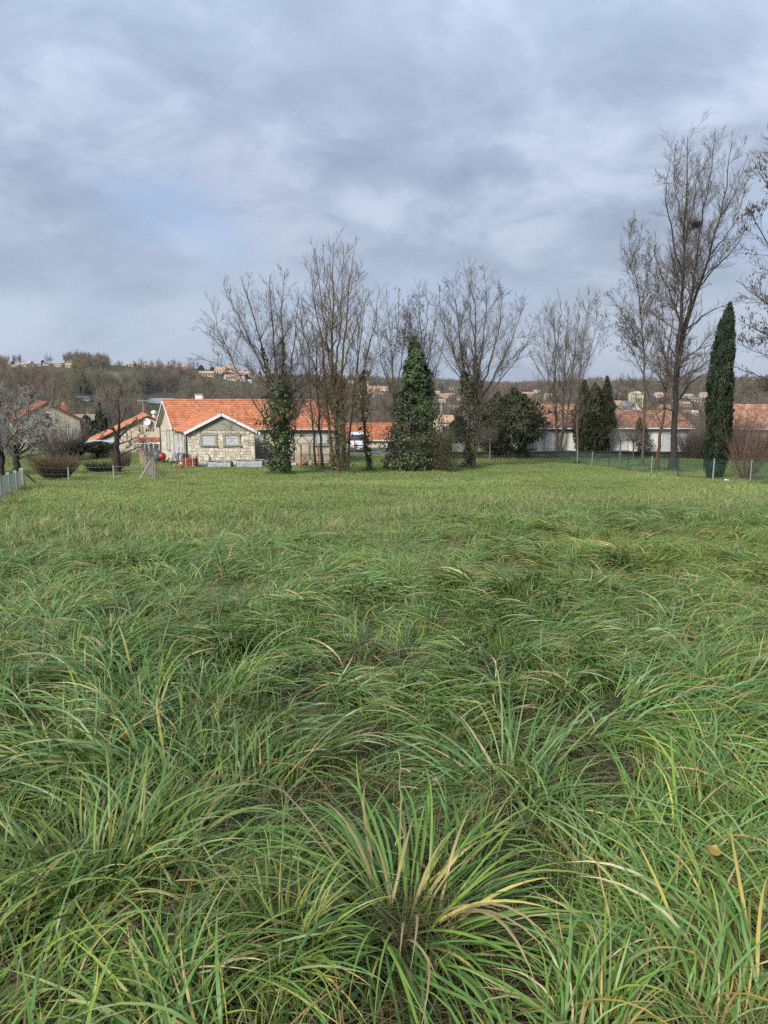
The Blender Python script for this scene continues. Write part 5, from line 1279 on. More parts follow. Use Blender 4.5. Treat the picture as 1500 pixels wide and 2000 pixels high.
def pick_cols(rng, pal, n, p=None): return pal[rng.choice(len(pal), n, p=p)] * rng.uniform(.75, 1.3, (n, 1))
def sleeve(b, rng, path, rad, n, size, pal, clump=.35, p=None, seed=0, aspect=1.3):
    """leaves round a path (K,3) with radius rad (K,): an uneven coat of ivy"""
    path = np.asarray(path, float); K = len(path); t = rng.random(n) * (K - 1); i = np.minimum(t.astype(int), K - 2); f = (t - i)
    c = path[i] * (1 - f)[:, None] + path[i + 1] * f[:, None]; r = np.asarray(rad)[i] * (1 - f) + np.asarray(rad)[i + 1] * f
    az = rng.random(n) * 2 * pi
    lump = 1 + clump * (2 * vnoise(az * 1.2 + seed * 9, c[:, 2] * 1.6, .9, seed) - 1) + clump * .8 * (2 * vnoise(az * 3 + 5, c[:, 2] * 3.5, .9, seed + 3) - 1)
    rr = r * lump * rng.uniform(.62, 1.06, n)
    o = np.stack([np.cos(az), np.sin(az), 0 * az], -1)
    tone = .62 + .85 * vnoise(az * 1.7 + seed, c[:, 2] * 2.1, .9, seed + 5)[:, None]
    leaf_quads(b, rng, c + o * rr[:, None] + np.array([0, 0, 1]) * rng.normal(0, .05, (n, 1)), o + np.array([0, 0, .45]), size * (.75 + .5 * rng.random(n)), pick_cols(rng, pal, n, p) * tone, aspect)
def polys(b, P, R, sides, c=(1, 1, 1)):
    if len(P) == 0: return
    V, F = tubes(P, R, sides); b.add(V, F, c)
def hanging_keys(rng, tips, n, size=.16):
    b = MB(); i = rng.integers(0, len(tips), n); C = tips[i] + rng.normal(0, .06, (n, 3)) - np.array([0, 0, size * .5])
    leaf_quads(b, rng, C, nrm(rng.normal(0, 1, (n, 3)) * np.array([1, 1, .2])), size, np.ones((n, 3)) * rng.uniform(.6, 1.3, (n, 1)), 2.6, 2.5)
    return b
def bare_tree(name, base, label, limbs_, seed, barkm='bark', twigm='twig', dens=1.0, keys=0, ivy=None, group=None, sec=None, trop=.8, cat='tree', l1=(1.0, 3.2), flare=1.0, keysize=.16, twl=1.0, droop=None, ysc=1.0):
    """limbs_: list of (pts, r0, r1); pts in photo pixels at base depth"""
    rng = np.random.default_rng(seed); base = np.asarray(base, float); Y = base[1]; TREE_BASES.append(base)
    y0 = limbs_[0][0][0][1]; limbs_ = [([(p[0], y0 - (y0 - p[1]) * ysc, *p[2:]) for p in pts], a, c) for pts, a, c in limbs_]
    root = thing(name, base, label, cat, group)
    tb = MB(); cb = MB(); n = 16
    LP, LR = [], []
    for k, (pts, r0, r1) in enumerate(limbs_):
        Q, R = limb(pts, Y, r0 * .9, r1, n, .045, rng)
        if abs(pts[0][1] - limbs_[0][0][0][1]) < 8:      # starts at the ground: sink it and flare it
            Q[0, 2] = G(Q[0, 0], Q[0, 1]) - .15; R = R.copy(); R[0] *= 1.55 * flare; R[1] *= 1.12
        tb.tube(Q, R, 9 if r0 > .09 else 7, caps=False); LP.append(Q); LR.append(R)
    LP = np.array(LP); LR = np.array(LR)
    LRk = LR * .85
    P1, R1 = kids(rng, LP, LRk, 1.9 * dens, .2, 1.0, .70, .46, .45, l1[1], 7, trop * .55, .12, .45, .32, .010, .84)
    P2, R2 = kids(rng, P1, R1, 4.4 * dens, .12, 1.0, .66, .46, .3, 1.5 * twl, 4, trop * .5, .13, .55, .5, .0070, .5)
    P3, R3 = kids(rng, P2, R2, 6.0 * dens, .12, 1.0, .62, .5, .2, .7 * twl, 3, trop * .4, .15, .7, .6, .0052, .45)
    P2b, R2b = kids(rng, LP, LRk, 2.6 * dens, .3, 1.0, .75, .2, .25, .9, 4, trop * .6, .13, .3, .5, .0065, .6)
    P3b, R3b = kids(rng, P2b, R2b, 4.2 * dens, .2, 1.0, .65, .5, .2, .5, 3, trop * .4, .15, .7, .6, .0052, .4)
    polys(cb, P1, R1, 5); polys(cb, P2, R2, 4)
    for p, r in ((P3, R3), (P2b, R2b), (P3b, R3b)): polys(cb, p, r, 3)
    tb.build('trunk', M[barkm], root, smooth_=True)
    cb.build('crown', M[twigm], root, smooth_=True, kind='stuff')
    if keys:
        tips = np.concatenate([P3[:, -1], P3[:, 1], P3b[:, -1], P2[:, -1]])
        sel = vnoise(tips[:, 0] * 1.0 + tips[:, 1], tips[:, 2], 1.3, seed) > .42
        hanging_keys(rng, tips[sel] if sel.any() else tips, keys, keysize).build('seed_clusters', M['keys'], root, kind='stuff')
    if ivy:
        ib = MB()
        for (pts, rad, cnt, size, pal) in ivy:
            P = np.array([at(p[0], p[1], Y + (p[2] if len(p) > 2 else 0)) for p in pts])
            sleeve(ib, rng, P, rad, cnt, size, pal, .55, None, seed)
        ib.build('ivy', M['ivy'], root, kind='stuff')
    return root
def twig_tangle(b, rng, C, spread, n, L, r, up=.2, n_seg=5, out=None):
    """n thin crooked twigs round centre(s)"""
    C = np.asarray(C, float)
    p = C[rng.integers(0, len(C), n)] + rng.normal(0, 1, (n, 3)) * np.asarray(spread)
    d = nrm(rng.normal(0, 1, (n, 3)) + np.array([0, 0, up])) if out is None else nrm(out + rng.normal(0, .5, (n, 3)))
    Ls = L * rng.uniform(.5, 1.4, n); Q = np.empty((n, n_seg, 3)); Q[:, 0] = p
    for k in range(1, n_seg):
        d = nrm(d + rng.normal(0, .22, d.shape)); Q[:, k] = Q[:, k - 1] + d * (Ls / (n_seg - 1))[:, None]
    R = r * np.linspace(1, .4, n_seg)[None] * rng.uniform(.6, 1.3, (n, 1))
    polys(b, Q, R, 3); return Q, R

# --- the row of bare trees along the bottom of the field
bA = hitg(548, 928)
bare_tree('ivied_tree', bA, 'bare many-stemmed tree with a fat ivy column, in front of the stone house roof', [
    ([(540, 928), (535, 800, .3), (521, 720, .2), (505, 640), (484, 570, -.2), (471, 520, -.3)], .15, .012),
    ([(548, 928), (544, 760, -.3), (534, 650, -.4), (528, 570, -.6), (527, 518, -.6)], .17, .014),
    ([(556, 927), (557, 740, .4), (552, 640, .7), (549, 570, 1.0), (556, 515, 1.2)], .15, .012),
    ([(562, 927), (562, 740, -.3), (571, 680, -.6), (578, 620, -.9), (583, 560, -1)], .13, .012),
    ([(536, 860, .2), (511, 800, .6), (489, 767, .9), (463, 718, 1.1), (440, 660, 1.4), (420, 610, 1.6), (409, 566, 1.8)], .085, .01),
    ([(522, 725, .2), (497, 670, -.6), (466, 600, -1.2), (445, 560, -1.4), (436, 538, -1.5)], .065, .01),
    ([(463, 718, 1.1), (425, 700, 1.5), (392, 690, 1.8), (376, 694, 2.0)], .035, .008),
    ([(440, 660, 1.4), (405, 640, 1.0), (382, 622, .8), (373, 630, .7)], .03, .007),
    ([(560, 720, -.3), (585, 690, -.8), (592, 650, -1.0), (590, 610, -1.2)], .05, .01),
    ([(533, 845, -.6), (500, 838, -1.4), (465, 850, -2.0), (432, 872, -2.3)], .025, .006),
    ([(535, 830, -.6), (500, 812, -1.6), (470, 815, -2.3), (440, 832, -2.6)], .025, .006),
    ([(533, 870, -.6), (505, 862, -1.6), (478, 872, -2.0), (455, 884, -2.2)], .022, .006),
], 21, 'bark', 'twig', 1.2, ysc=.955, ivy=[
    ([(546, 928), (548, 900), (548, 860), (547, 820), (546, 780), (545, 755), (543, 735)], [.36, .58, .92, .98, .86, .66, .26], 6000, .16, IVY),
    ([(537, 780), (530, 745), (519, 705), (512, 680)], [.35, .25, .18, .1], 420, .12, IVY),
    ([(556, 770), (558, 735), (553, 690), (551, 660)], [.4, .3, .18, .1], 520, .12, IVY)])
bB = hitg(660, 927)
bare_tree('ivied_tree', bB, 'tallest bare tree of the middle row, ochre mossy stems rising to a spire', [
    ([(662, 928), (655, 800), (650, 700), (649, 600), (649, 520), (651, 450)], .20, .012),
    ([(671, 926), (667, 800, -.4), (669, 700, -.5), (676, 600, -.7), (685, 520, -.9), (691, 468, -1)], .17, .012),
    ([(650, 926), (641, 800, .5), (632, 700, .7), (622, 620, 1), (612, 555, 1.2), (606, 498, 1.3)], .15, .012),
    ([(678, 924), (688, 790, .4), (698, 700, .8), (707, 620, 1), (714, 565, 1.2), (716, 545, 1.2)], .11, .01),
    ([(650, 740), (638, 650, -1), (626, 560, -1.4), (618, 500, -1.6), (616, 466, -1.6)], .08, .01),
    ([(655, 720), (664, 620, 1), (668, 540, 1.4), (670, 480, 1.5), (671, 452, 1.5)], .08, .01),
    ([(640, 780, .4), (612, 700, -.5), (594, 640, -1), (584, 590, -1.2), (583, 560, -1.3)], .07, .01),
    ([(668, 720, -.5), (690, 640, -1), (708, 585, -1.3), (722, 552, -1.5)], .06, .01),
    ([(649, 600), (636, 530, .5), (630, 480, .7), (632, 456, .8)], .05, .01),
    ([(672, 800), (700, 770, -.6), (722, 720, -.9), (735, 670, -1)], .05, .01),
], 22, 'bark_moss', 'twig_brown', 1.15, ysc=.955, ivy=[
    ([(662, 926), (664, 890), (662, 850), (660, 810), (655, 770), (652, 730)], [.55, .72, .72, .6, .42, .2], 1700, .14, BROWNIVY)], l1=(.9, 2.6), trop=1.1)
def front_tangle(px0, px1, py0, py1, Y, n, seed, root, mt='twig_olive', L=1.0, r=.008, name='dead_twigs', sy=.6):
    rng = np.random.default_rng(seed); b = MB()
    C = np.array([at(rng.uniform(px0, px1), rng.uniform(py0, py1), Y + rng.normal(0, sy)) for _ in range(80)])
    Q, R = twig_tangle(b, rng, C, (.2, .3, .2), n, L, r, .1, 5)
    P2, R2 = kids(rng, Q, R, 2.4, .2, 1, .8, .4, .15, .5, 4, 0, .2, .6, .5, .003)
    polys(b, P2, R2, 3); b.build(name, M[mt], root, kind='stuff', smooth_=True)
ob = [o for o in scene.objects if o.name == 'ivied_tree.001'][0]
front_tangle(622, 715, 740, 900, bB[1] - .5, 240, 5, ob)
def slim(name, px, py, label, pts, r0, seed, barkm='bark_dark', **kw):
    b = hitg(px, py)
    return bare_tree(name, b, label, [(pts, r0, .01)] + kw.pop('more', []), seed, barkm, kw.pop('twigm', 'twig'), kw.pop('dens', .9), **kw)
slim('slim_tree', 617, 916, 'thin dark bare trunk just left of the tallest middle tree, slightly bent', [(617, 916), (612, 840), (606, 760), (604, 700), (600, 640), (596, 600)], .105, 31, more=[([(606, 760), (592, 700, .5), (580, 650, .7), (572, 610, .8)], .05, .01)])
slim('slim_tree', 629, 919, 'straighter dark bare trunk standing between the bent thin one and the tallest tree', [(629, 919), (624, 840), (620, 760), (617, 700), (612, 640), (607, 585)], .125, 32, more=[([(620, 760), (632, 700, -.5), (640, 650, -.7), (643, 600, -.8)], .05, .01)])
bB2 = hitg(723, 922)
bare_tree('ivied_tree', bB2, 'narrow leaning trunk sleeved in dark ivy, right of the tallest tree', [
    ([(723, 922), (716, 880), (710, 840), (707, 780), (712, 720), (726, 660), (738, 600), (742, 565)], .12, .01),
    ([(708, 790), (716, 740, .6), (730, 700, .8), (748, 690, 1.0), (770, 668, 1.1)], .05, .008),
    ([(707, 780), (698, 720, -.5), (700, 660, -.8), (706, 600, -1)], .06, .01),
    ([(709, 820), (730, 800, -.5), (752, 790, -.8), (776, 800, -1)], .03, .006)], 23, 'bark', 'twig_olive', .8, ivy=[
    ([(724, 922), (717, 880), (712, 850), (709, 800), (708, 755), (712, 725)], [.22, .26, .42, .55, .42, .2], 1500, .13, BROWNIVY * .85)])
# ivied spire, the bushy base spreads round it
bC = hitg(812, 922)
def ivy_spire():
    rng = np.random.default_rng(24)
    root = thing('ivy_spire', bC, 'tall green spire of ivy smothering a dead tree, with a bushy skirt', 'tree')
    Y = bC[1]; tb = MB()
    P = np.array([at(812, 924, Y), at(811, 800, Y), at(809, 690, Y), at(808, 668, Y)]); P[0, 2] -= .1
    tb.tube(P, [.3, .22, .12, .05], 9); tb.build('trunk', M['bark'], root, smooth_=True)
    ib = MB()
    pts = [(813, 926), (812, 895), (812, 860), (811, 830), (812, 800), (813, 770), (813, 745), (812, 720), (810, 695), (809, 675), (808, 661)]
    rad = [2.3, 2.4, 2.0, 1.62, 1.32, 1.08, .93, .76, .52, .30, .03]
    PP = np.array([at(a, c, Y) for a, c in pts])
    sleeve(ib, rng, PP, np.array(rad), 13000, .17, IVY * .85, .42, None, 3)
    sleeve(ib, rng, PP[4:], np.array(rad)[4:] * 1.06, 3200, .16, IVY * 1.15, .5, None, 3)
    ib.build('ivy', M['ivy'], root, kind='stuff')
    sb = MB(); C = np.array([at(rng.uniform(752, 872), rng.uniform(850, 922), Y + rng.uniform(-1.6, .6)) for _ in range(90)])
    C[:, 2] = np.maximum(C[:, 2], H(C[:, 0], C[:, 1]) + .05)
    out = nrm(np.array([.75, -.4, .15]))
    Q, R = twig_tangle(sb, rng, C, (.15, .3, .12), 900, 1.1, .009, 0, 5, out)
    C2 = np.array([at(rng.uniform(826, 880), rng.uniform(840, 918), Y + rng.uniform(-1.2, .4)) for _ in range(60)])
    Q2, R2 = twig_tangle(sb, rng, C2, (.2, .3, .2), 1100, .9, .007, .2, 5, nrm(np.array([.5, -.3, -.25])))
    P3, R3 = kids(rng, np.concatenate([Q, Q2]), np.concatenate([R, R2]), 2.0, .2, 1, .7, .4, .15, .5, 4, 0, .2, .6, .5, .003); polys(sb, P3, R3, 3)
    sb.build('dead_twigs', M['twig_olive'], root, kind='stuff', smooth_=True)
    lb = MB(); n = 4800
    C3 = np.array([at(rng.uniform(748, 876), 925 - 85 * rng.random() ** 1.3, Y + rng.uniform(-1.5, .5)) for _ in range(n)])
    edge = np.abs((np.array([750 + F_PX * c[0] / c[1] for c in C3]) - 812) / 66); C3 = C3[edge < 1.05 - .35 * (C3[:, 2] - bC[2]) / 2.8]
    leaf_quads(lb, rng, C3, np.tile([.1, -.6, .5], (len(C3), 1)), .13, pick_cols(rng, BROWNIVY, len(C3)))
    lb.build('undergrowth_leaves', M['ivy'], root, kind='stuff')
ivy_spire()
bD = hitg(920, 915)
bare_tree('ivied_tree', bD, 'round-crowned bare tree with two ivied stems, right of the ivy spire', [
    ([(913, 914), (916, 840), (916, 780), (906, 735), (900, 660, .5), (890, 590, .8), (882, 540, 1)], .17, .012),
    ([(923, 915), (931, 850), (934, 800), (931, 740), (929, 660, -.5), (926, 580, -.7), (906, 514, -.8)], .18, .012),
    ([(932, 750), (942, 670, .7), (950, 600, 1), (952, 550, 1.1), (946, 522, 1.1)], .09, .01),
    ([(934, 770), (960, 700, -.8), (978, 630, -1.2), (980, 580, -1.4), (972, 540, -1.5)], .10, .01),
    ([(935, 790), (968, 725, .8), (996, 672, 1.2), (1015, 620, 1.5), (1018, 575, 1.6)], .09, .01),
    ([(936, 800), (965, 752, -.6), (1000, 712, -1.0), (1028, 672, -1.2), (1042, 622, -1.4)], .075, .01),
    ([(906, 735), (886, 690, -.6), (868, 640, -.9), (858, 590, -1), (860, 550, -1)], .08, .01),
    ([(908, 745), (880, 712, .8), (860, 680, 1.0), (846, 640, 1.2)], .05, .008),
    ([(929, 680), (918, 610, .8), (916, 560, 1.1), (922, 518, 1.2)], .07, .01),
    ([(968, 725), (1005, 700, 1.6), (1030, 694, 1.9), (1048, 690, 2.0)], .03, .007),
    ([(938, 832), (960, 815, -1), (985, 803, -1.8), (1008, 806, -2.2), (1020, 830, -2.4)], .04, .008),
], 25, 'bark', 'twig', 1.2, ysc=.985, ivy=[
    ([(914, 913), (914, 880), (917, 840), (917, 800), (916, 770), (910, 745), (905, 728)], [.32, .42, .62, .72, .62, .42, .18], 2900, .14, BROWNIVY),
    ([(932, 790), (932, 755), (930, 725), (929, 695)], [.45, .48, .32, .1], 900, .13, BROWNIVY)], keys=350, keysize=.12)
# trees behind the row
def behind(px, py, label, limbs_, seed, **kw): return bare_tree('bare_tree', hitg(px, py), label, limbs_, seed, **kw)
behind(772, 905, 'bare tree with dry seed bunches, mostly hidden left behind the ivy spire', [
    ([(772, 905), (769, 800), (766, 720), (762, 640), (756, 570)], .13, .01),
    ([(770, 800), (782, 720, .8), (792, 640, 1), (798, 585, 1.2)], .08, .01),
    ([(769, 780), (748, 720, -.6), (738, 660, -1), (735, 600, -1)], .07, .01),
    ([(766, 720), (776, 650, -1), (780, 600, -1.2), (778, 562, -1.3)], .06, .01)], 41, keys=600, dens=1.05, keysize=.17)
behind(828, 903, 'bare tree with dry seed bunches, rising right behind the ivy spire', [
    ([(828, 903), (826, 780), (824, 700), (820, 620), (816, 556)], .14, .01),
    ([(826, 760), (840, 690, .8), (850, 630, 1.2), (852, 580, 1.3)], .08, .01),
    ([(826, 760), (806, 690, -.8), (800, 630, -1), (798, 575, -1.2)], .08, .01),
    ([(827, 790), (848, 740, .6), (862, 690, .8), (872, 640, 1), (876, 610, 1)], .06, .01),
    ([(824, 700), (832, 640, -1), (836, 590, -1.1), (832, 560, -1.2)], .06, .01)], 42, keys=650, dens=1.05, keysize=.17)
# beyond the low wall on the right
bE = gp((1092 - 750) / F_PX * 71.2, 71.2)
bare_tree('vase_tree', bE, 'bare vase-shaped tree forking low before the white house wall', [
    ([(1091, 893), (1087, 855), (1085, 800), (1084, 720), (1082, 650), (1080, 588)], .17, .012),
    ([(1094, 893), (1096, 855), (1100, 800), (1103, 720), (1106, 650, .5), (1112, 600, .6)], .15, .012),
    ([(1095, 870), (1106, 830), (1112, 780, .8), (1120, 700, 1), (1128, 640, 1.2), (1132, 590, 1.2)], .11, .01),
    ([(1087, 830), (1074, 760, -.8), (1064, 700, -1), (1060, 650, -1), (1066, 600, -1)], .07, .01),
    ([(1086, 790), (1060, 735, .8), (1044, 705, 1), (1034, 690, 1.1)], .045, .008),
    ([(1084, 700), (1094, 640, -1), (1096, 600, -1), (1092, 578, -1)], .06, .01)], 26, 'bark', 'twig', 1.1, keys=250, trop=1.0)
slim('slim_tree', 1128, 906, 'slim pale-stemmed bare tree at the first concrete fence post', [(1128, 906), (1127, 850), (1127, 790), (1132, 720), (1142, 640), (1152, 562)], .10, 33, barkm='bark_grey', more=[
    ([(1127, 800), (1118, 740, .5), (1112, 690, .8), (1108, 640, .9)], .05, .01), ([(1130, 760), (1150, 700, -.5), (1164, 640, -.8), (1168, 590, -.9)], .055, .01),
    ([(1132, 720), (1160, 690, .6), (1176, 650, .8), (1182, 620, .9)], .04, .008), ([(1127, 820), (1150, 800, -.8), (1170, 806, -1.2), (1186, 820, -1.4)], .03, .006), ([(1127, 830), (1108, 822, -.8), (1095, 836, -1)], .025, .006)], dens=1.1, keys=220)
slim('slim_tree', 1253, 914, 'slender tall bare tree hung with dark seed clusters, left of the giant tree', [(1253, 914), (1257, 850), (1260, 780), (1259, 700), (1254, 620), (1246, 540), (1236, 470), (1226, 412)], .13, 34, barkm='bark', more=[
    ([(1259, 720), (1235, 670, .6), (1215, 640, .8), (1196, 628, 1.0), (1188, 600, 1)], .05, .008), ([(1257, 660), (1228, 610, -.6), (1205, 575, -.9), (1190, 552, -1)], .045, .008),
    ([(1250, 590), (1262, 530, .5), (1268, 480, .7), (1266, 440, .8)], .045, .008), ([(1260, 760), (1230, 738, -.8), (1205, 740, -1.2), (1186, 750, -1.4)], .04, .007),
    ([(1246, 540), (1226, 500, .4), (1215, 470, .5), (1214, 440, .6)], .035, .008), ([(1259, 700), (1278, 650, .6), (1288, 600, .9), (1290, 560, 1)], .045, .008),
    ([(1258, 800), (1285, 775, -.8), (1305, 770, -1.2)], .035, .006), ([(1254, 620), (1275, 560, -.8), (1290, 520, -1)], .035, .008)], dens=1.5, keys=1300, keysize=.16, ysc=.93)
slim('slim_tree', 1284, 920, 'reddish-barked trunk leaning towards the giant tree', [(1283, 920), (1290, 850), (1298, 780), (1305, 700), (1313, 620), (1320, 560)], .15, 35, barkm='bark_red', more=[
    ([(1292, 830), (1275, 790, .5), (1262, 760, .8), (1250, 745, .9)], .04, .008), ([(1300, 760), (1285, 700, -.5), (1280, 650, -.7)], .045, .008)], dens=.8)
bG = hitg(1311, 922)
bG_root = bare_tree('giant_tree', bG, 'tallest bare tree in view, dark forked trunk with a bird nest high up', [
    ([(1312, 922), (1318, 860), (1319, 800), (1322, 720), (1328, 640), (1333, 560), (1336, 470), (1338, 390), (1340, 310), (1343, 236)], .27, .014),
    ([(1326, 680), (1342, 610, .6), (1362, 550, .9), (1385, 480, 1.2), (1408, 400, 1.4), (1420, 320, 1.5), (1432, 244, 1.5)], .15, .012),
    ([(1327, 650), (1348, 580, -.6), (1358, 510, -1), (1366, 440, -1.2), (1378, 370, -1.3), (1390, 300, -1.3), (1398, 242, -1.3)], .12, .012),
    ([(1330, 620), (1310, 560, .8), (1292, 520, 1.1), (1278, 480, 1.3), (1280, 430, 1.3)], .08, .01),
    ([(1334, 530), (1318, 460, -.8), (1306, 400, -1), (1300, 340, -1.2), (1310, 270, -1.2)], .08, .01),
    ([(1337, 430), (1322, 370, .8), (1316, 310, 1), (1320, 250, 1.1)], .055, .01),
    ([(1324, 700), (1300, 640, -1), (1282, 600, -1.4), (1268, 580, -1.5)], .06, .009),
    ([(1330, 640), (1375, 600, -1), (1415, 580, -1.6), (1450, 570, -2)], .07, .009),
    ([(1362, 550), (1400, 500, 1.6), (1432, 470, 2), (1458, 430, 2.2), (1470, 380, 2.3)], .07, .009),
    ([(1385, 480), (1420, 440, .8), (1445, 380, .6), (1462, 310, .5)], .055, .009),
    ([(1336, 470), (1350, 400, 1), (1360, 330, 1.2), (1368, 262, 1.3)], .06, .01),
    ([(1408, 400), (1438, 350, 1.4), (1452, 300, 1.4), (1466, 262, 1.4)], .045, .009),
    ([(1320, 780), (1345, 745, -1), (1372, 722, -1.6), (1400, 712, -2), (1440, 705, -2.4)], .07, .008),
    ([(1318, 800), (1300, 790, -1), (1284, 800, -1.4), (1262, 825, -1.7), (1258, 850, -1.8)], .055, .008),
    ([(1320, 760), (1345, 770, -.8), (1362, 800, -1.4), (1380, 808, -1.8), (1400, 812, -2.1)], .04, .007),
    ([(1322, 730), (1295, 722, .8), (1270, 712, 1.2), (1245, 700, 1.4)], .045, .007),
    ([(1320, 820), (1338, 815, -.8), (1352, 830, -1.2), (1360, 850, -1.4)], .035, .007),
    ([(1325, 700), (1360, 672, .8), (1395, 660, 1.3), (1430, 640, 1.6)], .055, .008),
], 27, 'bark_dark', 'twig', 1.2, keys=260, keysize=.15, l1=(1.0, 3.5), ysc=.955)
rb = MB(); rngn = np.random.default_rng(3); nestp = at(1360, 438, bG[1] - 1.0)
twig_tangle(rb, rngn, nestp[None], (.14, .14, .09), 240, .35, .012, 0)
for k in range(70):
    a = rngn.random() * 2 * pi; rb.tube([nestp + .2 * np.array([cos(a + s), sin(a + s), rngn.uniform(-.5, .4)]) for s in (0, .5, 1.0)], .014, 4)
nest = rb.build('bird_nest', M['bark_dark']); tag(nest, 'dark round bird nest of sticks wedged high in the giant bare tree', 'nest')
# right edge: its trunk stands outside the frame
bR = gp(19.8, 33.0)
bare_tree('key_laden_tree', bR, 'bare tree at the right edge reaching in with dark hanging seed bunches', [
    ([(1622, 958), (1620, 800), (1612, 650), (1600, 500), (1590, 380), (1580, 260)], .26, .02),
    ([(1612, 640), (1560, 560, -.6), (1515, 500, -.8), (1480, 450, -1), (1462, 390, -1)], .08, .008),
    ([(1606, 560), (1560, 470, .6), (1525, 410, .8), (1500, 360, 1), (1474, 318, 1)], .075, .008),
    ([(1616, 700), (1560, 640, .5), (1510, 600, .8), (1466, 570, 1), (1438, 548, 1)], .08, .008),
    ([(1618, 740), (1560, 690, -.8), (1510, 660, -1.2), (1470, 640, -1.4), (1442, 622, -1.5)], .07, .008),
    ([(1620, 790), (1560, 765, .5), (1510, 745, .8), (1465, 728, 1), (1435, 716, 1.1)], .07, .008),
    ([(1620, 830), (1570, 780, -1), (1530, 760, -1.5), (1490, 752, -2), (1452, 762, -2.3)], .055, .008),
    ([(1600, 500), (1560, 400, .8), (1530, 330, 1), (1508, 280, 1.1), (1498, 240, 1.1)], .07, .008),
    ([(1618, 760), (1570, 720, 1), (1525, 700, 1.4), (1480, 690, 1.7), (1450, 672, 1.8)], .05, .008),
    ([(1595, 430), (1630, 340), (1650, 270)], .09, .01), ([(1610, 620), (1680, 520), (1720, 420)], .1, .01)], 28, 'bark_dark', 'twig', 1.5, keys=3800, keysize=.15, trop=.3, l1=(.7, 2.4))

# --- evergreens
def conifer(name, base_px, Y, label, prof, n, size, pal, seed, group=None, cat='tree', aspect=2.6, clump=.2, sub=None, m='needle', depth=1.0, base=None, trunk=True):
    """prof: (px centre, py, half width in px) from the ground up"""
    rng = np.random.default_rng(seed); base = hitg(*base_px) if base is None else base
    Y = base[1] if Y is None else Y
    root = thing(name, base, label, cat, group)
    if trunk:
        tb = MB(); tb.tube([base - np.array([0, 0, .2]), base + np.array([0, 0, .8]), at(prof[-1][0], prof[-1][1] + 6, Y)], [.2, .16, .02], 8); tb.build('trunk', M['bark_dark'], root, smooth_=True)
    P = np.array([at(a, c, Y) for a, c, w in prof]); Rd = np.array([w / F_PX * Y for a, c, w in prof])
    b = MB(); sleeve_conifer(b, rng, P, Rd, n, size, pal, clump, seed, aspect)
    b.build('crown', M[m], root, kind='stuff'); return root
def sleeve_conifer(b, rng, path, rad, n, size, pal, clump, seed, aspect):
    K = len(path); seg = np.linalg.norm(np.diff(path, axis=0), axis=1) * (rad[1:] + rad[:-1] + .1); pr = seg / seg.sum()
    i = rng.choice(K - 1, n, p=pr); f = rng.random(n)
    c = path[i] * (1 - f)[:, None] + path[i + 1] * f[:, None]; r = rad[i] * (1 - f) + rad[i + 1] * f
    az = rng.random(n) * 2 * pi
    lump = 1 + clump * (2 * vnoise(az * 1.6 + seed, c[:, 2] * 1.3, .8, seed) - 1) + clump * (2 * vnoise(az * 4, c[:, 2] * 3.0, .8, seed + 2) - 1)
    rr = r * lump * (1 - .45 * rng.random(n) ** 2.2)
    o = np.stack([np.cos(az), np.sin(az), 0 * az], -1)
    C = c + o * rr[:, None]
    Nv = nrm(o + rng.normal(0, .5, (n, 3))); up = nrm(np.array([0, 0, 1.0]) + o * .35 + rng.normal(0, .28, (n, 3)))
    u = nrm(up - (up * Nv).sum(1, keepdims=True) * Nv); s = np.cross(Nv, u)
    L = (size * rng.uniform(.6, 1.4, n))[:, None]; W = L / aspect / 2
    V = np.stack([C - u * L * .5, C - s * W, C + u * L * .5 + Nv * L * .1, C + s * W], 1).reshape(-1, 3)
    k = np.arange(n)[:, None] * 4
    b.add(V, np.concatenate([k + np.array([[0, 2, 1]]), k + np.array([[0, 3, 2]])]), np.repeat(pick_cols(rng, pal, n) * (.6 + .9 * vnoise(az * 1.9 + seed, c[:, 2] * 1.5, .8, seed + 5)[:, None]), 4, 0))
conifer('cypress', (1398, 936), None, 'slender dark Italian cypress like a green pillar behind the wire fence', [(1397, 934, 12), (1397, 915, 17), (1398, 888, 22), (1401, 850, 23), (1404, 800, 23), (1408, 750, 21), (1412, 700, 20), (1417, 655, 16.5), (1421, 625, 12), (1425, 603, 6), (1426, 592, 1)], 15000, .22, CYPR, 51, clump=.18, aspect=3.2)
for (lab, pr, seed) in (
    ('left one of three merged dark conifers before the white house', [(1136, 886, 11), (1137, 860, 17), (1139, 820, 18), (1140, 785, 14), (1141, 755, 7), (1142, 742, 1)], 52),
    ('middle and widest of three merged dark conifers before the white house', [(1162, 886, 17), (1162, 860, 24), (1163, 820, 23), (1163, 785, 18), (1163, 760, 9), (1163, 748, 1)], 53),
    ('right and tallest-tipped of three merged dark conifers before the white house', [(1181, 884, 9), (1183, 855, 13), (1185, 820, 15), (1186, 785, 13), (1186, 760, 8), (1186, 735, 1)], 54)):
    conifer('garden_conifer', None, None, lab, pr, 5200, .26, np.concatenate([CONIF, np.array([[.07, .06, .028], [.06, .055, .022]])]), seed, group='three merged conifers', clump=.3, base=gp((pr[0][0] - 750) / F_PX * 71.0, 71.0))
def dark_bush(px, Yb, prof, label, seed, n, size=.22, pal=CONIF, name='evergreen_shrub', aspect=2.0, cat='shrub', m='needle', clump=.5):
    return conifer(name, None, None, label, prof, n, size, pal, seed, cat=cat, aspect=aspect, clump=clump, m=m, base=gp((px - 750) / F_PX * Yb, Yb))
dark_bush(1015, 71.2, [(1005, 890, 22), (1008, 865, 40), (1014, 835, 46), (1015, 805, 42), (1010, 785, 30), (1004, 768, 13), (1002, 758, 2)], 'broad dark evergreen shrub spreading left of the white house wall', 55, 9000, .26)
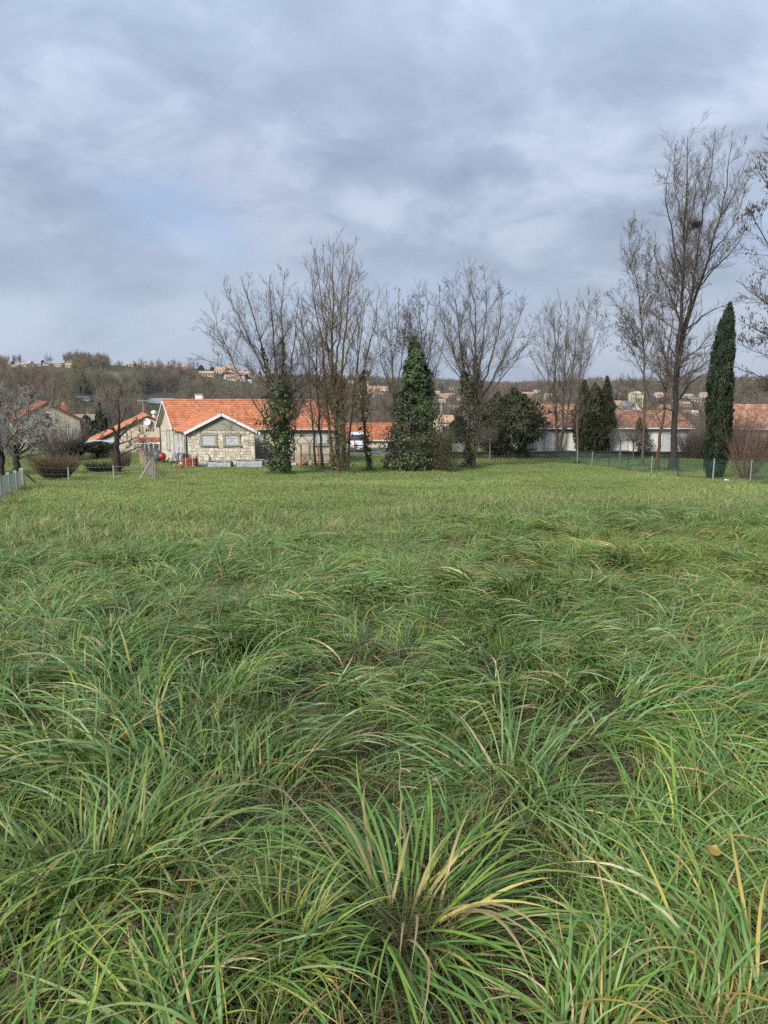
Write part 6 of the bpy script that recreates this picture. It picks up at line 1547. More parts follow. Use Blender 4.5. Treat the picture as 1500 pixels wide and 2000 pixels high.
dark_bush(968, 71.0, [(966, 890, 14), (964, 862, 31), (963, 830, 31), (966, 800, 25), (970, 778, 12), (972, 766, 2)], 'dark evergreen shrub between round-crowned tree and the broad shrub', 56, 5200, .24)
dark_bush(895, 73.5, [(893, 880, 10), (891, 862, 17), (892, 840, 17), (895, 822, 10), (896, 814, 2)], 'small dark evergreen bush left behind the two ivied stems', 57, 2600, .22)
dark_bush(1257, 71.0, [(1257, 888, 10), (1256, 868, 17), (1254, 846, 15), (1250, 826, 9), (1250, 816, 2)], 'dull leafy shrub behind the slender seed-hung tree', 58, 2000, .16, BROWNIVY)
dark_bush(878, 66, [(874, 905, 5), (873, 885, 8), (872, 862, 7), (870, 845, 3)], 'small yellow-green bush just right of the ivy spire', 59, 700, .16, np.array([[.13, .15, .03], [.09, .11, .03], [.16, .16, .04]]))
# small clipped trees in front of the white house
def lollipop(px, Yb, cpx, cpy, rx, ry, label, seed, n=900):
    rng = np.random.default_rng(seed); base = gp((px - 750) / F_PX * Yb, Yb); Y = base[1]
    root = thing('clipped_tree', base, label, 'tree', 'clipped trees by the white house'); tb = MB()
    top = at(cpx, cpy + ry * .6, Y); tb.tube([base - np.array([0, 0, .1]), (base + top) / 2 + rng.normal(0, .04, 3), top], [.10, .075, .06], 8)
    LP = []
    for k in range(9):
        a = k * .7 + rng.random(); q = at(cpx + rx * .8 * cos(a * 1.7), cpy - ry * .5 * sin(a), Y + .6 * sin(k)); LP.append(np.linspace(top, q, 8) + rng.normal(0, .02, (8, 3)))
    LP = np.array(LP); LR = np.tile(np.linspace(.045, .015, 8), (9, 1)); polys(tb, LP, LR, 6); tb.build('trunk', M['bark_grey'], root, smooth_=True)
    cb = MB(); C = at(cpx, cpy, Y); sp = np.array([rx, rx, ry]) / F_PX * Y
    d = nrm(rng.normal(0, 1, (n, 3))) * rng.random((n, 1)) ** .35; twig_tangle(cb, rng, C + d * sp, (.02,) * 3, n, .38, .007, .5); cb.build('crown', M['twig'], root, kind='stuff')
lollipop(1212, 66.5, 1212, 852, 22, 17, 'small round-clipped bare tree before the white wall, the left of a pair', 61)
lollipop(1238, 68, 1238, 852, 17, 16, 'smaller round-clipped bare tree before the white wall, the right of a pair', 62)
lollipop(957, 69, 957, 850, 20, 16, 'pruned bare tree with a knobbly pale trunk below the dark evergreens', 63)
# --- shrubs of bare twigs
def twig_bush(name, px, py, label, w_px, h_px, n, seed, m='twig_brown', L=1.0, r=.010, fan=.5, cat='shrub', kid=1.8, depth=.8, spread=.25):
    rng = np.random.default_rng(seed); base = hitg(px, py); Y = base[1]; s = Y / F_PX
    root = thing(name, base, label, cat); b = MB(); W, Hh = w_px * s / 2, h_px * s
    a = rng.random(n) * 2 * pi; q = np.sqrt(rng.random(n))
    p = base + np.stack([np.cos(a) * q * W * spread, np.sin(a) * q * W * spread * depth, np.zeros(n) - .03], -1)
    d = nrm(np.stack([np.cos(a) * q * fan * 1.6, np.sin(a) * q * fan * 1.3, np.ones(n)], -1) + rng.normal(0, .12, (n, 3)))
    Ls = Hh * rng.uniform(.65, 1.08, n) / np.maximum(d[:, 2], .45); Q = np.empty((n, 6, 3)); Q[:, 0] = p
    for k in range(1, 6):
        d = nrm(d + rng.normal(0, .09, d.shape) + np.array([0, 0, .05])); Q[:, k] = Q[:, k - 1] + d * (Ls / 5)[:, None]
    R = r * np.linspace(1, .4, 6)[None] * rng.uniform(.6, 1.4, (n, 1)); 
    b.tube([Q[0, 0], Q[0, 1]], r * 2, 5)
    b.build('stem', M[m], root)
    c = MB(); polys(c, Q, R, 4)
    P2, R2 = kids(rng, Q, R, kid, .3, 1, .6, .35, .15, .7, 4, .3, .15, .6, .5, .0038); polys(c, P2, R2, 3)
    c.build('twigs', M[m], root, kind='stuff', smooth_=True); return root
twig_bush('coppiced_shrub', 112, 939, 'dense vase of brown coppiced stems in the left orchard', 66, 48, 620, 71, 'twig_brown', r=.014, fan=.55, spread=.5)
twig_bush('bare_shrub', 120, 900, 'loose tall bare shrub behind the coppiced vase', 82, 75, 420, 72, 'twig', r=.013, fan=.5, spread=.5)
twig_bush('bare_shrub', 205, 922, 'low dark reddish shrub left of the gnarled fruit tree', 62, 20, 500, 73, 'bark_dark', r=.010, fan=.9, spread=.7)
twig_bush('bare_shrub', 240, 915, 'upright reddish brown shrub hidden behind the gnarled trunk', 30, 38, 260, 74, 'twig_brown', r=.010, fan=.25, spread=.7)
twig_bush('bare_shrub', 1456, 938, 'fan of pinkish bare stems right of the cypress at the wire fence', 52, 112, 120, 75, 'twig_pink', r=.011, fan=.50, spread=.25, kid=2.0)
twig_bush('bare_hedge', 1366, 897, 'brown bare hedge closing off the white house on the right', 58, 62, 520, 76, 'twig', r=.013, fan=.35, spread=.95, depth=.4)
twig_bush('bare_hedge', 1480, 900, 'grey twiggy hedge below the orange roof at the right edge', 120, 68, 900, 77, 'twig', r=.013, fan=.35, spread=.95, depth=.3)
twig_bush('bare_hedge', 1425, 893, 'taller brown thicket between cypress and right edge hedge', 44, 95, 330, 78, 'twig_brown', r=.013, fan=.35, spread=.8, depth=.4)
twig_bush('bare_shrub', 300, 893, 'grey thin shrub at the far end of the paling fence', 40, 26, 260, 79, 'lichen', r=.009, fan=.7, spread=.7)
# --- old orchard trees on the left
def fruit_tree(px, py, label, limbs_, seed, m='lichen', dens=1.0, bark='bark_dark', l1=(.35, 1.0)):
    rng = np.random.default_rng(seed); base = hitg(px, py); Y = base[1]
    TREE_BASES.append(base); root = thing('fruit_tree', base, label, 'tree'); tb = MB(); cb = MB(); LP, LR = [], []
    for k, (pts, r0, r1) in enumerate(limbs_):
        Q, R = limb(pts, Y, r0, r1, 12, .03, rng)
        if k == 0: Q[0, 2] = G(Q[0, 0], Q[0, 1]) - .1; R[0] *= 1.3
        tb.tube(Q, R, 8, caps=False); LP.append(Q); LR.append(R)
    LP = np.array(LP); LR = np.array(LR)
    P1, R1 = kids(rng, LP[1:], LR[1:], 6.0 * dens, .15, 1, .9, .5, l1[0], l1[1], 7, .25, .28, .5, .4, .022, .3)
    P2, R2 = kids(rng, P1, R1, 5.0 * dens, .15, 1, .9, .5, .18, .6, 5, .3, .28, .6, .5, .015, .3)
    P3, R3 = kids(rng, P2, R2, 7.5 * dens, .15, 1, .8, .5, .1, .3, 4, .3, .25, .7, .6, .010, .3)
    polys(cb, P1, R1, 5); polys(cb, P2, R2, 4); polys(cb, P3, R3, 3)
    tb.build('trunk', M[bark], root, smooth_=True); cb.build('crown', M[m], root, kind='stuff', smooth_=True)
fruit_tree(229, 930, 'gnarled dark fruit tree with stubby pruned limbs, before the cream house', [
    ([(229, 932), (229, 900), (228, 875), (229, 850)], .23, .15),
    ([(228, 862), (222, 840, .3), (216, 825, .4), (206, 808, .5), (197, 800, .6)], .11, .04),
    ([(229, 855), (232, 825, -.2), (233, 800, -.3), (231, 778, -.3), (228, 765, -.3)], .11, .02),
    ([(230, 858), (242, 845, .4), (252, 836, .6), (262, 825, .7), (268, 818, .8)], .08, .03),
    ([(232, 892), (246, 884, -.4), (262, 876, -.7), (276, 872, -1), (288, 864, -1.1)], .07, .015),
    ([(230, 868), (250, 862, -.6), (266, 852, -1), (278, 846, -1.2), (292, 838, -1.3)], .06, .012),
    ([(222, 840), (212, 836, -.6), (202, 846, -1), (196, 854, -1.1)], .05, .012),
    ([(232, 830), (243, 812, .3), (248, 795, .4), (246, 778, .4)], .05, .012),
    ([(216, 825), (208, 800, .8), (206, 782, .9), (210, 768, .9)], .04, .01)], 81, 'twig', .75)
fruit_tree(33, 928, 'wide lichen-grey fruit tree at the left, its crown hiding a house', [
    ([(33, 930), (33, 905), (31, 893), (30, 885)], .24, .19),
    ([(30, 893), (12, 880, .3), (-8, 862, .4), (-30, 840, .6), (-45, 815, .7)], .12, .02),
    ([(31, 888), (20, 850, -.4), (8, 820, -.7), (2, 795, -.9), (0, 775, -1)], .12, .02),
    ([(32, 886), (45, 850, .5), (55, 815, .8), (58, 790, 1), (60, 772, 1.1)], .12, .02),
    ([(34, 890), (60, 872, -.4), (80, 856, -.7), (94, 838, -.9), (100, 815, -1)], .10, .02),
    ([(35, 897), (50, 890, .5), (68, 888, .8), (84, 890, 1)], .05, .012),
    ([(32, 880), (34, 840, -.8), (30, 805, -1.1), (34, 782, -1.3)], .09, .02),
    ([(33, 885), (55, 860, -1.2), (72, 830, -1.6), (80, 800, -1.8)], .07, .015),
    ([(30, 888), (5, 850, 1), (-15, 820, 1.2), (-20, 790, 1.4)], .08, .015)], 82, 'lichen', 1.35)
fruit_tree(2, 945, 'lichen-grey fruit tree cut off by the left edge of the view', [
    ([(2, 946), (2, 915), (3, 898), (4, 890)], .17, .14),
    ([(4, 898), (-20, 870, .3), (-40, 845, .4), (-55, 820, .5)], .09, .02),
    ([(4, 893), (14, 868, -.3), (26, 850, -.5), (38, 838, -.6), (50, 836, -.7)], .08, .015),
    ([(4, 890), (0, 850, .4), (-6, 820, .5), (-8, 800, .6)], .09, .02),
    ([(4, 893), (-10, 860, -.8), (-22, 835, -1), (-25, 815, -1)], .07, .015)], 83, 'lichen', 1.35)
# ------------------------------------------------------------------ the valley and the hills
def wood_src(seed, ever=False):
    rng = np.random.default_rng(seed); b = MB()
    if not ever:
        h = 1.0; LP = np.zeros((1, 8, 3)); LP[0, :, 2] = np.linspace(0, .8, 8); LP[0, 1:, :2] += np.cumsum(rng.normal(0, .02, (7, 2)), 0); LR = np.linspace(.020, .006, 8)[None]
        P1, R1 = kids(rng, LP, LR, 26, .15, 1, .65, .75, .25, .6, 5, .8, .12, .5, .4, .0035, .3)
        P2, R2 = kids(rng, P1, R1, 20, .2, 1, .6, .6, .10, .32, 4, .6, .15, .6, .5, .0035, .3)
        P3, R3 = kids(rng, P2, R2, 13, .2, 1, .6, .7, .06, .18, 3, .5, .15, .7, .6, .0032, .3)
        polys(b, LP, LR, 4, (1.15, 1.1, 1.05)); polys(b, P1, R1, 3, (1.05, 1.02, 1)); polys(b, P2, R2, 3); polys(b, P3, R3, 3, (.95, .92, .9))
    else:
        P = np.array([[0, 0, .05], [0, 0, .3], [0, 0, .6], [0, 0, .85], [0, 0, 1.0]]); Rd = np.array([.18, .34, .32, .2, .03])
        sleeve_conifer(b, rng, P, Rd, 900, .10, np.array([[.30, .42, .17], [.22, .30, .13], [.40, .48, .2]]), .3, seed, 1.5)
    return source('woodland_tree', b, M['wood_tree'])
WSRC = [wood_src(900 + i) for i in range(6)] + [wood_src(950 + i, True) for i in range(3)]
FARH = []     # houses: (x, y, radius)
WTINT = np.array([1.5, 1.5, 1.38]) * np.array([[.150, .122, .100], [.125, .108, .098], [.145, .135, .085], [.185, .130, .095], [.115, .095, .085], [.165, .15, .12]])

def far_house(px, py, wpx, hpx, wallc, roofc, label, group, ang=0.0, name='hillside_house', Y=None, hip=False, wins=2, depth=.8, rf=.42, chimney=False, roof_mat='tile'):
    g = hitg(px, py) if Y is None else at(px, py, Y); s = g[1] / F_PX; w = wpx * s; h = hpx * s; d = w * depth; he = h * (1 - rf); hr = h * rf
    zb = g[2] - .4 * (Y is None); cx, cyy = g[0], g[1] + d / 2
    root = thing(name, (cx, cyy, zb), label, 'house', group); ux = np.array([cos(ang), sin(ang), 0]); uy = np.array([-sin(ang), cos(ang), 0])
    P = lambda x, y, z: np.array([cx, cyy, zb]) + ux * x + uy * y + np.array([0, 0, z]); hw, hd = w / 2, d / 2; he += .4
    b = MB(); V = [P(-hw, -hd, -1), P(hw, -hd, -1), P(hw, hd, -1), P(-hw, hd, -1), P(-hw, -hd, he), P(hw, -hd, he), P(hw, hd, he), P(-hw, hd, he), P(-hw, 0, he + hr), P(hw, 0, he + hr)]
    if hip: V[8] = P(-hw + hd * .8, 0, he + hr); V[9] = P(hw - hd * .8, 0, he + hr)
    b.add(V, [[0, 1, 5, 4], [2, 3, 7, 6], [1, 2, 6, 5], [3, 0, 4, 7]], wallc); b.f.append(np.array([[4, 8, 7], [5, 6, 9]])); b.build('wall', M['stone'], root)
    r = MB(); o = .06 * d
    for sg in (-1, 1):
        q = [P(-hw - o, sg * (hd + o), he - o * hr / hd + .05), P(hw + o, sg * (hd + o), he - o * hr / hd + .05), np.array(V[9]) + ux * o * (not hip) + [0, 0, .05], np.array(V[8]) - ux * o * (not hip) + [0, 0, .05]]
        r.slab(q, (0, 0, 1), .14, roofc)
    if hip:
        for sg in (-1, 1): r.add([P(sg * (hw + o), -hd - o, he), P(sg * (hw + o), hd + o, he), np.array(V[9 if sg > 0 else 8]) + [0, 0, .1]], [[0, 1, 2]], roofc)
    r.build('roof', M[roof_mat], root)
    if wpx > 9:
        n = max(1, min(5, int(wpx / 5)))
        for k in range(n):
            x = -hw + w * (k + .5) / n; b = MB(); b.hexa([P(x - w * .05, -hd - .06, he * .28), P(x + w * .05, -hd - .06, he * .28), P(x + w * .05, -hd + .1, he * .28), P(x - w * .05, -hd + .1, he * .28), P(x - w * .05, -hd - .06, he * .72), P(x + w * .05, -hd - .06, he * .72), P(x + w * .05, -hd + .1, he * .72), P(x - w * .05, -hd + .1, he * .72)]); b.build('window', M['glass'], root)
    if chimney:
        b = MB(); c = P(hw * .5, .2, he); b.box(c - [.35, .35, 0], c + [.35, .35, hr + 1.0], wallc); b.build('chimney', M['stone'], root)
    FARH.append((cx, cyy, w * .6)); return root
CR = (.62, .54, .40); PK = (.58, .44, .33); WHT = (.68, .66, .6); YL = (.62, .48, .22); GY = (.42, .40, .36)
RO = (.43, .23, .15); RP = (.46, .29, .20); RG = (.20, .19, .185); RB = (.30, .17, .12)
gL = 'houses along the left ridge'
far_house(27, 717, 14, 5, CR, RP, 'long low cream house, leftmost on the left ridge', gL)
far_house(51, 717, 20, 9, (.72, .64, .48), (.55, .45, .32), 'larger cream house with pale gable on the left ridge', gL, -.5, chimney=True)
far_house(76, 715, 8, 5, GY, RG, 'tiny grey-roofed house between trees on the left ridge', gL)
far_house(88, 714, 9, 6, WHT, RG, 'white-gabled small house beside a round bare tree on the left ridge', gL, .6)
far_house(112, 717, 13, 6, PK, RO, 'low house with red-brown roof on the left ridge', gL)
far_house(133, 718, 12, 8, YL, RP, 'ochre yellow house standing right of the red-brown one on the ridge', gL, .3)
for k, (px, py, w, h, wc, rc, lab) in enumerate((
    (256, 716, 22, 7, CR, RP, 'long two-level house where the wooded ridge dips'), (277, 718, 16, 6, CR, RP, 'cream house just right of the two-level ridge house'),
    (292, 719, 11, 5, WHT, RO, 'small white house on the skyline above the clearing'), (309, 720, 18, 6, CR, RO, 'orange-roofed house on the skyline above the reddish wood'),
    (325, 720, 16, 6, PK, RO, 'pinkish house joined to the orange-roofed one on the skyline'), (352, 721, 16, 6, CR, RP, 'cream house right of the tall skyline fir'), (368, 721, 14, 6, CR, RP, 'pale house left of the two umbrella pines'))):
    far_house(px, py, w, h, wc, rc, lab, gL, (.15, -.2, .3)[k % 3])
gC = 'hillside houses above the stone house'
for k, (px, py, w, h, wc, rc, lab) in enumerate((
    (401, 735, 26, 10, CR, RP, 'wide terrace house below the umbrella pines'), (430, 729, 22, 12, (.66, .54, .36), RP, 'tall ochre house near the top of the village'),
    (447, 726, 18, 11, (.60, .46, .32), RO, 'house with orange roof at the top of the village'), (447, 742, 20, 10, CR, RP, 'cream house on its terrace in the middle of the village'),
    (466, 734, 16, 9, PK, RO, 'pink house behind the left limb of the ivied tree'), (470, 745, 15, 9, WHT, RP, 'white house low in the village'),
    (486, 735, 20, 9, CR, RP, 'long cream house right of the pink one'), (487, 748, 7, 6, (.75, .70, .55), (.7, .66, .5), 'bright cream cube-like annexe at the foot of the village'),
    (500, 741, 14, 8, CR, RG, 'grey-roofed cream house among firs'), (515, 747, 15, 6, WHT, RP, 'low white house right of the annexe'),
    (535, 742, 12, 8, CR, RP, 'cream house behind the ivy column of the left tree'), (552, 745, 10, 7, PK, RP, 'small pink house right behind the ivied column'), (576, 748, 16, 10, WHT, RG, 'white house among the dark trees right of the ivy column'))):
    far_house(px, py, w, h, wc, rc, lab, gC, (.2, -.25, .1, .4)[k % 4])
gM = 'town houses seen between the middle trunks'
for k, (px, py, w, h, wc, rc, lab) in enumerate((
    (686, 752, 12, 8, CR, RP, 'cream house high between tall tree and leaning ivied trunk'), (714, 754, 14, 9, WHT, RP, 'white house just above the leaning ivied trunk'),
    (730, 768, 24, 14, PK, RO, 'broad orange-roofed house between leaning trunk and ivy spire'), (738, 778, 18, 11, CR, RO, 'cream house below the broad orange-roofed one'),
    (752, 764, 14, 9, WHT, RP, 'white house beside the ivy spire'), (706, 777, 12, 8, CR, RP, 'cream house down-slope behind the leaning trunk'),
    (852, 755, 10, 5, WHT, RP, 'small white house high right of the ivy spire'), (884, 764, 20, 7, CR, RP, 'long cream house with many windows right of the spire'),
    (866, 777, 14, 8, PK, RO, 'pink house with orange roof below the long cream one'), (880, 776, 14, 8, CR, RO, 'orange-roofed house left of the ivied pair'),
    (855, 770, 10, 6, WHT, RP, 'little white house nearest the spire'), (890, 781, 16, 6, WHT, RG, 'low white grey-roofed building left of the ivied pair'), (862, 786, 14, 6, WHT, RP, 'flat white house above the pale warehouse'),
    (696, 790, 12, 9, WHT, RP, 'white house low behind the tangled twigs'), (668, 762, 12, 8, CR, RP, 'cream house behind the tallest tree stems'))):
    far_house(px, py, w, h, wc, rc, lab, gM, (.2, -.3, .1)[k % 3])
far_house(888, 806, 36, 13, (.52, .53, .53), (.50, .51, .52), 'pale grey warehouse roof behind the ivied pair of stems', None, .05, 'warehouse', wins=0, rf=.75)
far_house(868, 848, 34, 30, CR, RP, 'orange-roofed house right behind the street lamp', None, .3, 'tiled_house', Y=135, rf=.4)
gR = 'town houses in the valley on the right'
for k, (px, py, w, h, wc, rc, lab) in enumerate((
    (1006, 770, 18, 7, PK, RO, 'orange-roofed house above the broad dark shrub'), (1033, 775, 22, 9, CR, RO, 'wide cream house left of the vase-shaped tree'), (1072, 780, 14, 12, WHT, RP, 'white gabled house behind the vase-shaped tree'),
    (1062, 798, 24, 9, (.6, .55, .45), (.42, .37, .3), 'long beige roof just above the white house'), (1112, 779, 16, 7, PK, RO, 'pinkish house right of the vase-shaped tree'), (1050, 768, 12, 6, WHT, RP, 'small white house above the beige roof'),
    (1208, 792, 14, 9, WHT, RO, 'white house at the right foot of the merged conifers'), (1288, 776, 16, 9, CR, RP, 'cream house behind the reddish leaning trunk'), (1345, 778, 20, 8, WHT, RP, 'white house right of the giant trunk'),
    (1362, 785, 18, 9, GY, RG, 'grey house right of the giant trunk'), (1376, 776, 14, 9, CR, RO, 'cream house left beside the cypress'), (1340, 795, 20, 10, PK, RO, 'orange-roofed house low between giant trunk and cypress'),
    (1378, 794, 14, 8, PK, RO, 'pink house touching the cypress outline'), (1352, 812, 26, 10, CR, (.5, .42, .32), 'beige-roofed house just above the brown hedge'), (1462, 790, 20, 5, WHT, RG, 'low white house far right under the blue hill'),
    (1322, 788, 12, 9, WHT, RP, 'white house hidden just beside the giant trunk'), (1300, 800, 18, 9, CR, RO, 'orange-roofed house between both big trunks'))):
    far_house(px, py, w, h, wc, rc, lab, gR, (.2, -.3, .1, .35)[k % 4])
far_house(1246, 797, 22, 32, (.66, .57, .34), (.48, .46, .36), 'square cream tower-like house with a low hipped roof', None, .3, 'tower_house', hip=True, depth=1.0, rf=.14)
far_house(1226, 799, 26, 16, (.60, .58, .52), (.20, .20, .23), 'big slate mansard-roofed building beside the cream tower', None, .1, 'mansard_building', hip=True, depth=.7, rf=.6)
far_house(160, 781, 22, 6, (.62, .6, .54), RG, 'row of small pale houses at the foot of the left hill', None, .1, 'terrace_houses')
far_house(90, 790, 16, 6, GY, RG, 'grey roof among trees above the red-edged house', None, .2, 'grey_house')
far_house(312, 791, 44, 12, (.30, .30, .32), (.25, .26, .30), 'dark blue-grey shed roof left of the stone house ridge', None, .05, 'farm_shed', rf=.7)
# single trees standing out on the skyline or among the houses
def far_tree(px, py, hpx, label, src, tint, group, wide=1.0):
    g = hitg(px, py); h = hpx * g[1] / F_PX; o = src.copy(); o.data = src.data; o.name = 'hill_tree'; col.objects.link(o); o.location = (g[0], g[1], g[2] - .2); o.scale = (h * wide, h * wide, h); o.rotation_euler = (0, 0, px * .7)
    o.data.materials[0] = M['wood_tree']; tag(o, label, 'tree', group); o['kind'] = 'thing'; return o
# copies with a material of their own tone
def far_mat(name, c): 
    m = mat(name, c, .9, .1, .2, .5); return m
FM = {'brown': far_mat('far_twigs', (.19, .155, .13)), 'green': far_mat('far_green', (.16, .16, .16)), 'yellow': far_mat('far_yellow', (.55, .45, .18)), 'dark': far_mat('far_dark', (.10, .11, .11))}
FDATA = {}
def ftree(px, py, hpx, label, kind, tone, group=None, wide=1.0, name='hill_tree', Y=None):
    key = (kind, tone)
    if key not in FDATA:
        me = WSRC[kind].data.copy(); me.materials.clear(); me.materials.append(FM[tone]); FDATA[key] = me
    g = hitg(px, py) if Y is None else gp(YX(px, Y), Y); h = hpx * g[1] / F_PX; o = bpy.data.objects.new(name, FDATA[key]); col.objects.link(o); o.location = (g[0], g[1], g[2] - .2); o.scale = (h * wide, h * wide, h); o.rotation_euler = (0, 0, px * .7)
    tag(o, label, 'tree', group); return o
for i, (px, py, h, lab, kd, tn, wd) in enumerate((
    (16, 717, 13, 'dark bare tree at the left end of the ridge houses', 0, 'brown', .9), (25, 715, 10, 'dark green round tree behind the long cream ridge house', 6, 'green', 1.3), (40, 714, 17, 'tall bare tree left behind the pale-gabled ridge house', 1, 'brown', 1.0),
    (61, 713, 7, 'green hedge-like tree right behind the pale-gabled house', 7, 'green', 2.0), (84, 712, 9, 'small dark evergreen before the round bare ridge tree', 7, 'dark', 1.2), (91, 713, 16, 'round bare tree beside the white-gabled ridge house', 2, 'brown', 1.2),
    (129, 715, 15, 'bare tree between the red-brown and yellow ridge houses', 3, 'brown', 1.0), (146, 722, 16, 'yellow-green tree right of the ochre yellow house', 8, 'yellow', 1.1), (264, 717, 9, 'dark evergreen between the two-level house and its neighbour', 6, 'dark', 1.0),
    (338, 728, 22, 'tall bare skyline tree with wide crown', 4, 'brown', 1.1), (336, 730, 18, 'dark fir before the wide-crowned skyline tree', 7, 'dark', .6), (357, 733, 12, 'broad green hedge tree below the skyline fir', 8, 'green', 2.2), (373, 733, 10, 'dark green tree left of the umbrella pines', 6, 'green', 1.5),
    (393, 726, 13, 'left one of two umbrella pines on the village skyline', 6, 'dark', 1.3), (415, 727, 11, 'right one of two umbrella pines on the village skyline', 7, 'dark', 1.2), (443, 738, 11, 'dark fir in the middle of the village', 8, 'dark', 1.2), (437, 736, 9, 'rounded evergreen left of the village fir', 6, 'green', 1.5),
    (470, 743, 12, 'evergreen between the pink and white village houses', 7, 'green', 1.3), (482, 744, 13, 'dark evergreen above the cream annexe', 8, 'dark', 1.0), (508, 741, 16, 'tall dark fir right of the village', 6, 'dark', .8), (498, 730, 12, 'bare tree on the skyline above the firs', 5, 'brown', 1.1))):
    ftree(px, py, h, lab, kd, tn, 'single trees of the left hill', wd)
for i, (px, Y, h, lab, kd, tn, wd) in enumerate((
    (200, 110, 88, 'dark conifer behind the gnarled fruit tree', 7, 'dark', .45), (214, 120, 98, 'tall reddish bare tree behind the gnarled fruit tree', 3, 'brown', .8), (222, 170, 95, 'thin dark bare tree left of the utility pole', 1, 'brown', .7),
    (128, 100, 62, 'dark green evergreen right of the red-edged house', 6, 'green', 1.1), (150, 104, 60, 'dark green evergreen behind the yellow-leaved tree', 7, 'green', 1.2), (172, 108, 66, 'dark evergreen left of the cream house roof', 8, 'green', 1.0),
    (137, 90, 46, 'small yellow-leaved tree above the coppiced vase', 8, 'yellow', 1.1), (162, 92, 40, 'ochre-leaved shrub-like tree beside the lean-to', 7, 'yellow', 1.0), (120, 140, 70, 'bare tree behind the long low grey-roofed building', 2, 'brown', 1.0),
    (20, 105, 100, 'tall brownish bare tree behind the leftmost fruit tree', 0, 'brown', .7), (48, 108, 112, 'tall yellowish bare tree rising over the wide fruit tree', 5, 'brown', .6), (86, 118, 110, 'bare tree over the red-edged house roof', 4, 'brown', .8),
    (252, 150, 88, 'bare tree between the fruit tree and the utility pole', 1, 'brown', .8), (265, 210, 60, 'dark slender fir left of the utility pole', 6, 'dark', .5), (760, 115, 100, 'grey bare tree left behind the ivy spire', 2, 'brown', .7), (735, 120, 80, 'grey bare tree right of the leaning ivied trunk', 3, 'brown', .9),
    (1218, 175, 44, 'dark green tree beside the slate mansard building', 6, 'green', 1.4), (1250, 170, 36, 'evergreen under the cream tower', 7, 'green', 1.2), (1292, 160, 85, 'green fir between the two big right trunks', 8, 'green', .5), (1180, 190, 50, 'bare tree behind the merged conifers', 4, 'brown', 1.1),
    (1060, 180, 60, 'bare tree above the white house roof', 5, 'brown', 1.0), (1130, 170, 75, 'brown bare tree behind the conifers', 0, 'brown', 1.0), (1330, 150, 75, 'brown bare tree behind the giant trunk', 1, 'brown', 1.0), (1368, 140, 80, 'brown bare tree left of the cypress', 2, 'brown', 1.0), (1440, 130, 100, 'brown bare tree right of the cypress', 3, 'brown', .9), (1490, 130, 80, 'bare tree above the faded orange roof', 4, 'brown', .9), (990, 180, 70, 'bare tree behind the broad dark shrub', 5, 'brown', 1.0))):
    ftree(px, None, h, lab, kd, tn, 'trees of the valley gardens', wd, 'garden_tree', Y=Y)
dark_bush(150, 68, [(150, 890, 8), (150, 880, 22), (148, 868, 18), (146, 860, 5)], 'dark clipped hedge left of the tan garden wall', 91, 3200, .2, CONIF, 'hedge')
dark_bush(190, 70.5, [(188, 883, 8), (189, 876, 30), (190, 868, 26), (190, 863, 8)], 'dark hedge growing over the tan garden wall', 92, 3200, .2, CONIF, 'hedge')
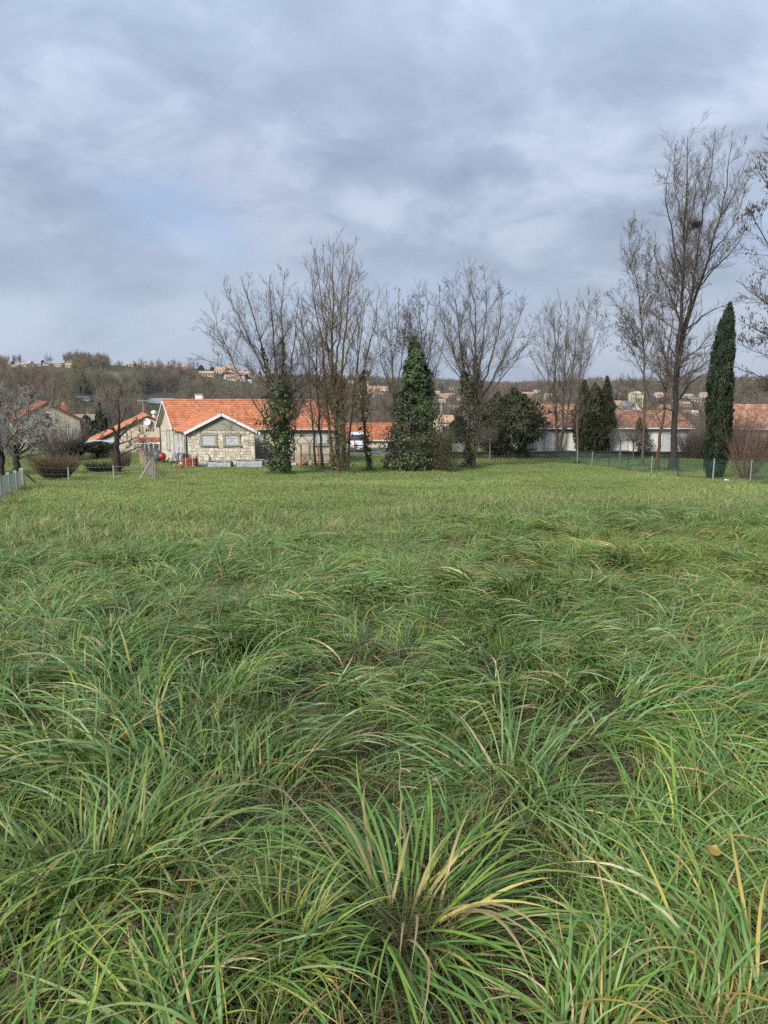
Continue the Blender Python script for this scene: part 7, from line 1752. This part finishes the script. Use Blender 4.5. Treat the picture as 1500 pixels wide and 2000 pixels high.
def woodland():
    rng = np.random.default_rng(77); xs, ys, hs = [], [], []
    for d0, d1, den in ((150, 320, 1 / 150.), (320, 760, 1 / 24.), (760, 1700, 1 / 60.)):
        n = int(1700 / F_PX * (d1 ** 2 - d0 ** 2) / 2 * den); x, y = wedge(n, d0, d1, rng, 0, -100, 1600); xs.append(x); ys.append(y)
    x = np.concatenate(xs); y = np.concatenate(ys); p = pxof(x, y); d = np.hypot(x, y)
    rd = np.interp(p, RPX, RDIST); fd = np.interp(p, RPX, RFOOT); rel = (d - fd) / (rd - fd)
    keep = d < rd * 1.04
    z = H(x, y); py = 760 - (z - 1.6) / y * F_PX
    keep &= field_mask(x, y) < .3
    keep &= ~((rel > .80) & ~((p > 138) & (p < 222)) & (rng.random(len(x)) < .88) & (p < 560))
    keep &= ~((rel < 0) & (rng.random(len(x)) < .35))
    keep &= ~((vnoise(x, y, 70, 8) > .72) & (p > 600) & (rng.random(len(x)) < .7))
    h = rng.uniform(6.5, 11, len(x)) * np.where(rel > .8, np.where((p > 138) & (p < 222), .75, .6), 1)
    for (hx, hy, r) in FARH:
        if hy < 150: continue
        u = np.array([hx, hy]) / np.hypot(hx, hy); t = x * u[0] + y * u[1]; s = np.abs(x * u[1] - y * u[0]); dh = np.hypot(hx, hy)
        keep &= ~((s < r * 1.05 * t / dh + 2.5) & (t > dh - (88 if hx < -60 else 80)) & (t < dh + r * 2))
        keep &= ~((s < r * 1.3) & (np.abs(t - dh - r) < r * 1.8 + 3))
    x, y, z, h, p, rel = x[keep], y[keep], z[keep], h[keep], p[keep], rel[keep]; n = len(x)
    ev = rng.random(n) < .03 + .14 * (vnoise(x, y, 60, 4) > .7); pick = np.where(ev, rng.integers(6, 9, n), rng.integers(0, 6, n))
    h = np.where(ev, h * .75, h)
    k = (vnoise(x, y, 55, 2) * 5.99 + rng.normal(0, .8, n)).clip(0, 5.99).astype(int)
    tint = WTINT[k] * rng.uniform(.75, 1.2, (n, 1)); tint[ev] = np.array([.17, .17, .17]) * rng.uniform(.6, 1.3, (int(ev.sum()), 1))
    w = h * rng.uniform(.75, 1.15, n)
    scatter('woodland', np.stack([x, y, z - .4], -1), np.stack([rng.normal(0, .04, n), rng.normal(0, .04, n), rng.random(n) * 6.28], -1), np.stack([w, w, h], -1), pick, tint, WSRC)
    return n
print('woodland', woodland())
def haze():
    b = MB(); b.box((-6300, -6300, -29), (6300, 6300, 75)); m = bpy.data.materials.new('haze_air'); m.use_nodes = True; N = m.node_tree.nodes; L = m.node_tree.links
    N.clear(); out = N.new('ShaderNodeOutputMaterial'); v = N.new('ShaderNodeVolumePrincipled'); v.inputs['Color'].default_value = (.86, .91, 1, 1); v.inputs['Density'].default_value = HAZE; v.inputs['Anisotropy'].default_value = .2; L.new(v.outputs[0], out.inputs['Volume'])
    o = b.build('haze', m); o['kind'] = 'stuff'
HAZE = .00008
if HAZE: haze()
short_grass()
print('tris', sum(sum(len(p.vertices) - 2 for p in o.data.polygons) for o in {o.data: o for o in scene.objects if o.type == 'MESH'}.values()), 'objs', len(scene.objects))
